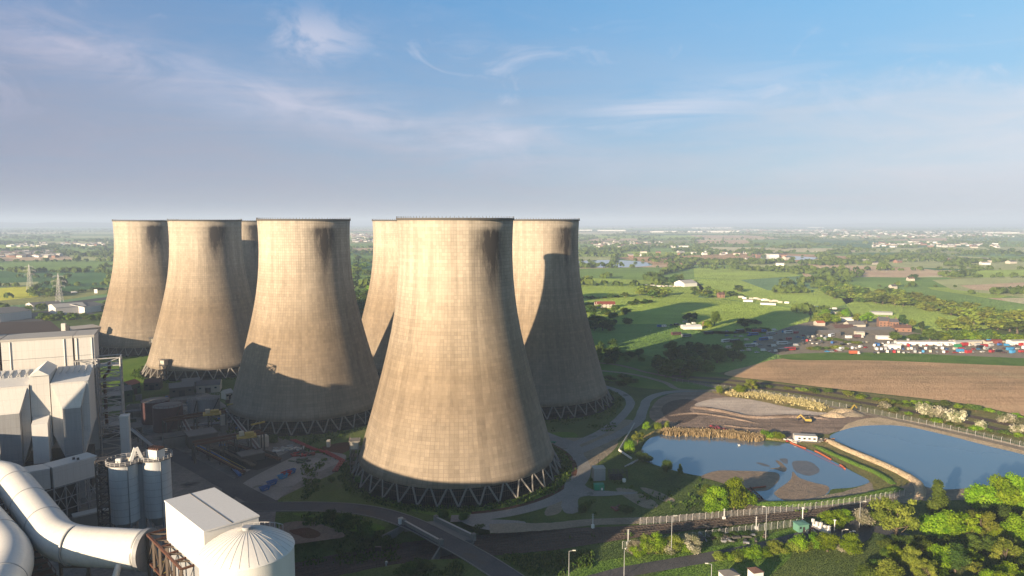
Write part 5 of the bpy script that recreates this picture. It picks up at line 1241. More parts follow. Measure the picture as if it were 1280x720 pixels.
at_once([
 (896, 640, 12, 11, 'willow', 'leaf', 'left half of the bright green tree clump standing between the pond and the fence'),
 (918, 637, 13, 12, 'round', 'leaf', 'tallest crown of the bright green clump between the pond and the fence'),
 (932, 634, 9, 8, 'willow', 'leaf', 'low right crown of the green clump beside the orange boom'),
 (884, 630, 8, 7, 'round', 'leafmid', 'small crown at the left rear of the green clump by the pond'),
 (1120, 677, 15.5, 15, 'open', 'leafolive', 'broad open-crowned tree with pale branches showing, right of the gate'),
 (1171, 648, 15, 7.5, 'tall', 'leafmid', 'narrow pointed tree in front of the right pond, a pale bird on its tip'),
 (1168, 678, 11, 11, 'round', 'leaf', 'bright tree directly below the narrow pointed tree'),
 (1188, 679, 11.5, 11, 'round', 'leaf', 'bright green tree second from the open-crowned one, in the lit row'),
 (1208, 679, 11, 9, 'open', 'leaf', 'slender-stemmed tree in the middle of the lit row'),
 (1224, 680, 11.5, 9.5, 'open', 'leafolive', 'yellowish open tree with pale stems in the lit row'),
 (1243, 682, 8, 6.5, 'round', 'leaf', 'small round tree filling the gap in the lit row'),
 (1268, 682, 12, 10, 'round', 'leaf', 'bright tree at the right end of the lit row'),
 (1292, 680, 12, 10, 'round', 'leafolive', 'tree half cut off by the right edge in the lit row'),
 (1228, 641, 14, 13, 'willow', 'leaf', 'left crown of the tall bright trees against the right pond'),
 (1250, 642, 17, 13, 'willow', 'leaf', 'second crown from the left of the trees against the right pond'),
 (1271, 641, 17.5, 13, 'willow', 'leaf', 'third crown from the left of the trees against the right pond'),
 (1292, 642, 17, 13, 'willow', 'leaf', 'crown against the right pond cut by the picture edge'),
 (1240, 655, 7, 8, 'bush', 'leafdark', 'dark undergrowth bush in the hollow between the two bright tree rows'),
 (1262, 660, 7, 9, 'bush', 'leafdark', 'dark bush in the shaded hollow near the right edge'),
 (1228, 662, 4, 5, 'bush', 'blossom', 'greyish blossoming bush in the shaded hollow'),
 (1042, 656, 6.5, 10, 'willow', 'leaf', 'wide low tree behind the white gate barriers'),
 (1055, 654, 5.5, 7, 'round', 'leaf', 'round low tree beside the white may bush behind the gate'),
 (1078, 657, 5, 8, 'bush', 'blossom', 'white blossoming may bush left of the open-crowned tree'),
 (1086, 656, 4.5, 5, 'bush', 'leaf', 'small green bush touching the may bush'),
 (1034, 689, 6.5, 8.5, 'round', 'leaf', 'round bright bush tree just below the parked car by the gate'),
 (1064, 692, 7, 8.5, 'round', 'leaf', 'round bright bush tree right of the gate yard'),
 (1017, 684, 4.5, 5.5, 'bush', 'leaf', 'small bright bush left of the parked car'),
 (1000, 688, 4.5, 7, 'bush', 'leaf', 'green bush above the shaded lawn at the lower road bend'),
 (1052, 690, 2.8, 4, 'bush', 'blossom', 'low pale bush between the two round bush trees'),
 (797, 556, 6.5, 6.5, 'open', 'leafolive', 'yellowish round tree at the left tip of the pond'),
 (786, 566, 6, 5, 'bush', 'leaf', 'bright green bush beside the bent white pipe'),
 (808, 538, 5, 4.2, 'round', 'leaf', 'narrow bright tree at the head of the pond'),
 (822, 537, 3.8, 4, 'bush', 'leaf', 'left one of two small bright bushes on the reed bank'),
 (833, 536, 3.8, 4, 'bush', 'leafolive', 'right one of two small bright bushes on the reed bank'),
 (806, 577, 4, 7, 'bush', 'leafdark', 'dark bush spreading over the lower left pond shore'),
 (834, 590, 5, 5, 'bush', 'leafdark', 'dark round bush on the lower pond shore'),
 (850, 592, 4.6, 2.2, 'tall', 'leafmid', 'thin upright sapling on the lower pond shore'),
 (959, 548, 4, 7, 'bush', 'leaf', 'left one of the paired bright bushes on the pond dam'),
 (974, 549, 3.6, 6, 'bush', 'leaf', 'right one of the paired bright bushes on the pond dam'),
 (899, 493, 6, 5.5, 'round', 'leaf', 'bright tree left of the sunlit group at the top of the ash bed'),
 (924, 492, 6.5, 9, 'round', 'leaf', 'wide bright tree in the sunlit group above the ash bed'),
 (940, 490, 8, 9, 'open', 'leafolive', 'taller olive tree in the sunlit group above the ash bed'),
 (396, 605, 2.2, 3, 'bush', 'weed', 'small green bush on the bank left of the nearest tower'),
 (414, 604, 2.8, 3.4, 'bush', 'weed', 'rounder green bush on the bank nearest the tower foot'),
 (449, 604, 3, 4, 'bush', 'weed', 'bush against the left foot of the nearest tower'),
 (555, 648, 3.4, 5, 'bush', 'leafdark', 'left bush between the bridge parapet and the nearest tower'),
 (580, 650, 3.0, 4, 'bush', 'leafdark', 'middle bush between the bridge parapet and the nearest tower'),
 (603, 658, 3.6, 5.5, 'bush', 'leafdark', 'right bush beyond the end of the far bridge parapet'),
 (412, 651, 4, 5, 'bush', 'weed', 'pale-topped bush below the curved road, left of the bridge'),
 (430, 656, 4, 8, 'bush', 'weed', 'dark green bush on the slope below the curved road'),
 (457, 664, 4.5, 8, 'bush', 'leafdark', 'dense dark bush beside the wing wall of the bridge'),
 (476, 670, 4, 7, 'bush', 'leafdark', 'dark bush right against the bridge wing wall'),
 (530, 712, 3, 7, 'bush', 'weed', 'low bush on the railway bank right of the bridge'),
 (508, 718, 3, 7, 'bush', 'weed', 'low bush on the railway bank at the bottom edge'),
 (728, 641, 3.4, 4.5, 'bush', 'leafdark', 'left one of two dark bushes beside the gravel road'),
 (733, 636, 2.6, 3.5, 'bush', 'leafmid', 'right one of two dark bushes beside the gravel road'),
 (784, 641, 3, 5.5, 'bush', 'leafdark', 'dark bush below the red crates on the shaded grass'),
 (302, 528, 5, 9, 'bush', 'weed', 'dark green bush behind the left end of the nearer gantry'),
 (341, 553, 3.5, 7, 'bush', 'weed', 'green bush at the foot of the third tower'),
 (893, 407, 17, 13, 'round', 'leafmid', 'big lone dark tree in the middle of the sunlit meadow'),
 (884, 409, 7, 9, 'bush', 'leaf', 'bright bush at the foot of the big lone tree'),
], lod=0)
# lower-right wood in front
random.seed(21)
fr = []
for i in range(60):
    px = random.uniform(1085, 1300); py = random.uniform(697, 775)
    if py < 697+max(0, (1150-px))*.35: continue
    if any(hypot(px-a, (py-b_)*1.6) < 17 for a, b_ in fr): continue
    fr.append((px, py))
fr.sort(key=lambda q: (q[1], q[0]))
for i, (px, py) in enumerate(fr):
    kd = random.choice(['round', 'willow', 'bush', 'open']); mt = random.choice(['leaf', 'leaf', 'leafmid', 'leafolive', 'leafdark'])
    hh_ = random.uniform(7, 10.5) if kd != 'bush' else random.uniform(3, 4.5)
    col_ = {'leaf': 'bright green', 'leafmid': 'mid green', 'leafolive': 'olive', 'leafdark': 'dark green'}[mt]
    tree(px, py, hh_, random.uniform(6.5, 9.5), kd, mt, 0, f'{col_} {"bush" if kd == "bush" else "tree"} in the lower right thicket', group='trees and bushes of the lower right thicket')
# shaded hollow row between the lit row and the thicket
for i in range(12): tree(1105+i*16+random.uniform(-5, 5), 690+random.uniform(-3, 4), random.uniform(4.5, 6.5), random.uniform(6.5, 9), random.choice(['round', 'bush', 'open']), random.choice(['leafdark', 'leafmid']), 0, 'dark green bush in the shaded strip below the lit row of trees', 'bush', 'bushes of the shaded strip', name='bush')
for i, (px, py) in enumerate([(1110, 700), (1095, 712)]): tree(px, py, 3, 5, 'bush', 'weed', 0, ['low bush at the left corner of the thicket, by the shaded lawn', 'low bush on the shaded lawn at the bottom edge'][i])

def row(pts, n, h, w, kinds, mats, label, group, lod=1, jx=3, jy=1.0, cat=None):
    S = [Vector((p[0], p[1], 0)) for p in pts]; L = [0]
    for a, b_ in zip(S[:-1], S[1:]): L.append(L[-1]+(b_-a).length)
    for i in range(n):
        t_ = L[-1]*(i+.5)/n; k = max(j for j in range(len(L)-1) if L[j] <= t_); f_ = (t_-L[k])/(L[k+1]-L[k]); p = S[k].lerp(S[k+1], f_)
        kd = random.choice(kinds); sc = random.uniform(.75, 1.25)
        tree(p.x+random.uniform(-jx, jx), p.y+random.uniform(-jy, jy), h*sc*(.6 if kd == 'bush' else 1), w*sc, kd, random.choice(mats), lod, label, cat or ('bush' if kd == 'bush' else 'tree'), group)
def wood(poly, n, h, w, kinds, mats, label, group, lod=1, cat=None):
    xs_ = [p[0] for p in poly]; ys_ = [p[1] for p in poly]; got = []; tries = 0
    while len(got) < n and tries < n*60:
        tries += 1; x = random.uniform(min(xs_), max(xs_)); y = random.uniform(min(ys_), max(ys_)); ins = False
        for i in range(len(poly)):
            (x1, y1), (x2, y2) = poly[i], poly[i-1]
            if (y1 > y) != (y2 > y) and x < (x2-x1)*(y-y1)/(y2-y1)+x1: ins = not ins
        if not ins: continue
        q = G(x, y)
        if any((q-r).length < w*.55 for r in got): continue
        got.append(q); kd = random.choice(kinds); sc = random.uniform(.7, 1.25)
        tree(q.x, q.y, h*sc*(.6 if kd == 'bush' else 1), w*sc, kd, random.choice(mats), lod, label, cat or ('bush' if kd == 'bush' else 'tree'), group, world=True)
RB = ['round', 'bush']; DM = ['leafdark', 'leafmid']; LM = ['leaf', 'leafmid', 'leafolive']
row([(788, 694), (815, 691), (845, 689), (868, 688)], 9, 6, 7, ['bush', 'willow', 'round'], ['leaf', 'leaf', 'leafolive', 'blossom'], 'bright hedge bush between the railway and the lower road', 'bright hedge bushes by the lower road', 0, 2, 1, 'bush')
row([(892, 699), (930, 698), (970, 692), (1000, 688), (1012, 687)], 10, 4.6, 6, ['bush', 'bush', 'willow'], ['leaf', 'leafolive', 'leaf'], 'bright bush in the hedge along the lower side of the lower road', 'hedge bushes below the lower road', 0, 2, 1, 'bush')
row([(884, 668), (905, 671), (925, 667), (938, 668)], 6, 2.6, 5, ['bush'], ['leafdark', 'weed'], 'low dark bush by the brush pile above the lower road', 'low bushes by the brush pile', 0, 2, 1, 'bush')
row([(985, 632), (1060, 627), (1110, 621)], 10, 1.4, 3, ['bush'], ['leafolive', 'weed'], 'low scrub on the dam below the pond', 'low scrub on the pond dam', 1, 2, .6, 'bush')
row([(935, 482), (980, 486), (1040, 492), (1100, 503), (1160, 513)], 12, 3.6, 7, RB, ['leafolive', 'leafmid', 'leaf'], 'green scrub bush on the ploughed-field side of the disused railway', 'scrub along the field side of the railway', 1, 3, .8, 'bush')
row([(1100, 505), (1120, 505), (1150, 507), (1170, 509), (1215, 512), (1280, 524)], 14, 3.8, 7, RB, ['leafolive', 'leafmid', 'leaf'], 'rounded green bush on the railway bank below the ploughed field', 'rounded bushes on the railway bank', 1, 4, 1.2, 'bush')
for px, py, lab in ((1106, 511, 'first pale may bush beside the long fence'), (1158, 520, 'pale may bush beside the fence, left of the largest one'), (1175, 524, 'wide pale may bush next to the largest one'), (1196, 528, 'largest white may bush beside the long fence'),
                    (1225, 536, 'small pale may bush on the fence line'), (1253, 528, 'white may bush near the field corner by the right edge'), (1264, 528, 'second white may bush near the field corner'), (1272, 541, 'broad pale may bush at the right end of the fence')):
    tree(px, py, 4.2 if 'largest' not in lab else 6.5, 7 if 'largest' not in lab else 10, 'bush', 'blossom', 1, lab)
row([(1110, 513), (1150, 522), (1200, 535), (1245, 541), (1280, 548)], 10, 3, 6, ['bush'], ['leaf', 'leafmid'], 'low green bush between the may bushes', 'low bushes between the may bushes', 1, 3, 1, 'bush')
# shaded slopes right of the towers
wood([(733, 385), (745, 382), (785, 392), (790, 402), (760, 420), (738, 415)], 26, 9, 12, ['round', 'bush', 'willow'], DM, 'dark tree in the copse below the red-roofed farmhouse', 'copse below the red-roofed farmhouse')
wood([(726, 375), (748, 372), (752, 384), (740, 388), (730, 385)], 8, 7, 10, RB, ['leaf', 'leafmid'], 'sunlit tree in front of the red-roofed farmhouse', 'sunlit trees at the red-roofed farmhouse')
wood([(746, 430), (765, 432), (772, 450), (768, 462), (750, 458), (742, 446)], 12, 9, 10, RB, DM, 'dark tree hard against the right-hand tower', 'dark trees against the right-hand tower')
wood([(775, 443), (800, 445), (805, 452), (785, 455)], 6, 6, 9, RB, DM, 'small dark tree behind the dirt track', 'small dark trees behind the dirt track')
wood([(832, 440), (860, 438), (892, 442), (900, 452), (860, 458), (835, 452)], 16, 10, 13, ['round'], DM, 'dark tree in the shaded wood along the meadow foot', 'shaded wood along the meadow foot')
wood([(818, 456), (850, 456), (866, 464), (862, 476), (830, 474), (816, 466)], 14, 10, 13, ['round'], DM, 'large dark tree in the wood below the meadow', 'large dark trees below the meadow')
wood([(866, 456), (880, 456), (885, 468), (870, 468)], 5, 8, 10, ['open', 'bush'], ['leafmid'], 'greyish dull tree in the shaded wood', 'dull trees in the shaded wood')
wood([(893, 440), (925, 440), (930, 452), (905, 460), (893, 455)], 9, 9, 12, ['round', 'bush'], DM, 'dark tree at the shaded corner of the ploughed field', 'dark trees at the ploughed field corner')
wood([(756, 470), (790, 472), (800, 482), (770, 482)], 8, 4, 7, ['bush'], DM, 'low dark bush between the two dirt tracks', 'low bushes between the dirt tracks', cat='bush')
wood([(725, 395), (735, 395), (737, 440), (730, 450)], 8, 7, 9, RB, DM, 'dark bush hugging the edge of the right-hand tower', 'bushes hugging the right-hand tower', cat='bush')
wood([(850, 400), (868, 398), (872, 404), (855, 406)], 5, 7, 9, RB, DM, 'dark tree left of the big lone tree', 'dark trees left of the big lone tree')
wood([(915, 404), (935, 402), (948, 406), (930, 410)], 5, 7, 12, RB, DM, 'dark tree right of the big lone tree', 'dark trees right of the big lone tree')
# middle distance
wood([(812, 348), (850, 347), (852, 356), (815, 356)], 10, 13, 20, ['round'], DM, 'dark tree behind the white greenhouse farm', 'trees behind the greenhouse farm', 2)
wood([(788, 364), (832, 363), (838, 373), (795, 374)], 14, 10, 17, ['round'], ['leafmid', 'leafolive'], 'tree in the long copse in front of the greenhouse farm', 'copse in front of the greenhouse farm', 2)
wood([(862, 364), (925, 363), (930, 373), (870, 373)], 16, 9, 15, ['round', 'bush'], ['leafmid', 'leafolive', 'leafdark'], 'tree in the scattered grove beside the lane of caravans', 'grove beside the caravan lane', 2)
row([(783, 382), (800, 380), (815, 378)], 6, 6, 10, RB, DM, 'dark hedge tree in the middle of the bright meadow', 'short hedge in the bright meadow', 2, 2, .3)
row([(725, 374), (760, 373), (785, 371)], 7, 6, 12, RB, DM, 'dark hedge tree at the top of the shaded strip', 'hedge at the top of the shaded strip', 2, 2, .3)
wood([(1028, 362), (1065, 362), (1110, 370), (1160, 378), (1220, 391), (1290, 400), (1300, 425), (1250, 414), (1195, 395), (1130, 384), (1060, 376), (1035, 372)], 105, 12, 22, ['round', 'willow'], ['leafolive', 'leafmid', 'leafolive'], 'tree in the long olive-green wood behind the vehicle yard', 'long olive wood behind the vehicle yard', 2)
wood([(1170, 412), (1195, 405), (1220, 408), (1222, 415), (1190, 418)], 10, 10, 15, ['round'], ['leafolive'], 'olive tree in the grove right of the brick house', 'olive grove right of the brick house', 2)
wood([(1012, 396), (1035, 394), (1055, 397), (1050, 405), (1020, 406)], 12, 9, 13, ['round'], ['leafolive', 'leaf'], 'sunlit tree behind the scrap sheds', 'sunlit trees behind the scrap sheds', 1)
for px, py, h_, w_, mt, lab in ((1057, 400, 14, 13, 'leaf', 'bright green tree left of the brick house group'), (1083, 405, 14, 17, 'leaf', 'big bright green tree directly left of the brick house'), (1072, 402, 10, 12, 'leafolive', 'olive tree between the two bright ones near the brick house'),
        (1128, 407, 12, 10, 'leafdark', 'dark tree right behind the brick house'), (1152, 414, 11, 8, 'leafdark', 'dark purple-leaved tree standing alone right of the brick house'), (1140, 410, 9, 11, 'leafolive', 'pale green tree right of the brick house'),
        (1206, 412, 8, 8, 'leafdark', 'small dark lone tree in the field right of the houses'), (1120, 426, 9, 14, 'leafmid', 'wide green tree at the left end of the yard hedge'), (1143, 427, 8, 13, 'leafmid', 'second green tree of the yard hedge'),
        (1140, 350, 13, 22, 'leafdark', 'dark lone tree beside a white house in the far field')):
    tree(px, py, h_, w_, 'round', mt, 1, lab)
row([(1158, 427), (1200, 427), (1250, 428), (1300, 430)], 16, 10, 15, ['round'], ['leaf', 'leafmid'], 'green tree in the clipped row behind the long white shed', 'clipped tree row behind the white shed', 1, 2, .5)
row([(1020, 424), (1060, 428), (1072, 430)], 7, 4, 8, ['bush'], ['leafolive', 'leafmid'], 'bush between rows of parked vehicles', 'bushes between the parked vehicles', 1, 3, 1)
row([(1012, 437), (1040, 436), (1056, 438)], 6, 4.5, 9, ['bush'], ['leafolive', 'blossom', 'leafmid'], 'pale bush at the corner of the ploughed field and yard', 'bushes at the yard corner', 1, 3, 1)
row([(930, 413), (965, 414)], 4, 5, 8, ['bush'], DM, 'dark bush on the shaded meadow', 'bushes on the shaded meadow', 1, 3, 1)
# left side
row([(47, 401), (75, 399), (105, 400), (132, 399)], 18, 8, 11, ['round', 'willow'], ['leaf', 'leafmid'], 'green tree in the row behind the brown roof', 'green tree row behind the brown roof', 1, 3, 1)
wood([(48, 365), (75, 362), (78, 370), (60, 372)], 10, 9, 15, RB, ['leaf', 'leafmid'], 'tree beside the pylon field', 'trees beside the pylon field', 2)
row([(78, 368), (110, 364), (138, 361)], 9, 6, 12, RB, DM, 'dark roadside tree above the motorway', 'dark roadside trees above the motorway', 2, 2, .5)
row([(95, 388), (120, 384), (135, 384)], 8, 6, 11, RB, ['leaf', 'leafmid'], 'sunlit bush between the sheds and the motorway', 'sunlit bushes by the motorway', 2, 2, 1)
wood([(440, 320), (466, 318), (468, 345), (458, 400), (446, 402), (440, 350)], 30, 12, 20, ['round'], ['leafmid', 'leafdark', 'leaf'], 'tree in the wood seen through the gap between towers', 'wood seen between the towers', 2)

# far hedgerows, copses and woods nobody could count: one object
rng = np.random.default_rng(3); TP = []
for (a, b_) in HEDGE:
    a = np.array(a[:2]); b_ = np.array(b_[:2]); L_ = np.linalg.norm(b_-a); dist = (a[1]+b_[1])/2
    if dist > 16000: continue
    if dist < 1200 and a[0] > -200: continue
    dens = rng.choice([0, .35, .8, 1.0]); step = 11+dist*.0035
    for k in range(int(L_/step)):
        if rng.random() > dens: continue
        p = a+(b_-a)*(k+rng.random())*step/L_; TP.append((p[0]+rng.normal()*2.5, p[1]+rng.normal()*2.5, rng.uniform(3.5, 9)*(1.6 if rng.random() < .12 else 1)))
for px0, py0, px1, py1, n_ in ((730, 316, 780, 319, 60), (800, 326, 960, 332, 160), (930, 328, 1060, 331, 120), (940, 334, 1000, 342, 60), (985, 341, 1040, 366, 120), (1000, 322, 1280, 334, 260), (930, 300, 1280, 318, 420), (724, 300, 930, 318, 320),
                              (0, 312, 145, 322, 260), (0, 300, 145, 310, 200), (0, 340, 140, 341, 50), (0, 286, 145, 298, 260), (440, 290, 500, 318, 120), (726, 290, 1280, 300, 420), (1185, 344, 1280, 347, 30), (860, 334, 870, 336, 6), (722, 334, 870, 336, 40),
                              (1000, 388, 1012, 392, 6), (1232, 366, 1280, 372, 16), (1050, 346, 1130, 349, 30), (745, 292, 780, 296, 60)):
    nc = max(1, n_//22)
    for c_ in range(nc):
        cx, cy = rng.uniform(px0, px1), rng.uniform(py0, py1); n2 = n_//nc; sx = rng.uniform(5, 22); slope = rng.uniform(-.05, .08)
        for k in range(n2):
            x = cx+rng.normal()*sx; y = cy+(x-cx)*slope+rng.normal()*.45
            if y > 279.5+4: q = G(x, y); TP.append((q.x, q.y, rng.uniform(5, 11)))
TP = np.array(TP); print('far trees', len(TP))
m_ = len(TP); nf = 16; s_ = TP[:, 2]; dist = TP[:, 1]; s_ = s_*(1+dist/14000)
base = np.repeat(np.stack([TP[:, 0], TP[:, 1], s_*.5], 1), nf, 0); sr = np.repeat(s_, nf)
d_ = rng.normal(size=(m_*nf, 3)); d_ /= np.linalg.norm(d_, axis=1)[:, None]; d_[:, 2] = np.abs(d_[:, 2])*1.1-.25
P = base+d_*sr[:, None]*np.array([.72, .72, .55]); nrm = d_+rng.normal(size=d_.shape)*.3; nrm /= np.linalg.norm(nrm, axis=1)[:, None]
a_ = np.cross(nrm, rng.normal(size=d_.shape)); a_ /= np.linalg.norm(a_, axis=1)[:, None]; b_ = np.cross(nrm, a_); ss = (sr*.42)[:, None]
V = np.stack([P-a_*ss, P-b_*ss, P+a_*ss, P+b_*ss], 1); V[:, :, 2] = np.maximum(V[:, :, 2], .05)
tone = np.repeat(np.clip(.5+rng.normal(size=m_)*.25, 0, 1), nf)
link('distant_trees', leaf_mesh('distant_trees', V, tone, ['leafmid']), kind='stuff')

# reeds and rank weeds
def tufts(name, pts, h, w, mat, nf=5):
    rng = np.random.default_rng(len(pts)); P = np.array([(p[0], p[1], p[2] if len(p) > 2 else 0) for p in pts]); m_ = len(P)
    P = np.repeat(P, nf, 0)+np.concatenate([rng.normal(size=(m_*nf, 2))*w*.5, np.zeros((m_*nf, 1))], 1); an = rng.random(m_*nf)*6.28
    d_ = np.stack([np.cos(an), np.sin(an), 0*an], 1)*(w*.3*(.5+rng.random(m_*nf)))[:, None]; hh_ = (h*(.5+rng.random(m_*nf)))[:, None]*np.array([[0, 0, 1]])
    le = np.concatenate([rng.normal(size=(m_*nf, 2))*h*.25, np.zeros((m_*nf, 1))], 1)
    V = np.stack([P-d_, P+d_, P+d_*.5+hh_+le, P-d_*.5+hh_+le], 1)
    link(name, leaf_mesh(name, V, np.clip(rng.random(m_*nf), 0, 1), [mat]), kind='stuff')
def band_pts(pts, n, wpx):
    out = []; S = [Vector((p[0], p[1], 0)) for p in pts]
    for i in range(n):
        t_ = random.random()*(len(S)-1); k = int(t_); p = S[k].lerp(S[k+1], t_-k); q = G(p.x+random.gauss(0, 2), p.y+random.gauss(0, wpx)); out.append((q.x, q.y, .1))
    return out
tufts('reeds', band_pts([(832, 542), (870, 543), (912, 545), (950, 550)], 1500, 1.2), 1.9, 1.0, 'reed')
tufts('reeds', band_pts([(905, 490), (950, 494), (1000, 503), (1030, 510)], 900, 2), 1.0, 1.2, 'reed')
W_ = []
random.seed(9)
def zone(x0, y0, x1, y1, n, avoid=None):
    for i in range(n):
        x, y = random.uniform(x0, x1), random.uniform(y0, y1); q = G(x, y)
        if mnoise.noise(Vector((q.x*.06, q.y*.06, 0))) < -.02: continue
        if (hypot(q.x-AC[0], q.y-AC[1]) < 63) or min((q-r).length for r in RC[::3]) < 7: continue
        if avoid and avoid(x, y): continue
        W_.append((q.x, q.y, cut_height(q.x, q.y)))
zone(380, 545, 450, 625, 700); zone(380, 640, 500, 690, 700); zone(520, 690, 640, 720, 400); zone(620, 668, 800, 672, 10); zone(600, 690, 740, 718, 700)
zone(735, 600, 880, 645, 70); zone(690, 470, 770, 540, 500); zone(800, 590, 900, 640, 30); zone(1000, 640, 1120, 652, 400)
for i in range(900):
    a = random.uniform(0, 6.28); r = random.uniform(48.5, 53.5); W_.append((AC[0]+r*cos(a), AC[1]+r*sin(a), 0))
for k in 'BCDEG':
    for i in range(260): a = random.uniform(0, 6.28); r = random.uniform(50.2, 55); W_.append((TPOS[k][0]+r*cos(a), TPOS[k][1]+r*sin(a), 0))
tufts('weeds', W_, .8, 1.3, 'weed', 6)
# ------------------------------------------------------------------ fences, posts, kiosks, vehicles, houses
def fence(pts, step, h, lab, n_wire=6, pale=.6):
    S = [Vector(p) if isinstance(p, Vector) else G(*p) for p in pts]; t = thing('fence', S[0], lab, 'fence')
    L = sum((b_-a).length for a, b_ in zip(S[:-1], S[1:])); n_ = int(L/step); out = []
    for i in range(n_+1):
        d_ = L*i/n_
        for a, b_ in zip(S[:-1], S[1:]):
            l = (b_-a).length
            if d_ <= l+1e-6: out.append(a.lerp(b_, min(1, d_/l))); break
            d_ -= l
    for q in out[:100]:
        z_ = cut_height(q.x, q.y); b = MB(); b.beam((q.x, q.y, z_), (q.x, q.y, z_+h), .13, 'whitesteel'); b.beam((q.x, q.y, z_+h), (q.x+.3, q.y-.3, z_+h+.4), .1, 'whitesteel'); b.build('post', t)
    b = MB()
    for p, q in zip(out[:-1], out[1:]):
        for k in range(n_wire): z_ = .15+(h-.2)*k/(n_wire-1); b.beam((p.x, p.y, z_+cut_height(p.x, p.y)), (q.x, q.y, z_+cut_height(q.x, q.y)), .03, 'silver')
        m_ = int((q-p).length/pale)
        for k in range(1, m_): r = p.lerp(q, k/m_); b.beam((r.x, r.y, .1), (r.x, r.y, h-.05), .035, 'silver')
    b.build('wire_mesh', t); return t
fence([(800, 657), (870, 651), (940, 645), (1010, 638), (1080, 629), (1130, 620)], 2.6, 2.8, 'pale wire mesh fence along the gravel road below the pond')
fence([(778, 686), (860, 675), (940, 665), (1003, 657)], 2.6, 2.6, 'second wire mesh fence on the railway side, left of the green cabin')
fence([(905, 487), (1000, 500), (1100, 519), (1200, 541), (1290, 562), (1330, 574)], 4, 2.8, 'long wire mesh fence between the pond shore and the disused railway', 5, .8)
fence([(846, 478), (905, 487)], 4, 2.6, 'short fence end above the ash bed', 5, .8)
def lamp_post(px, py, h, lab, arm=1.6, az=0.0):
    q = G(px, py); t = thing('street_lamp', q, lab, 'street lamp'); b = MB(); b.cyl(q.x, q.y, 0, h, .13, .08, 8, 'silver'); b.build('pole', t)
    b = MB(); e = (q.x+arm*cos(az), q.y+arm*sin(az), h+.3); b.beam((q.x, q.y, h), e, .1, 'silver'); b.build('arm', t)
    b = MB(); b.box((e[0], e[1], e[2]-.1), (1.0, .4, .2), az, 'lamp'); b.build('lamp_head', t)
lamp_post(711, 727, 10, 'lamp post at the bottom edge, left of the lower road'); lamp_post(780, 722, 9, 'lamp post beside the gap at the start of the bright hedge', 1.2, 1.0)
lamp_post(839, 694, 13.5, 'tall lamp post in the bright hedge above the lower road', 1.4, .3); lamp_post(957, 675, 12, 'tall lamp post on the verge left of the green cabin', 1, 2.8)
lamp_post(889, 728, 6, 'short curved lamp post above the two kiosk roofs', 1.6, pi); lamp_post(1074, 660, 10, 'lamp post beside the white may bush'); 
lamp_post(1061, 682, 5, 'right one of a pair of short posts by the gate yard'); lamp_post(1052, 678, 4.5, 'left one of a pair of short posts by the gate yard')
for px, py, h, lab in ((741, 660, 5.5, 'white signal post standing on the gravel road'), (826, 680, 3.5, 'short white post in the hedge left of the tall lamp'), (905, 650, 4.5, 'white mast at the fence below the tree clump'), (945, 662, 5, 'white tripod mast at the second fence'), (785, 682, 6, 'thin grey post at the left end of the second fence')):
    q = G(px, py); t = thing('signal_mast', q, lab, 'mast'); b = MB(); b.cyl(q.x, q.y, 0, h, .16, .1, 8, 'whiteclean'); b.build('pole', t)
    b = MB(); b.box((q.x, q.y, 0), (1.0, .8, 1.3), .3, 'whiteclean'); b.build('cabinet', t)
    b = MB()
    for k in range(3): b.beam((q.x-.5, q.y, h-.3-k*.7), (q.x+.5, q.y, h-.3-k*.7), .1, 'silver')
    b.build('rung', t)
def kiosk(px, py, sx, sy, h, wall, roof, lab, rh=1.1):
    q = G(px, py); t = thing('kiosk', q, lab, 'kiosk'); b = MB(); b.box((q.x, q.y, 0), (sx, sy, h), .25, wall); b.build('wall', t)
    b = MB(); C, S_ = cos(.25), sin(.25)
    def P(i, j, k): return (q.x+i*C-j*S_, q.y+i*S_+j*C, k)
    a, c2 = sx/2+.3, sy/2+.3; b.add([P(-a, -c2, h+.01), P(a, -c2, h+.01), P(a, c2, h+.01), P(-a, c2, h+.01), P(0, 0, h+rh)], [(0, 1, 4), (1, 2, 4), (2, 3, 4), (3, 0, 4), (3, 2, 1, 0)], roof); b.build('roof', t)
    b = MB(); d_ = P(0, -sy/2-.04, 0); b.box(d_, (.9, .06, 2), .25, 'darksteel'); b.build('door', t)
    b = MB(); d_ = P(-sx*.33, -sy/2-.04, h*.5); b.box(d_, (.8, .06, .8), .25, 'glass'); b.build('window', t)
kiosk(911, 728, 5, 4, 3.2, 'whiteclean', 'greyroof', 'white kiosk with a grey roof at the bottom edge'); kiosk(944, 727, 3.4, 3.4, 3.8, 'whiteclean', 'tile', 'white kiosk with a brown roof at the bottom edge')
kiosk(1001, 663, 4.2, 3.4, 2.9, 'teal', 'teal', 'pale green cabin at the gate by the lower road', .3)
# gate with white columns
a0, a1 = G(1016, 659), G(1036, 668); t = thing('gate_barrier', a0, 'row of white gate columns joined by a low white barrier', 'gate')
for k in range(5):
    q = a0.lerp(a1, k/4); b = MB(); b.box((q.x, q.y, 0), (.8, .8, 3.2-(k % 2)*.4), .4, 'whiteclean'); b.build('column', t)
b = MB(); b.beam(a0+Vector((0, 0, 1)), a1+Vector((0, 0, 1)), .6, 'whiteclean', .9); b.beam(a0+Vector((-.9, -.5, .6)), a1+Vector((-.9, -.5, .6)), .5, 'whitesteel', .7); b.build('barrier', t)
for (px, py, h) , lab in (((1003, 652, 5.2), 'taller white post behind the green cabin'), ((1043, 664, 4), 'slim grey post right of the gate columns')):
    q = G(px, py); b = MB(); b.cyl(q.x, q.y, 0, h, .22, .18, 8, 'whiteclean'); b.box((q.x, q.y, h), (.7, .5, .4), 0, 'whiteclean'); b.build('gate_post', None, origin=(q.x, q.y, 0), label=lab, cat='post')
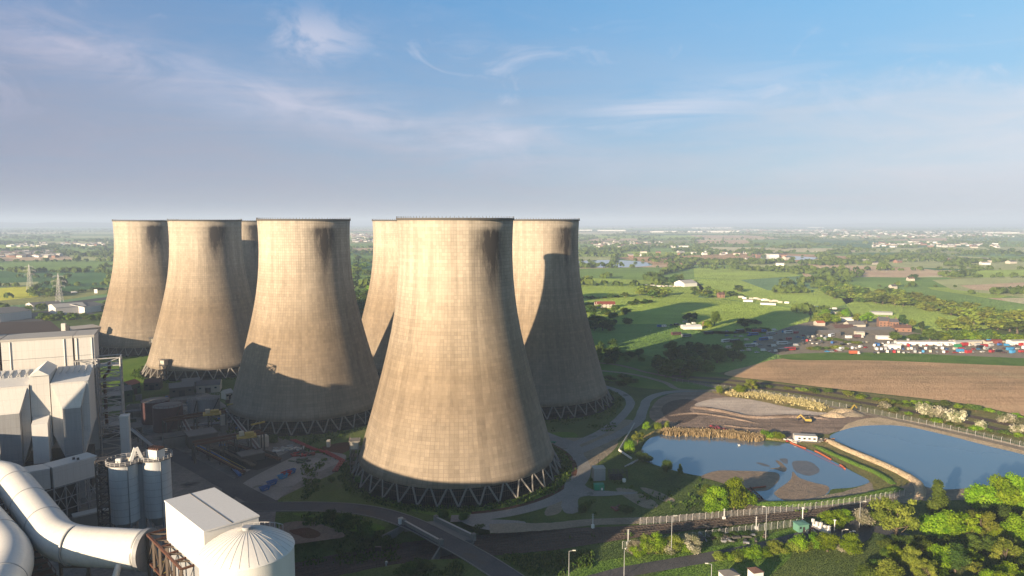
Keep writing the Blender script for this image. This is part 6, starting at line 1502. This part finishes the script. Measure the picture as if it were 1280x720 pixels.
heap(1011, 664, 14, ['rust', 'brick', 'render'], 'heap of reddish rubble between the green cabin and the gate', 'rubble pile', 1)
heap(905, 670, 50, ['brownsteel', 'darkconc', 'greyclad'], 'grey-brown brush pile above the lower road', 'brush pile', 5)
# container and scaffold by the service road
q = G(749, 606); t = thing('site_cabin', q, 'grey box cabin standing directly behind the bright green container', 'cabin'); b = MB(); q1 = G(748, 599); b.box((q1.x, q1.y, 0), (5.2, 4, 5.4), .15, 'greyclad'); b.build('wall', t); b = MB(); b.box((q1.x, q1.y, 5.403), (5.4, 4.2, .25), .15, 'paleroof'); b.build('roof', t)
q = G(748.5, 612); t = thing('shipping_container', q, 'bright green container in front of the grey cabin by the service road', 'container'); b = MB(); b.box((q.x, q.y, 0), (4.2, 2.4, 2.6), .1, 'green')
for k in range(9): b.box((q.x-1.9+k*.47, q.y-1.24-.03+k*.047-.0, .2), (.12, .06, 2.2), .1, 'green')
b.build('body', t); b = MB(); b.box((q.x+1.2, q.y-1.2, .2), (.8, .12, 1), .1, 'whiteclean'); b.build('label_panel', t)
q = G(762, 600); t = thing('scaffold', q, 'dark scaffold of pipes and a white tank beside the grey cabin', 'scaffold'); b = MB()
for i in range(5):
    for j in range(3):
        x, y = q.x+i*2, q.y+j*2; b.beam((x, y, 0), (x, y, 3.6), .14, 'darksteel')
        if i: b.beam((x, y, 3.4), (x-2, y, 3.4), .12, 'darksteel'); b.beam((x, y, 1.6), (x-2, y, 3.4), .1, 'darksteel')
        if j: b.beam((x, y, 3.4), (x, y-2, 3.4), .12, 'darksteel')
b.box((q.x+3, q.y+1.5, 0), (5, 3, 1.8), .1, 'blackroof'); b.build('frame', t); b = MB(); b.cyl(q.x+6, q.y-2.2, 0, 1.3, .8, n=14, mat='whiteclean'); b.cyl(q.x+6, q.y-2.2, 1.303, 1.6, .8, .2, 14, 'whiteclean'); b.build('tank', t)
for a, b_, lab in (((747, 600), (747, 584), 'thin dark mast rising from the scaffold'),):
    q = G(748, 594); b2 = MB(); b2.cyl(q.x, q.y, 0, 7.5, .14, .1, 8, 'darksteel'); b2.beam((q.x, q.y, 7.2), (q.x+4, q.y, 6.6), .12, 'darksteel'); b2.build('mast', None, origin=(q.x, q.y, 0), label='thin dark mast with a side arm by the grey cabin', cat='mast')
# bent white pipe by the pond
t = thing('pond_pipe', G(773, 564), 'bent pale pipe running from the service road down to the pond', 'pipe')
b = MB(); b.tube([G(793, 531)+Vector((0, 0, .9)), G(774, 564)+Vector((0, 0, .9))], .38, 'paleroof', 10); b.build('upper_run', t)
b = MB(); b.tube([G(774, 565)+Vector((0, 0, .9)), G(789, 575)+Vector((0, 0, .9))], .5, 'whiteclean', 10); b.build('lower_run', t)
for k in range(7): r = G(793, 531).lerp(G(774, 564), k/6); b = MB(); b.beam(r, r+Vector((0, 0, .6)), .3, 'darkconc'); b.build('support', t)
for k in range(3):
    A, B = G(781+k*4, 584-k*1.5), G(792+k*3.2, 578-k*1.5); b = MB(); b.tube([A+Vector((0, 0, .4)), B+Vector((0, 0, .4))], .28, 'paleroof', 8)
    b.build('spare_pipe', None, origin=A, label='pale pipe length laid in a row of three on the grass by the pond', cat='pipe', group='three spare pipe lengths by the pond')
heap(773, 636, 16, ['maroon', 'rust', 'redroof'], 'pile of dull red crates on the shaded grass', 'crate pile', 1.5)
heap(691, 554, 4, ['green'], 'small bright green drums beside the service road', 'drum pile', .6)
# booms and pond-side gear
t = thing('floating_boom', G(985, 556), 'string of orange floats along the dam between the ponds', 'boom')
S = spline([G(*p) for p in ((988, 554), (1003, 560), (1020, 565), (1035, 573), (1052, 583), (1056, 587))], False, 14)
b = MB()
for i in range(0, len(S)-1):
    if (i//9) % 3 != 2: b.tube([S[i]+Vector((0, 0, .35)), S[i].lerp(S[i+1], .8)+Vector((0, 0, .35))], .42, 'orange', 8)
b.build('float', t)
b = MB(); b.beam(S[0]+Vector((0, 0, .3)), S[-1]+Vector((0, 0, .3)), .08, 'red'); b.build('cable', t)
b = MB()
for i in range(6): A = G(936+i*3.6, 612-i*.5); B = G(939+i*3.6, 611.6-i*.5); b.tube([A+Vector((0, 0, .45)), B+Vector((0, 0, .45))], .4, 'orange', 8)
b.build('floating_boom', None, origin=G(936, 612), label='short line of orange floats at the mud bank above the tree clump', cat='boom')
t = thing('intake_ramp', G(940, 620), 'orange-brown sloping intake ramp beside the tree clump', 'ramp'); b = MB()
for k in range(3): b.beam(G(930+k*4, 614-k*.8)+Vector((0, 0, 1.2)), G(946+k*4, 628-k*1.2)+Vector((0, 0, .5)), .45, 'rust' if k != 1 else 'orange')
b.build('rail', t); b = MB()
for k in range(7): b.beam(G(930+k*2.3, 614+k*2)+Vector((0, 0, 1)), G(938+k*2.3, 612.4+k*1.8)+Vector((0, 0, 1)), .3, 'brownsteel')
b.build('rung', t)
t = thing('pontoon', G(1003, 552), 'white boxy pump pontoon moored on the dam between the ponds', 'pump station'); q = G(1006, 551); b = MB(); b.box((q.x, q.y, .2), (11, 4.5, 3), -.18, 'white', 'paleroof'); b.build('cabin', t)
b = MB(); b.box((q.x, q.y, .03), (13, 6, .5), -.18, 'darkconc'); b.build('base', t); b = MB()
for k in range(4): b.box((q.x-3.5+k*2.4, q.y-2.3+(1.5-k)*.43, 1.4), (1.2, .12, .9), -.18, 'glass')
b.build('window', t)
heap(990, 552, 14, ['white', 'red', 'blue', 'render'], 'jumble of white and red gear left of the pump pontoon', 'gear pile', 2)
heap(1028, 551, 22, ['rust', 'brick', 'render', 'concrete'], 'rusty pipework and pallets right of the pump pontoon', 'gear pile', 3.5)
heap(895, 536, 14, ['brick', 'rust', 'red'], 'small pile of red brick rubble on the ash bed edge', 'rubble pile', 2.2)
for px, py, s_, lab, mt in ((1055, 516, 1.0, 'low yellow spoil heap at the right end of the ash bed', 'sand'), (1042, 520, .8, 'left yellowish spoil heap on the ash bed', 'sand'), (1066, 519, .8, 'rounded spoil heap nearest the fence', 'gravel')):
    q = G(px, py); b = MB(); n = 14; vs = []
    for k, (r, z_) in enumerate(((5.5, .08), (4, 1.2), (2.2, 2.1), (.8, 2.5))):
        for i in range(n): a = 2*pi*i/n; rr = r*s_*(1+.25*mnoise.noise(Vector((cos(a)*2, sin(a)*2, px+k)))); vs.append((q.x+rr*cos(a)*1.7, q.y+rr*sin(a), z_*s_))
    b.add(vs, [(k*n+i, k*n+(i+1) % n, (k+1)*n+(i+1) % n, (k+1)*n+i) for k in range(3) for i in range(n)], mt, True); b.add(vs[-n:], [tuple(range(n))], mt); b.build('spoil_heap', None, origin=(q.x, q.y, 0), label=lab, cat='spoil heap')
def digger(px, py, rz, lab):
    q = G(px, py); t = thing('excavator', q, lab, 'excavator', 'diggers on the ash bed'); C, S_ = cos(rz), sin(rz)
    def P(i, j, k): return (q.x+i*C-j*S_, q.y+i*S_+j*C, k)
    for s_ in (-1, 1): b = MB(); c_ = P(0, s_*1.1, .1); b.box(c_, (4, .6, .9), rz, 'black'); b.build('track', t)
    b = MB(); b.box(P(-.4, 0, 1.02), (3.4, 2.5, 1.2), rz, 'yellow'); b.build('body', t); b = MB(); b.box(P(.5, .7, 2.23), (1.4, 1.1, 1.1), rz, 'glass', 'yellow'); b.build('cab', t)
    b = MB(); b.beam(P(1.2, -.3, 1.6), P(3.6, -.3, 4.2), .5, 'yellow'); b.beam(P(3.6, -.3, 4.2), P(5.6, -.3, 2.0), .4, 'yellow'); b.build('boom', t); b = MB(); b.box(P(5.6, -.3, .9), (.9, 1.1, 1.1), rz, 'darksteel'); b.build('bucket', t)
digger(1009, 528, 2.9, 'yellow excavator in the middle of the ash bed'); digger(1061, 515, .3, 'yellow excavator on top of the spoil heaps')
# birds' perch on the pointed tree, white specks on the pond
for px, py, lab in ((924, 557, 'white swan on the near pond, left of the middle'), (1170, 606, None)):
    if lab is None: continue
    q = G(px, py, .2); b = MB(); b.tube([(q.x-.6, q.y, .35), (q.x, q.y, .5), (q.x+.6, q.y, .35)], [.12, .38, .1], 'whiteclean', 10); b.tube([(q.x-.5, q.y, .4), (q.x-.75, q.y, .9), (q.x-.95, q.y, 1.0)], [.1, .07, .06], 'whiteclean', 8)
    b.build('swan', None, origin=(q.x, q.y, .2), label=lab, cat='bird')

# vehicles ----------------------------------------------------------
def profile(b, prof, w, mat, rz=0):
    n = len(prof); vs = [(x, -w/2, z_) for x, z_ in prof]+[(x, w/2, z_) for x, z_ in prof]
    b.add(vs, [(i, (i+1) % n, n+(i+1) % n, n+i)[::-1] for i in range(n)]+[tuple(range(n)), tuple(range(2*n-1, n-1, -1))], mat)
def wheel(b, x, y, r=.33, w=.22):
    n = 12; vs = [(x+r*cos(2*pi*i/n), y+s_*w/2, r+r*sin(2*pi*i/n)) for s_ in (-1, 1) for i in range(n)]
    b.add(vs, [(i, (i+1) % n, n+(i+1) % n, n+i) for i in range(n)]+[tuple(range(n-1, -1, -1)), tuple(range(n, 2*n))], 'tyre')
def veh_parts(kind, col):
    """list of (part name, MB) in local space, x forward"""
    B, Gl, Wh = MB(), MB(), []
    if kind == 'car':
        profile(B, [(-2.1, .35), (2.05, .35), (2.15, .75), (1.3, .92), (.95, .95), (-1.3, .98), (-2.1, .9), (-2.2, .6)], 1.72, col)
        profile(Gl, [(1.0, .955), (.35, 1.38), (-1.2, 1.4), (-1.9, .985)], 1.5, 'glass'); profile(B, [(.4, 1.385), (.3, 1.46), (-1.15, 1.47), (-1.3, 1.405)], 1.46, col); ax = (1.35, -1.35); w = .78
    elif kind == 'van':
        profile(B, [(-2.5, .4), (2.5, .4), (2.6, 1.0), (1.9, 1.3), (1.2, 2.2), (-2.5, 2.25)], 1.95, col); profile(Gl, [(1.95, 1.28), (1.86, 1.36), (1.27, 2.1), (1.3, 1.3)], 1.99, 'glass'); ax = (1.6, -1.6); w = .9
    elif kind == 'caravan':
        profile(B, [(-2.7, .5), (2.4, .5), (2.8, 1.1), (2.5, 2.4), (2.2, 2.6), (-2.5, 2.6), (-2.8, 2.3)], 2.2, col); profile(Gl, [(2.2, 1.4), (2.2, 2.0), (.9, 2.0), (.9, 1.4)], 2.24, 'glass'); profile(Gl, [(-.3, 1.4), (-.3, 2.0), (-1.8, 2.0), (-1.8, 1.4)], 2.24, 'glass'); B.beam((2.7, 0, .55), (4, 0, .5), .12, 'darksteel'); ax = (-.1,); w = 1.02
    elif kind == 'bus':
        profile(B, [(-5, .5), (5, .5), (5.1, 1.5), (4.9, 3.0), (-5, 3.05)], 2.5, col); profile(Gl, [(4.4, 1.7), (4.4, 2.6), (-4.6, 2.6), (-4.6, 1.7)], 2.54, 'glass'); ax = (3.4, -3.2); w = 1.15
    elif kind == 'lorry':
        profile(B, [(-4.5, 1.0), (1.9, 1.0), (1.9, 3.6), (-4.5, 3.6)], 2.4, col); profile(B, [(2.2, .6), (4.4, .6), (4.4, 1.7), (4.1, 2.8), (2.2, 2.9)], 2.3, 'white'); profile(Gl, [(4.36, 1.8), (4.15, 2.6), (3.4, 2.6), (3.4, 1.8)], 2.34, 'glass'); B.beam((-4.4, 0, .8), (3, 0, .8), .9, 'darksteel', .3); ax = (3.4, -2.2, -3.4); w = 1.05
    else:  # container
        B.box((0, 0, .1), (6.1, 2.4, 2.5), 0, col)
        for i in range(13): B.box((-2.9+i*.48, -1.23, .3), (.14, .06, 2.1), 0, col); B.box((-2.9+i*.48, 1.23, .3), (.14, .06, 2.1), 0, col)
        Gl.box((3.07, 0, .2), (.04, 2.2, 2.3), 0, 'darksteel'); ax = (); w = 0
    for x in ax:
        for s_ in (-1, 1): m_ = MB(); wheel(m_, x, s_*w, .34 if kind in ('car', 'van', 'caravan') else .5); Wh.append(m_)
    return B, Gl, Wh
VL = {}
def veh_mesh(kind, col):
    if (kind, col) in VL: return VL[kind, col]
    B, Gl, Wh = veh_parts(kind, col); b = MB()
    for p in [B, Gl]+Wh:
        off = len(b.v); b.v += p.v
        for f_, mi, sm in zip(p.f, p.mi, p.sm): b.f.append(tuple(i+off for i in f_)); b.mi.append(b.m(p.mats[mi])); b.sm.append(sm)
    me = bpy.data.meshes.new(kind); me.from_pydata(b.v, [], b.f)
    for k in b.mats: me.materials.append(M[k])
    me.polygons.foreach_set('material_index', b.mi); VL[kind, col] = me; return me
CN = {'whiteclean': 'white', 'silver': 'silver', 'black': 'black', 'blue': 'dark blue', 'red': 'red', 'cream': 'cream', 'sky': 'light blue', 'cargreen': 'green', 'yellow': 'yellow', 'render': 'off-white', 'orange': 'orange', 'greyclad': 'grey', 'maroon': 'maroon', 'teal': 'pale green'}
VN = {'car': 'parked_car', 'van': 'van', 'caravan': 'caravan', 'bus': 'coach', 'lorry': 'lorry', 'container': 'storage_container'}
VC = {'car': 'car', 'van': 'van', 'caravan': 'caravan', 'bus': 'coach', 'lorry': 'lorry', 'container': 'container'}
VEH = []
def vehicle(px, py, kind, col, rz, where, group):
    q = G(px, py); q.z = .2
    for r, rr in VEH:
        if (q-r).length < (3.4 if kind in ('car', 'van') else 4.2): return None
    VEH.append((q, 1)); o = link(VN[kind], veh_mesh(kind, col)); o.location = q; o.rotation_euler = (0, 0, rz); tag(o, f'{CN[col]} {VC[kind]} {where}', VC[kind], group)
    return o
random.seed(33)
cw = ['whiteclean']*6+['silver']*4+['black']*2+['blue']*2+['red']*2+['cream', 'render', 'greyclad', 'sky', 'maroon']
def vrow(x0, y0, x1, y1, n, kinds, where, group, rz=None, cols=None, jy=.5):
    for i in range(n):
        f_ = (i+random.uniform(.2, .8))/n; kd = random.choice(kinds); c_ = random.choice(cols or cw)
        vehicle(x0+(x1-x0)*f_, y0+(y1-y0)*f_+random.uniform(-jy, jy), kd, c_, (rz if rz is not None else random.uniform(.2, 1.0))+random.gauss(0, .12), where, group)
g1 = 'vehicles crowded in the front rows of the yard'; KC = ['car', 'car', 'van', 'caravan', 'van']
vrow(1135, 443, 1135, 425, 5, KC, 'in the short file right of the yard entrance', g1, 1.2)
for yy, rn in ((441, 'nearest the ploughed field'), (437, 'one row back from the field'), (432.5, 'in the middle rows'), (429, 'in the rear rows')):
    vrow(1092, yy+.5, 1180, yy, 22, KC, 'left of the blue container, '+rn, g1, 1.1)
    vrow(1182, yy+.3, 1300, yy, 22, ['caravan', 'car', 'van', 'container', 'lorry', 'car'], 'right of the blue container, '+rn, 'vehicles in the right half of the yard', .4, cw+['whiteclean', 'render', 'red', 'cargreen', 'maroon'])
vrow(1032, 440.5, 1054, 439, 6, ['car', 'van'], 'beside the pale bushes at the field corner', g1, .3)
for yy in (418, 421, 425, 429): vrow(1000, yy+2, 1048, yy, 8, ['car', 'van', 'bus', 'car'], 'among the shaded scrap rows left of the sheds', 'vehicles of the shaded scrap rows', .8)
vrow(1050, 432, 1090, 428, 11, KC, 'between the bushes and the yard entrance', g1, .7); vrow(1050, 438, 1088, 434, 10, KC, 'just left of the yard entrance', g1, .7)
vrow(1056, 423, 1075, 423, 3, ['lorry', 'container'], 'in front of the low farm sheds', g1, .1)
for yy in (412, 417, 424, 431, 437): vrow(905, yy+5, 1000, yy, 11, ['car', 'van', 'caravan', 'car', 'bus'], 'scattered over the shaded end of the meadow', 'vehicles scattered over the shaded meadow', .3, None, 2)
vrow(820, 412, 870, 403, 9, ['caravan', 'van', 'car'], 'left of the sunlit tent hall in the meadow', 'vehicles left of the tent hall', .4, None, 2)
for px, py, kd, c_, rz, w_ in ((845, 419, 'bus', 'maroon', .3, 'alone on the sunlit meadow strip'), (858, 421.5, 'bus', 'greyclad', .3, 'at the edge of the sunlit meadow strip'), (886, 418, 'bus', 'black', .2, 'in shade right of the sunlit meadow strip'), (924, 435, 'lorry', 'red', .1, 'alone low on the shaded meadow'),
        (1068, 443.5, 'lorry', 'orange', .05, 'at the yard edge beside the ploughed field'), (1200, 440, 'container', 'sky', .1, 'standing out at the front of the yard'), (1197, 434, 'container', 'cargreen', .1, 'directly behind the light blue container'), (1262, 438, 'container', 'sky', .3, 'near the right edge of the yard'),
        (1230, 434, 'container', 'red', .2, 'in the right half of the yard')): vehicle(px, py, kd, c_, rz, w_, None)
vrow(806, 358, 850, 358.5, 14, ['caravan', 'van'], 'in the long line at the greenhouse farm', 'caravans at the greenhouse farm', 0, ['whiteclean', 'cream', 'render', 'silver'], .6)
vrow(925, 373, 985, 380, 16, ['caravan', 'lorry', 'container'], 'along the lane beyond the meadow', 'caravans along the lane', -.3, ['whiteclean', 'render', 'cream'], .5)
vrow(1003, 382, 1045, 387, 12, ['caravan', 'car', 'van'], 'in the lane behind the sunlit trees', 'vehicles behind the sunlit trees', -.2, None, .8); vrow(1035, 392, 1062, 393, 9, ['caravan', 'van'], 'on the plot left of the bright green trees', 'caravans left of the bright green trees', 0, ['whiteclean', 'render'], 1)
# three nearer cars keep their parts
for px, py, kd, col, rz, lab in ((1028, 674, 'car', 'silver', .3, 'silver car parked below the white gate columns'), (1024, 680, 'car', 'whiteclean', .25, 'white car half hidden by the round bright bush at the gate'), (1090, 566, None, None, 0, None)):
    if kd is None: continue
    q = G(px, py); q.z = .09; t = thing('parked_car', q, lab, 'car', None, rz); B, Gl, Wh = veh_parts(kd, col); B2 = [('body', B), ('cabin_glass', Gl)]+[('wheel', w_) for w_ in Wh]
    for nm, p in B2:
        me = bpy.data.meshes.new(nm); me.from_pydata(p.v, [], p.f)
        for k in p.mats: me.materials.append(M[k])
        me.polygons.foreach_set('material_index', p.mi); link(nm, me, t)

# houses ------------------------------------------------------------
def house(px, py, L, D, h, rh, rz, wall, roof, lab, cat='house', name='house', wins=3, chim=True, group=None):
    q = G(px, py); t = thing(name, q, lab, cat, group); b = MB(); b.gable((q.x, q.y, 0), (L, D, h), rz, rh, wall, roof); b.build('body', t); C, S_ = cos(rz), sin(rz)
    def P(i, j, k): return (q.x+i*C-j*S_, q.y+i*S_+j*C, k)
    for k in range(wins):
        for z_ in ([1.0, 3.6] if h > 4.5 else [1.2]):
            b = MB(); b.box(P(-L/2+L*(k+.5)/wins, -D/2-.04, z_), (1.3, .08, 1.2), rz, 'glass'); b.build('window', t)
    if chim: b = MB(); b.box(P(L*.3, 0, h+rh*.5), (1, .8, rh*.8), rz, 'brick'); b.build('chimney', t)
house(1104, 408, 11, 9, 6.5, 4, -.2, 'brick', 'slate', 'orange brick house with a dark slate roof, tallest by the yard'); house(1116, 409, 9, 8, 6, 3.5, -.2, 'brick', 'slate', 'second orange brick house adjoining on the right')
house(1127, 414, 16, 9, 4, 3, -.2, 'brick', 'tile', 'low brown-roofed house right of the brick houses')
def barn(px, py, L, D, h, rh, rz, wall, roof, lab): house(px, py, L, D, h, rh, rz, wall, roof, lab, 'shed', 'barn', 0, False)
barn(1088, 416, 42, 16, 4, 2.2, .12, 'darkconc', 'greyroof', 'long grey-roofed open shed in the yard centre'); barn(1052, 413, 22, 14, 3.5, 3, .1, 'darkconc', 'tile', 'brown-roofed shed left of the grey open shed')
barn(1068, 409, 18, 12, 3.5, 3, .1, 'render', 'greyroof', 'grey shed with pale walls behind the long open shed'); barn(1035, 419, 20, 12, 3.5, 2, .1, 'darkconc', 'greyroof', 'dull grey shed at the left of the farm yard')
barn(1024, 407, 9, 8, 3.5, 2, .1, 'render', 'orange', 'small hut with an orange sheet roof'); barn(1107, 424, 17, 5, 3, .8, -.1, 'whiteclean', 'whiteclean', 'long low white cabin by the yard entrance')
barn(1074, 420, 8, 6, 4, 1, 0, 'render', 'paleroof', 'small pale two-storey cabin before the grey shed'); barn(1116, 436, 11, 6, 3.5, 1, -.1, 'whiteclean', 'whiteclean', 'white cabin at the left end of the yard hedge')
barn(1160, 431, 60, 6, 3.2, .8, -.02, 'whiteclean', 'paleroof', 'very long low white shed in front of the clipped tree row'); barn(1208, 431, 26, 7, 3.5, 1, .15, 'render', 'paleroof', 'pale shed at the right end of the long white shed')
barn(1244, 429, 9, 6, 3.2, .8, .1, 'redroof', 'redroof', 'red-roofed stall near the right end of the yard'); barn(1234, 430, 7, 5, 2.8, .8, .1, 'render', 'redroof', 'dark red stall beside the red-roofed one'); barn(1275, 431, 22, 8, 4, 1, .1, 'whiteclean', 'paleroof', 'white shed cut by the right picture edge')
barn(1058, 400+.5, 14, 6, 3, 1, 0, 'whiteclean', 'whiteclean', 'white cabin behind the bright green tree left of the houses'); barn(1101, 393, 24, 10, 3, 1, -.3, 'silver', 'paleroof', 'bluish grey polytunnel behind the brick houses')
barn(864, 411, 20, 10, 3, 1.6, .1, 'whiteclean', 'whiteclean', 'white tent hall gleaming at the tip of the sunlit strip'); house(884, 408, 8, 7, 3.5, 2.5, .2, 'brick', 'tile', 'small pink-brick house by the big lone tree', wins=2)
house(757, 384.5, 24, 9, 5, 3.5, .05, 'render', 'redroof', 'white farmhouse with a red roof above the shaded copse', wins=5); house(748, 384, 10, 8, 4.5, 3, .05, 'render', 'redroof', 'red-roofed annex left of the white farmhouse', wins=2)
barn(857, 357.5, 30, 26, 6, 5, .5, 'whiteclean', 'paleroof', 'large pale glasshouse at the right end of the greenhouse farm'); house(901, 372, 9, 8, 5, 3, .1, 'brick', 'tile', 'small brick house in the grove beside the caravan lane', wins=2)
barn(935, 377, 13, 8, 2.6, 1, -.3, 'whiteclean', 'paleroof', 'white shed in the caravan lane'); barn(960, 381, 20, 6, 2.4, .8, -.35, 'whiteclean', 'paleroof', 'long white polytunnel in the caravan lane'); barn(1000, 386, 18, 5, 2.4, .8, -.3, 'whiteclean', 'paleroof', 'long white polytunnel nearer the sheds')
house(1138, 351, 12, 9, 4.5, 3, 0, 'render', 'tile', 'white house beside the dark lone tree in the far field', wins=2); house(1116, 361, 10, 9, 4.5, 3, .2, 'render', 'slate', 'pale house half hidden in the long olive wood', wins=2)
# far warehouses and town
for i, (x0, x1, y, h, lab) in enumerate(((724, 740, 288.5, 14, 'far white warehouse next to the right-hand tower'), (748, 782, 289, 16, 'widest far white warehouse on the skyline'), (815, 850, 290.5, 14, 'far white warehouse left of the pair'), (860, 918, 290.5, 14, 'longest far white warehouse right of the pair'), (866, 915, 285.5, 16, 'farthest white warehouse just under the horizon'),
        (1012, 1030, 285, 14, 'small white warehouse near the middle of the horizon'), (1232, 1275, 292, 14, 'white warehouse at the right picture edge'), (1150, 1165, 291, 10, 'small pale shed in the far right town'), (962, 974, 321, 7, 'pale shed beside the far pond'), (1128, 1140, 307, 8, 'pale shed in the far right countryside'), (838, 862, 309.5, 7, 'low pale factory roof in the far middle woods'))):
    A, B = G(x0, y), G(x1, y); c_ = (A+B)/2; dp = 120 if y < 295 else 50; t = thing('warehouse', c_, lab, 'warehouse', 'far white warehouses')
    b = MB(); b.box((c_.x, c_.y+dp/2, 0), (B.x-A.x, dp, h), 0, 'whiteclean', 'paleroof'); b.build('body', t)
    b = MB(); b.box((c_.x, c_.y+dp/2, h+.01), ((B.x-A.x)*.96, dp*.9, 1.5), 0, 'paleroof'); b.build('roof', t)
rng = np.random.default_rng(8); b = MB()
def town(x0, y0, x1, y1, n):
    for i in range(n):
        x = rng.uniform(x0, x1); y = rng.uniform(y0, y1); q = G(x, y); s_ = rng.uniform(8, 16)*(1+q.y/9000)
        b.gable((q.x, q.y, 0), (s_*1.4, s_*.8, 5+q.y/2500), rng.uniform(-.5, .5), 3, rng.choice(['render', 'whiteclean', 'brick', 'paleroof']), rng.choice(['tile', 'slate', 'paleroof', 'greyroof']))
town(1010, 290, 1280, 297, 170); town(900, 287, 1100, 290, 80); town(1090, 303, 1250, 310, 60); town(0, 315, 75, 322, 90); town(0, 303, 140, 309, 50); town(440, 293, 480, 303, 90); town(740, 302, 830, 310, 40); town(40, 283, 60, 285, 20); town(780, 316, 1000, 324, 20); town(930, 325, 1280, 332, 16)
b.build('distant_houses', kind='stuff')
# motorway and pylons, left
ribbon('motorway', [(-120, 398), (0, 389), (60, 382), (110, 376), (150, 371), (220, 364)], 30, .2, 'asphalt'); ribbon('motorway', [(-120, 408), (0, 399), (60, 389), (110, 382), (150, 377)], 12, .22, 'asphalt')
sheet('car_park', [(-60, 404), (40, 392), (90, 388), (120, 392), (60, 400), (0, 412)], .23, 'asphalt', smooth=False)
def pylon(px, py, h, lab):
    q = G(px, py); t = thing('pylon', q, lab, 'pylon', 'pylons beyond the motorway'); C0 = [(-4, -4), (4, -4), (4, 4), (-4, 4)]; ws = .24
    def L(k, z_): s_ = 1-.82*min(1, z_/(h*.85)); return Vector((q.x+C0[k][0]*s_, q.y+C0[k][1]*s_, z_))
    b = MB()
    for k in range(4): b.beam(L(k, 0), L(k, h*.85), ws, 'whitesteel'); b.beam(L(k, h*.85), (q.x, q.y, h), ws, 'whitesteel')
    for j in range(9):
        z0, z1 = h*.85*j/9, h*.85*(j+1)/9
        for k in range(4): b.beam(L(k, z0), L((k+1) % 4, z1), ws*.6, 'whitesteel'); b.beam(L((k+1) % 4, z0), L(k, z1), ws*.6, 'whitesteel'); b.beam(L(k, z1), L((k+1) % 4, z1), ws*.6, 'silver')
    b.build('mast', t)
    for f_, l in ((.62, 8), (.76, 10), (.9, 7)):
        b = MB(); z_ = h*f_
        for s_ in (-1, 1):
            b.beam((q.x, q.y-.6, z_), (q.x+s_*l, q.y, z_), ws*.7, 'whitesteel'); b.beam((q.x, q.y, z_+2.2), (q.x+s_*l, q.y, z_), ws*.7, 'whitesteel'); b.beam((q.x+s_*l, q.y, z_), (q.x+s_*l, q.y, z_-2.5), .3, 'silver')
        b.build('crossarm', t)
pylon(75, 384, 46, 'tall lattice pylon nearest the leftmost tower'); pylon(38, 363, 44, 'left one of two distant lattice pylons')

for px, py, lab in ((93, 367, 'small white lorry on the motorway verge'), (120, 368, 'white road sign beside the motorway')):
    if 'lorry' in lab: o = vehicle(px, py, 'lorry', 'whiteclean', .5, 'on the far verge of the motorway', None)
    else:
        q = G(px, py); b = MB(); b.box((q.x, q.y, 2), (5, .3, 6), 0, 'whiteclean'); b.beam((q.x-2, q.y, 0), (q.x-2, q.y, 2), .3, 'silver'); b.beam((q.x+2, q.y, 0), (q.x+2, q.y, 2), .3, 'silver'); b.build('road_sign', None, origin=q, label=lab, cat='sign')
# ------------------------------------------------------------------ labels: where several share one, say which in order from the left
def finish_labels():
    bpy.context.view_layer.update(); by = {}
    for o in SC.objects:
        if o.parent is None and o.get('label'): by.setdefault(o['label'], []).append(o)
    ordn = ['leftmost', 'second from left', 'third from left', 'fourth from left', 'fifth from left', 'sixth from left', 'seventh from left', 'eighth from left', 'ninth from left', 'tenth from left', 'eleventh from left', 'twelfth from left']
    for lab, L in by.items():
        if len(L) == 1: continue
        L.sort(key=lambda o: PX(o.location.x, o.location.y, o.location.z)[0])
        if len(L) <= 12 and len(lab.split()) <= 13:
            for i, o in enumerate(L): o['label'] = lab+', '+(ordn[i] if i < len(L)-1 else 'rightmost')
        else:
            for o in L:
                if not o.get('group'): o['group'] = lab
finish_labels()
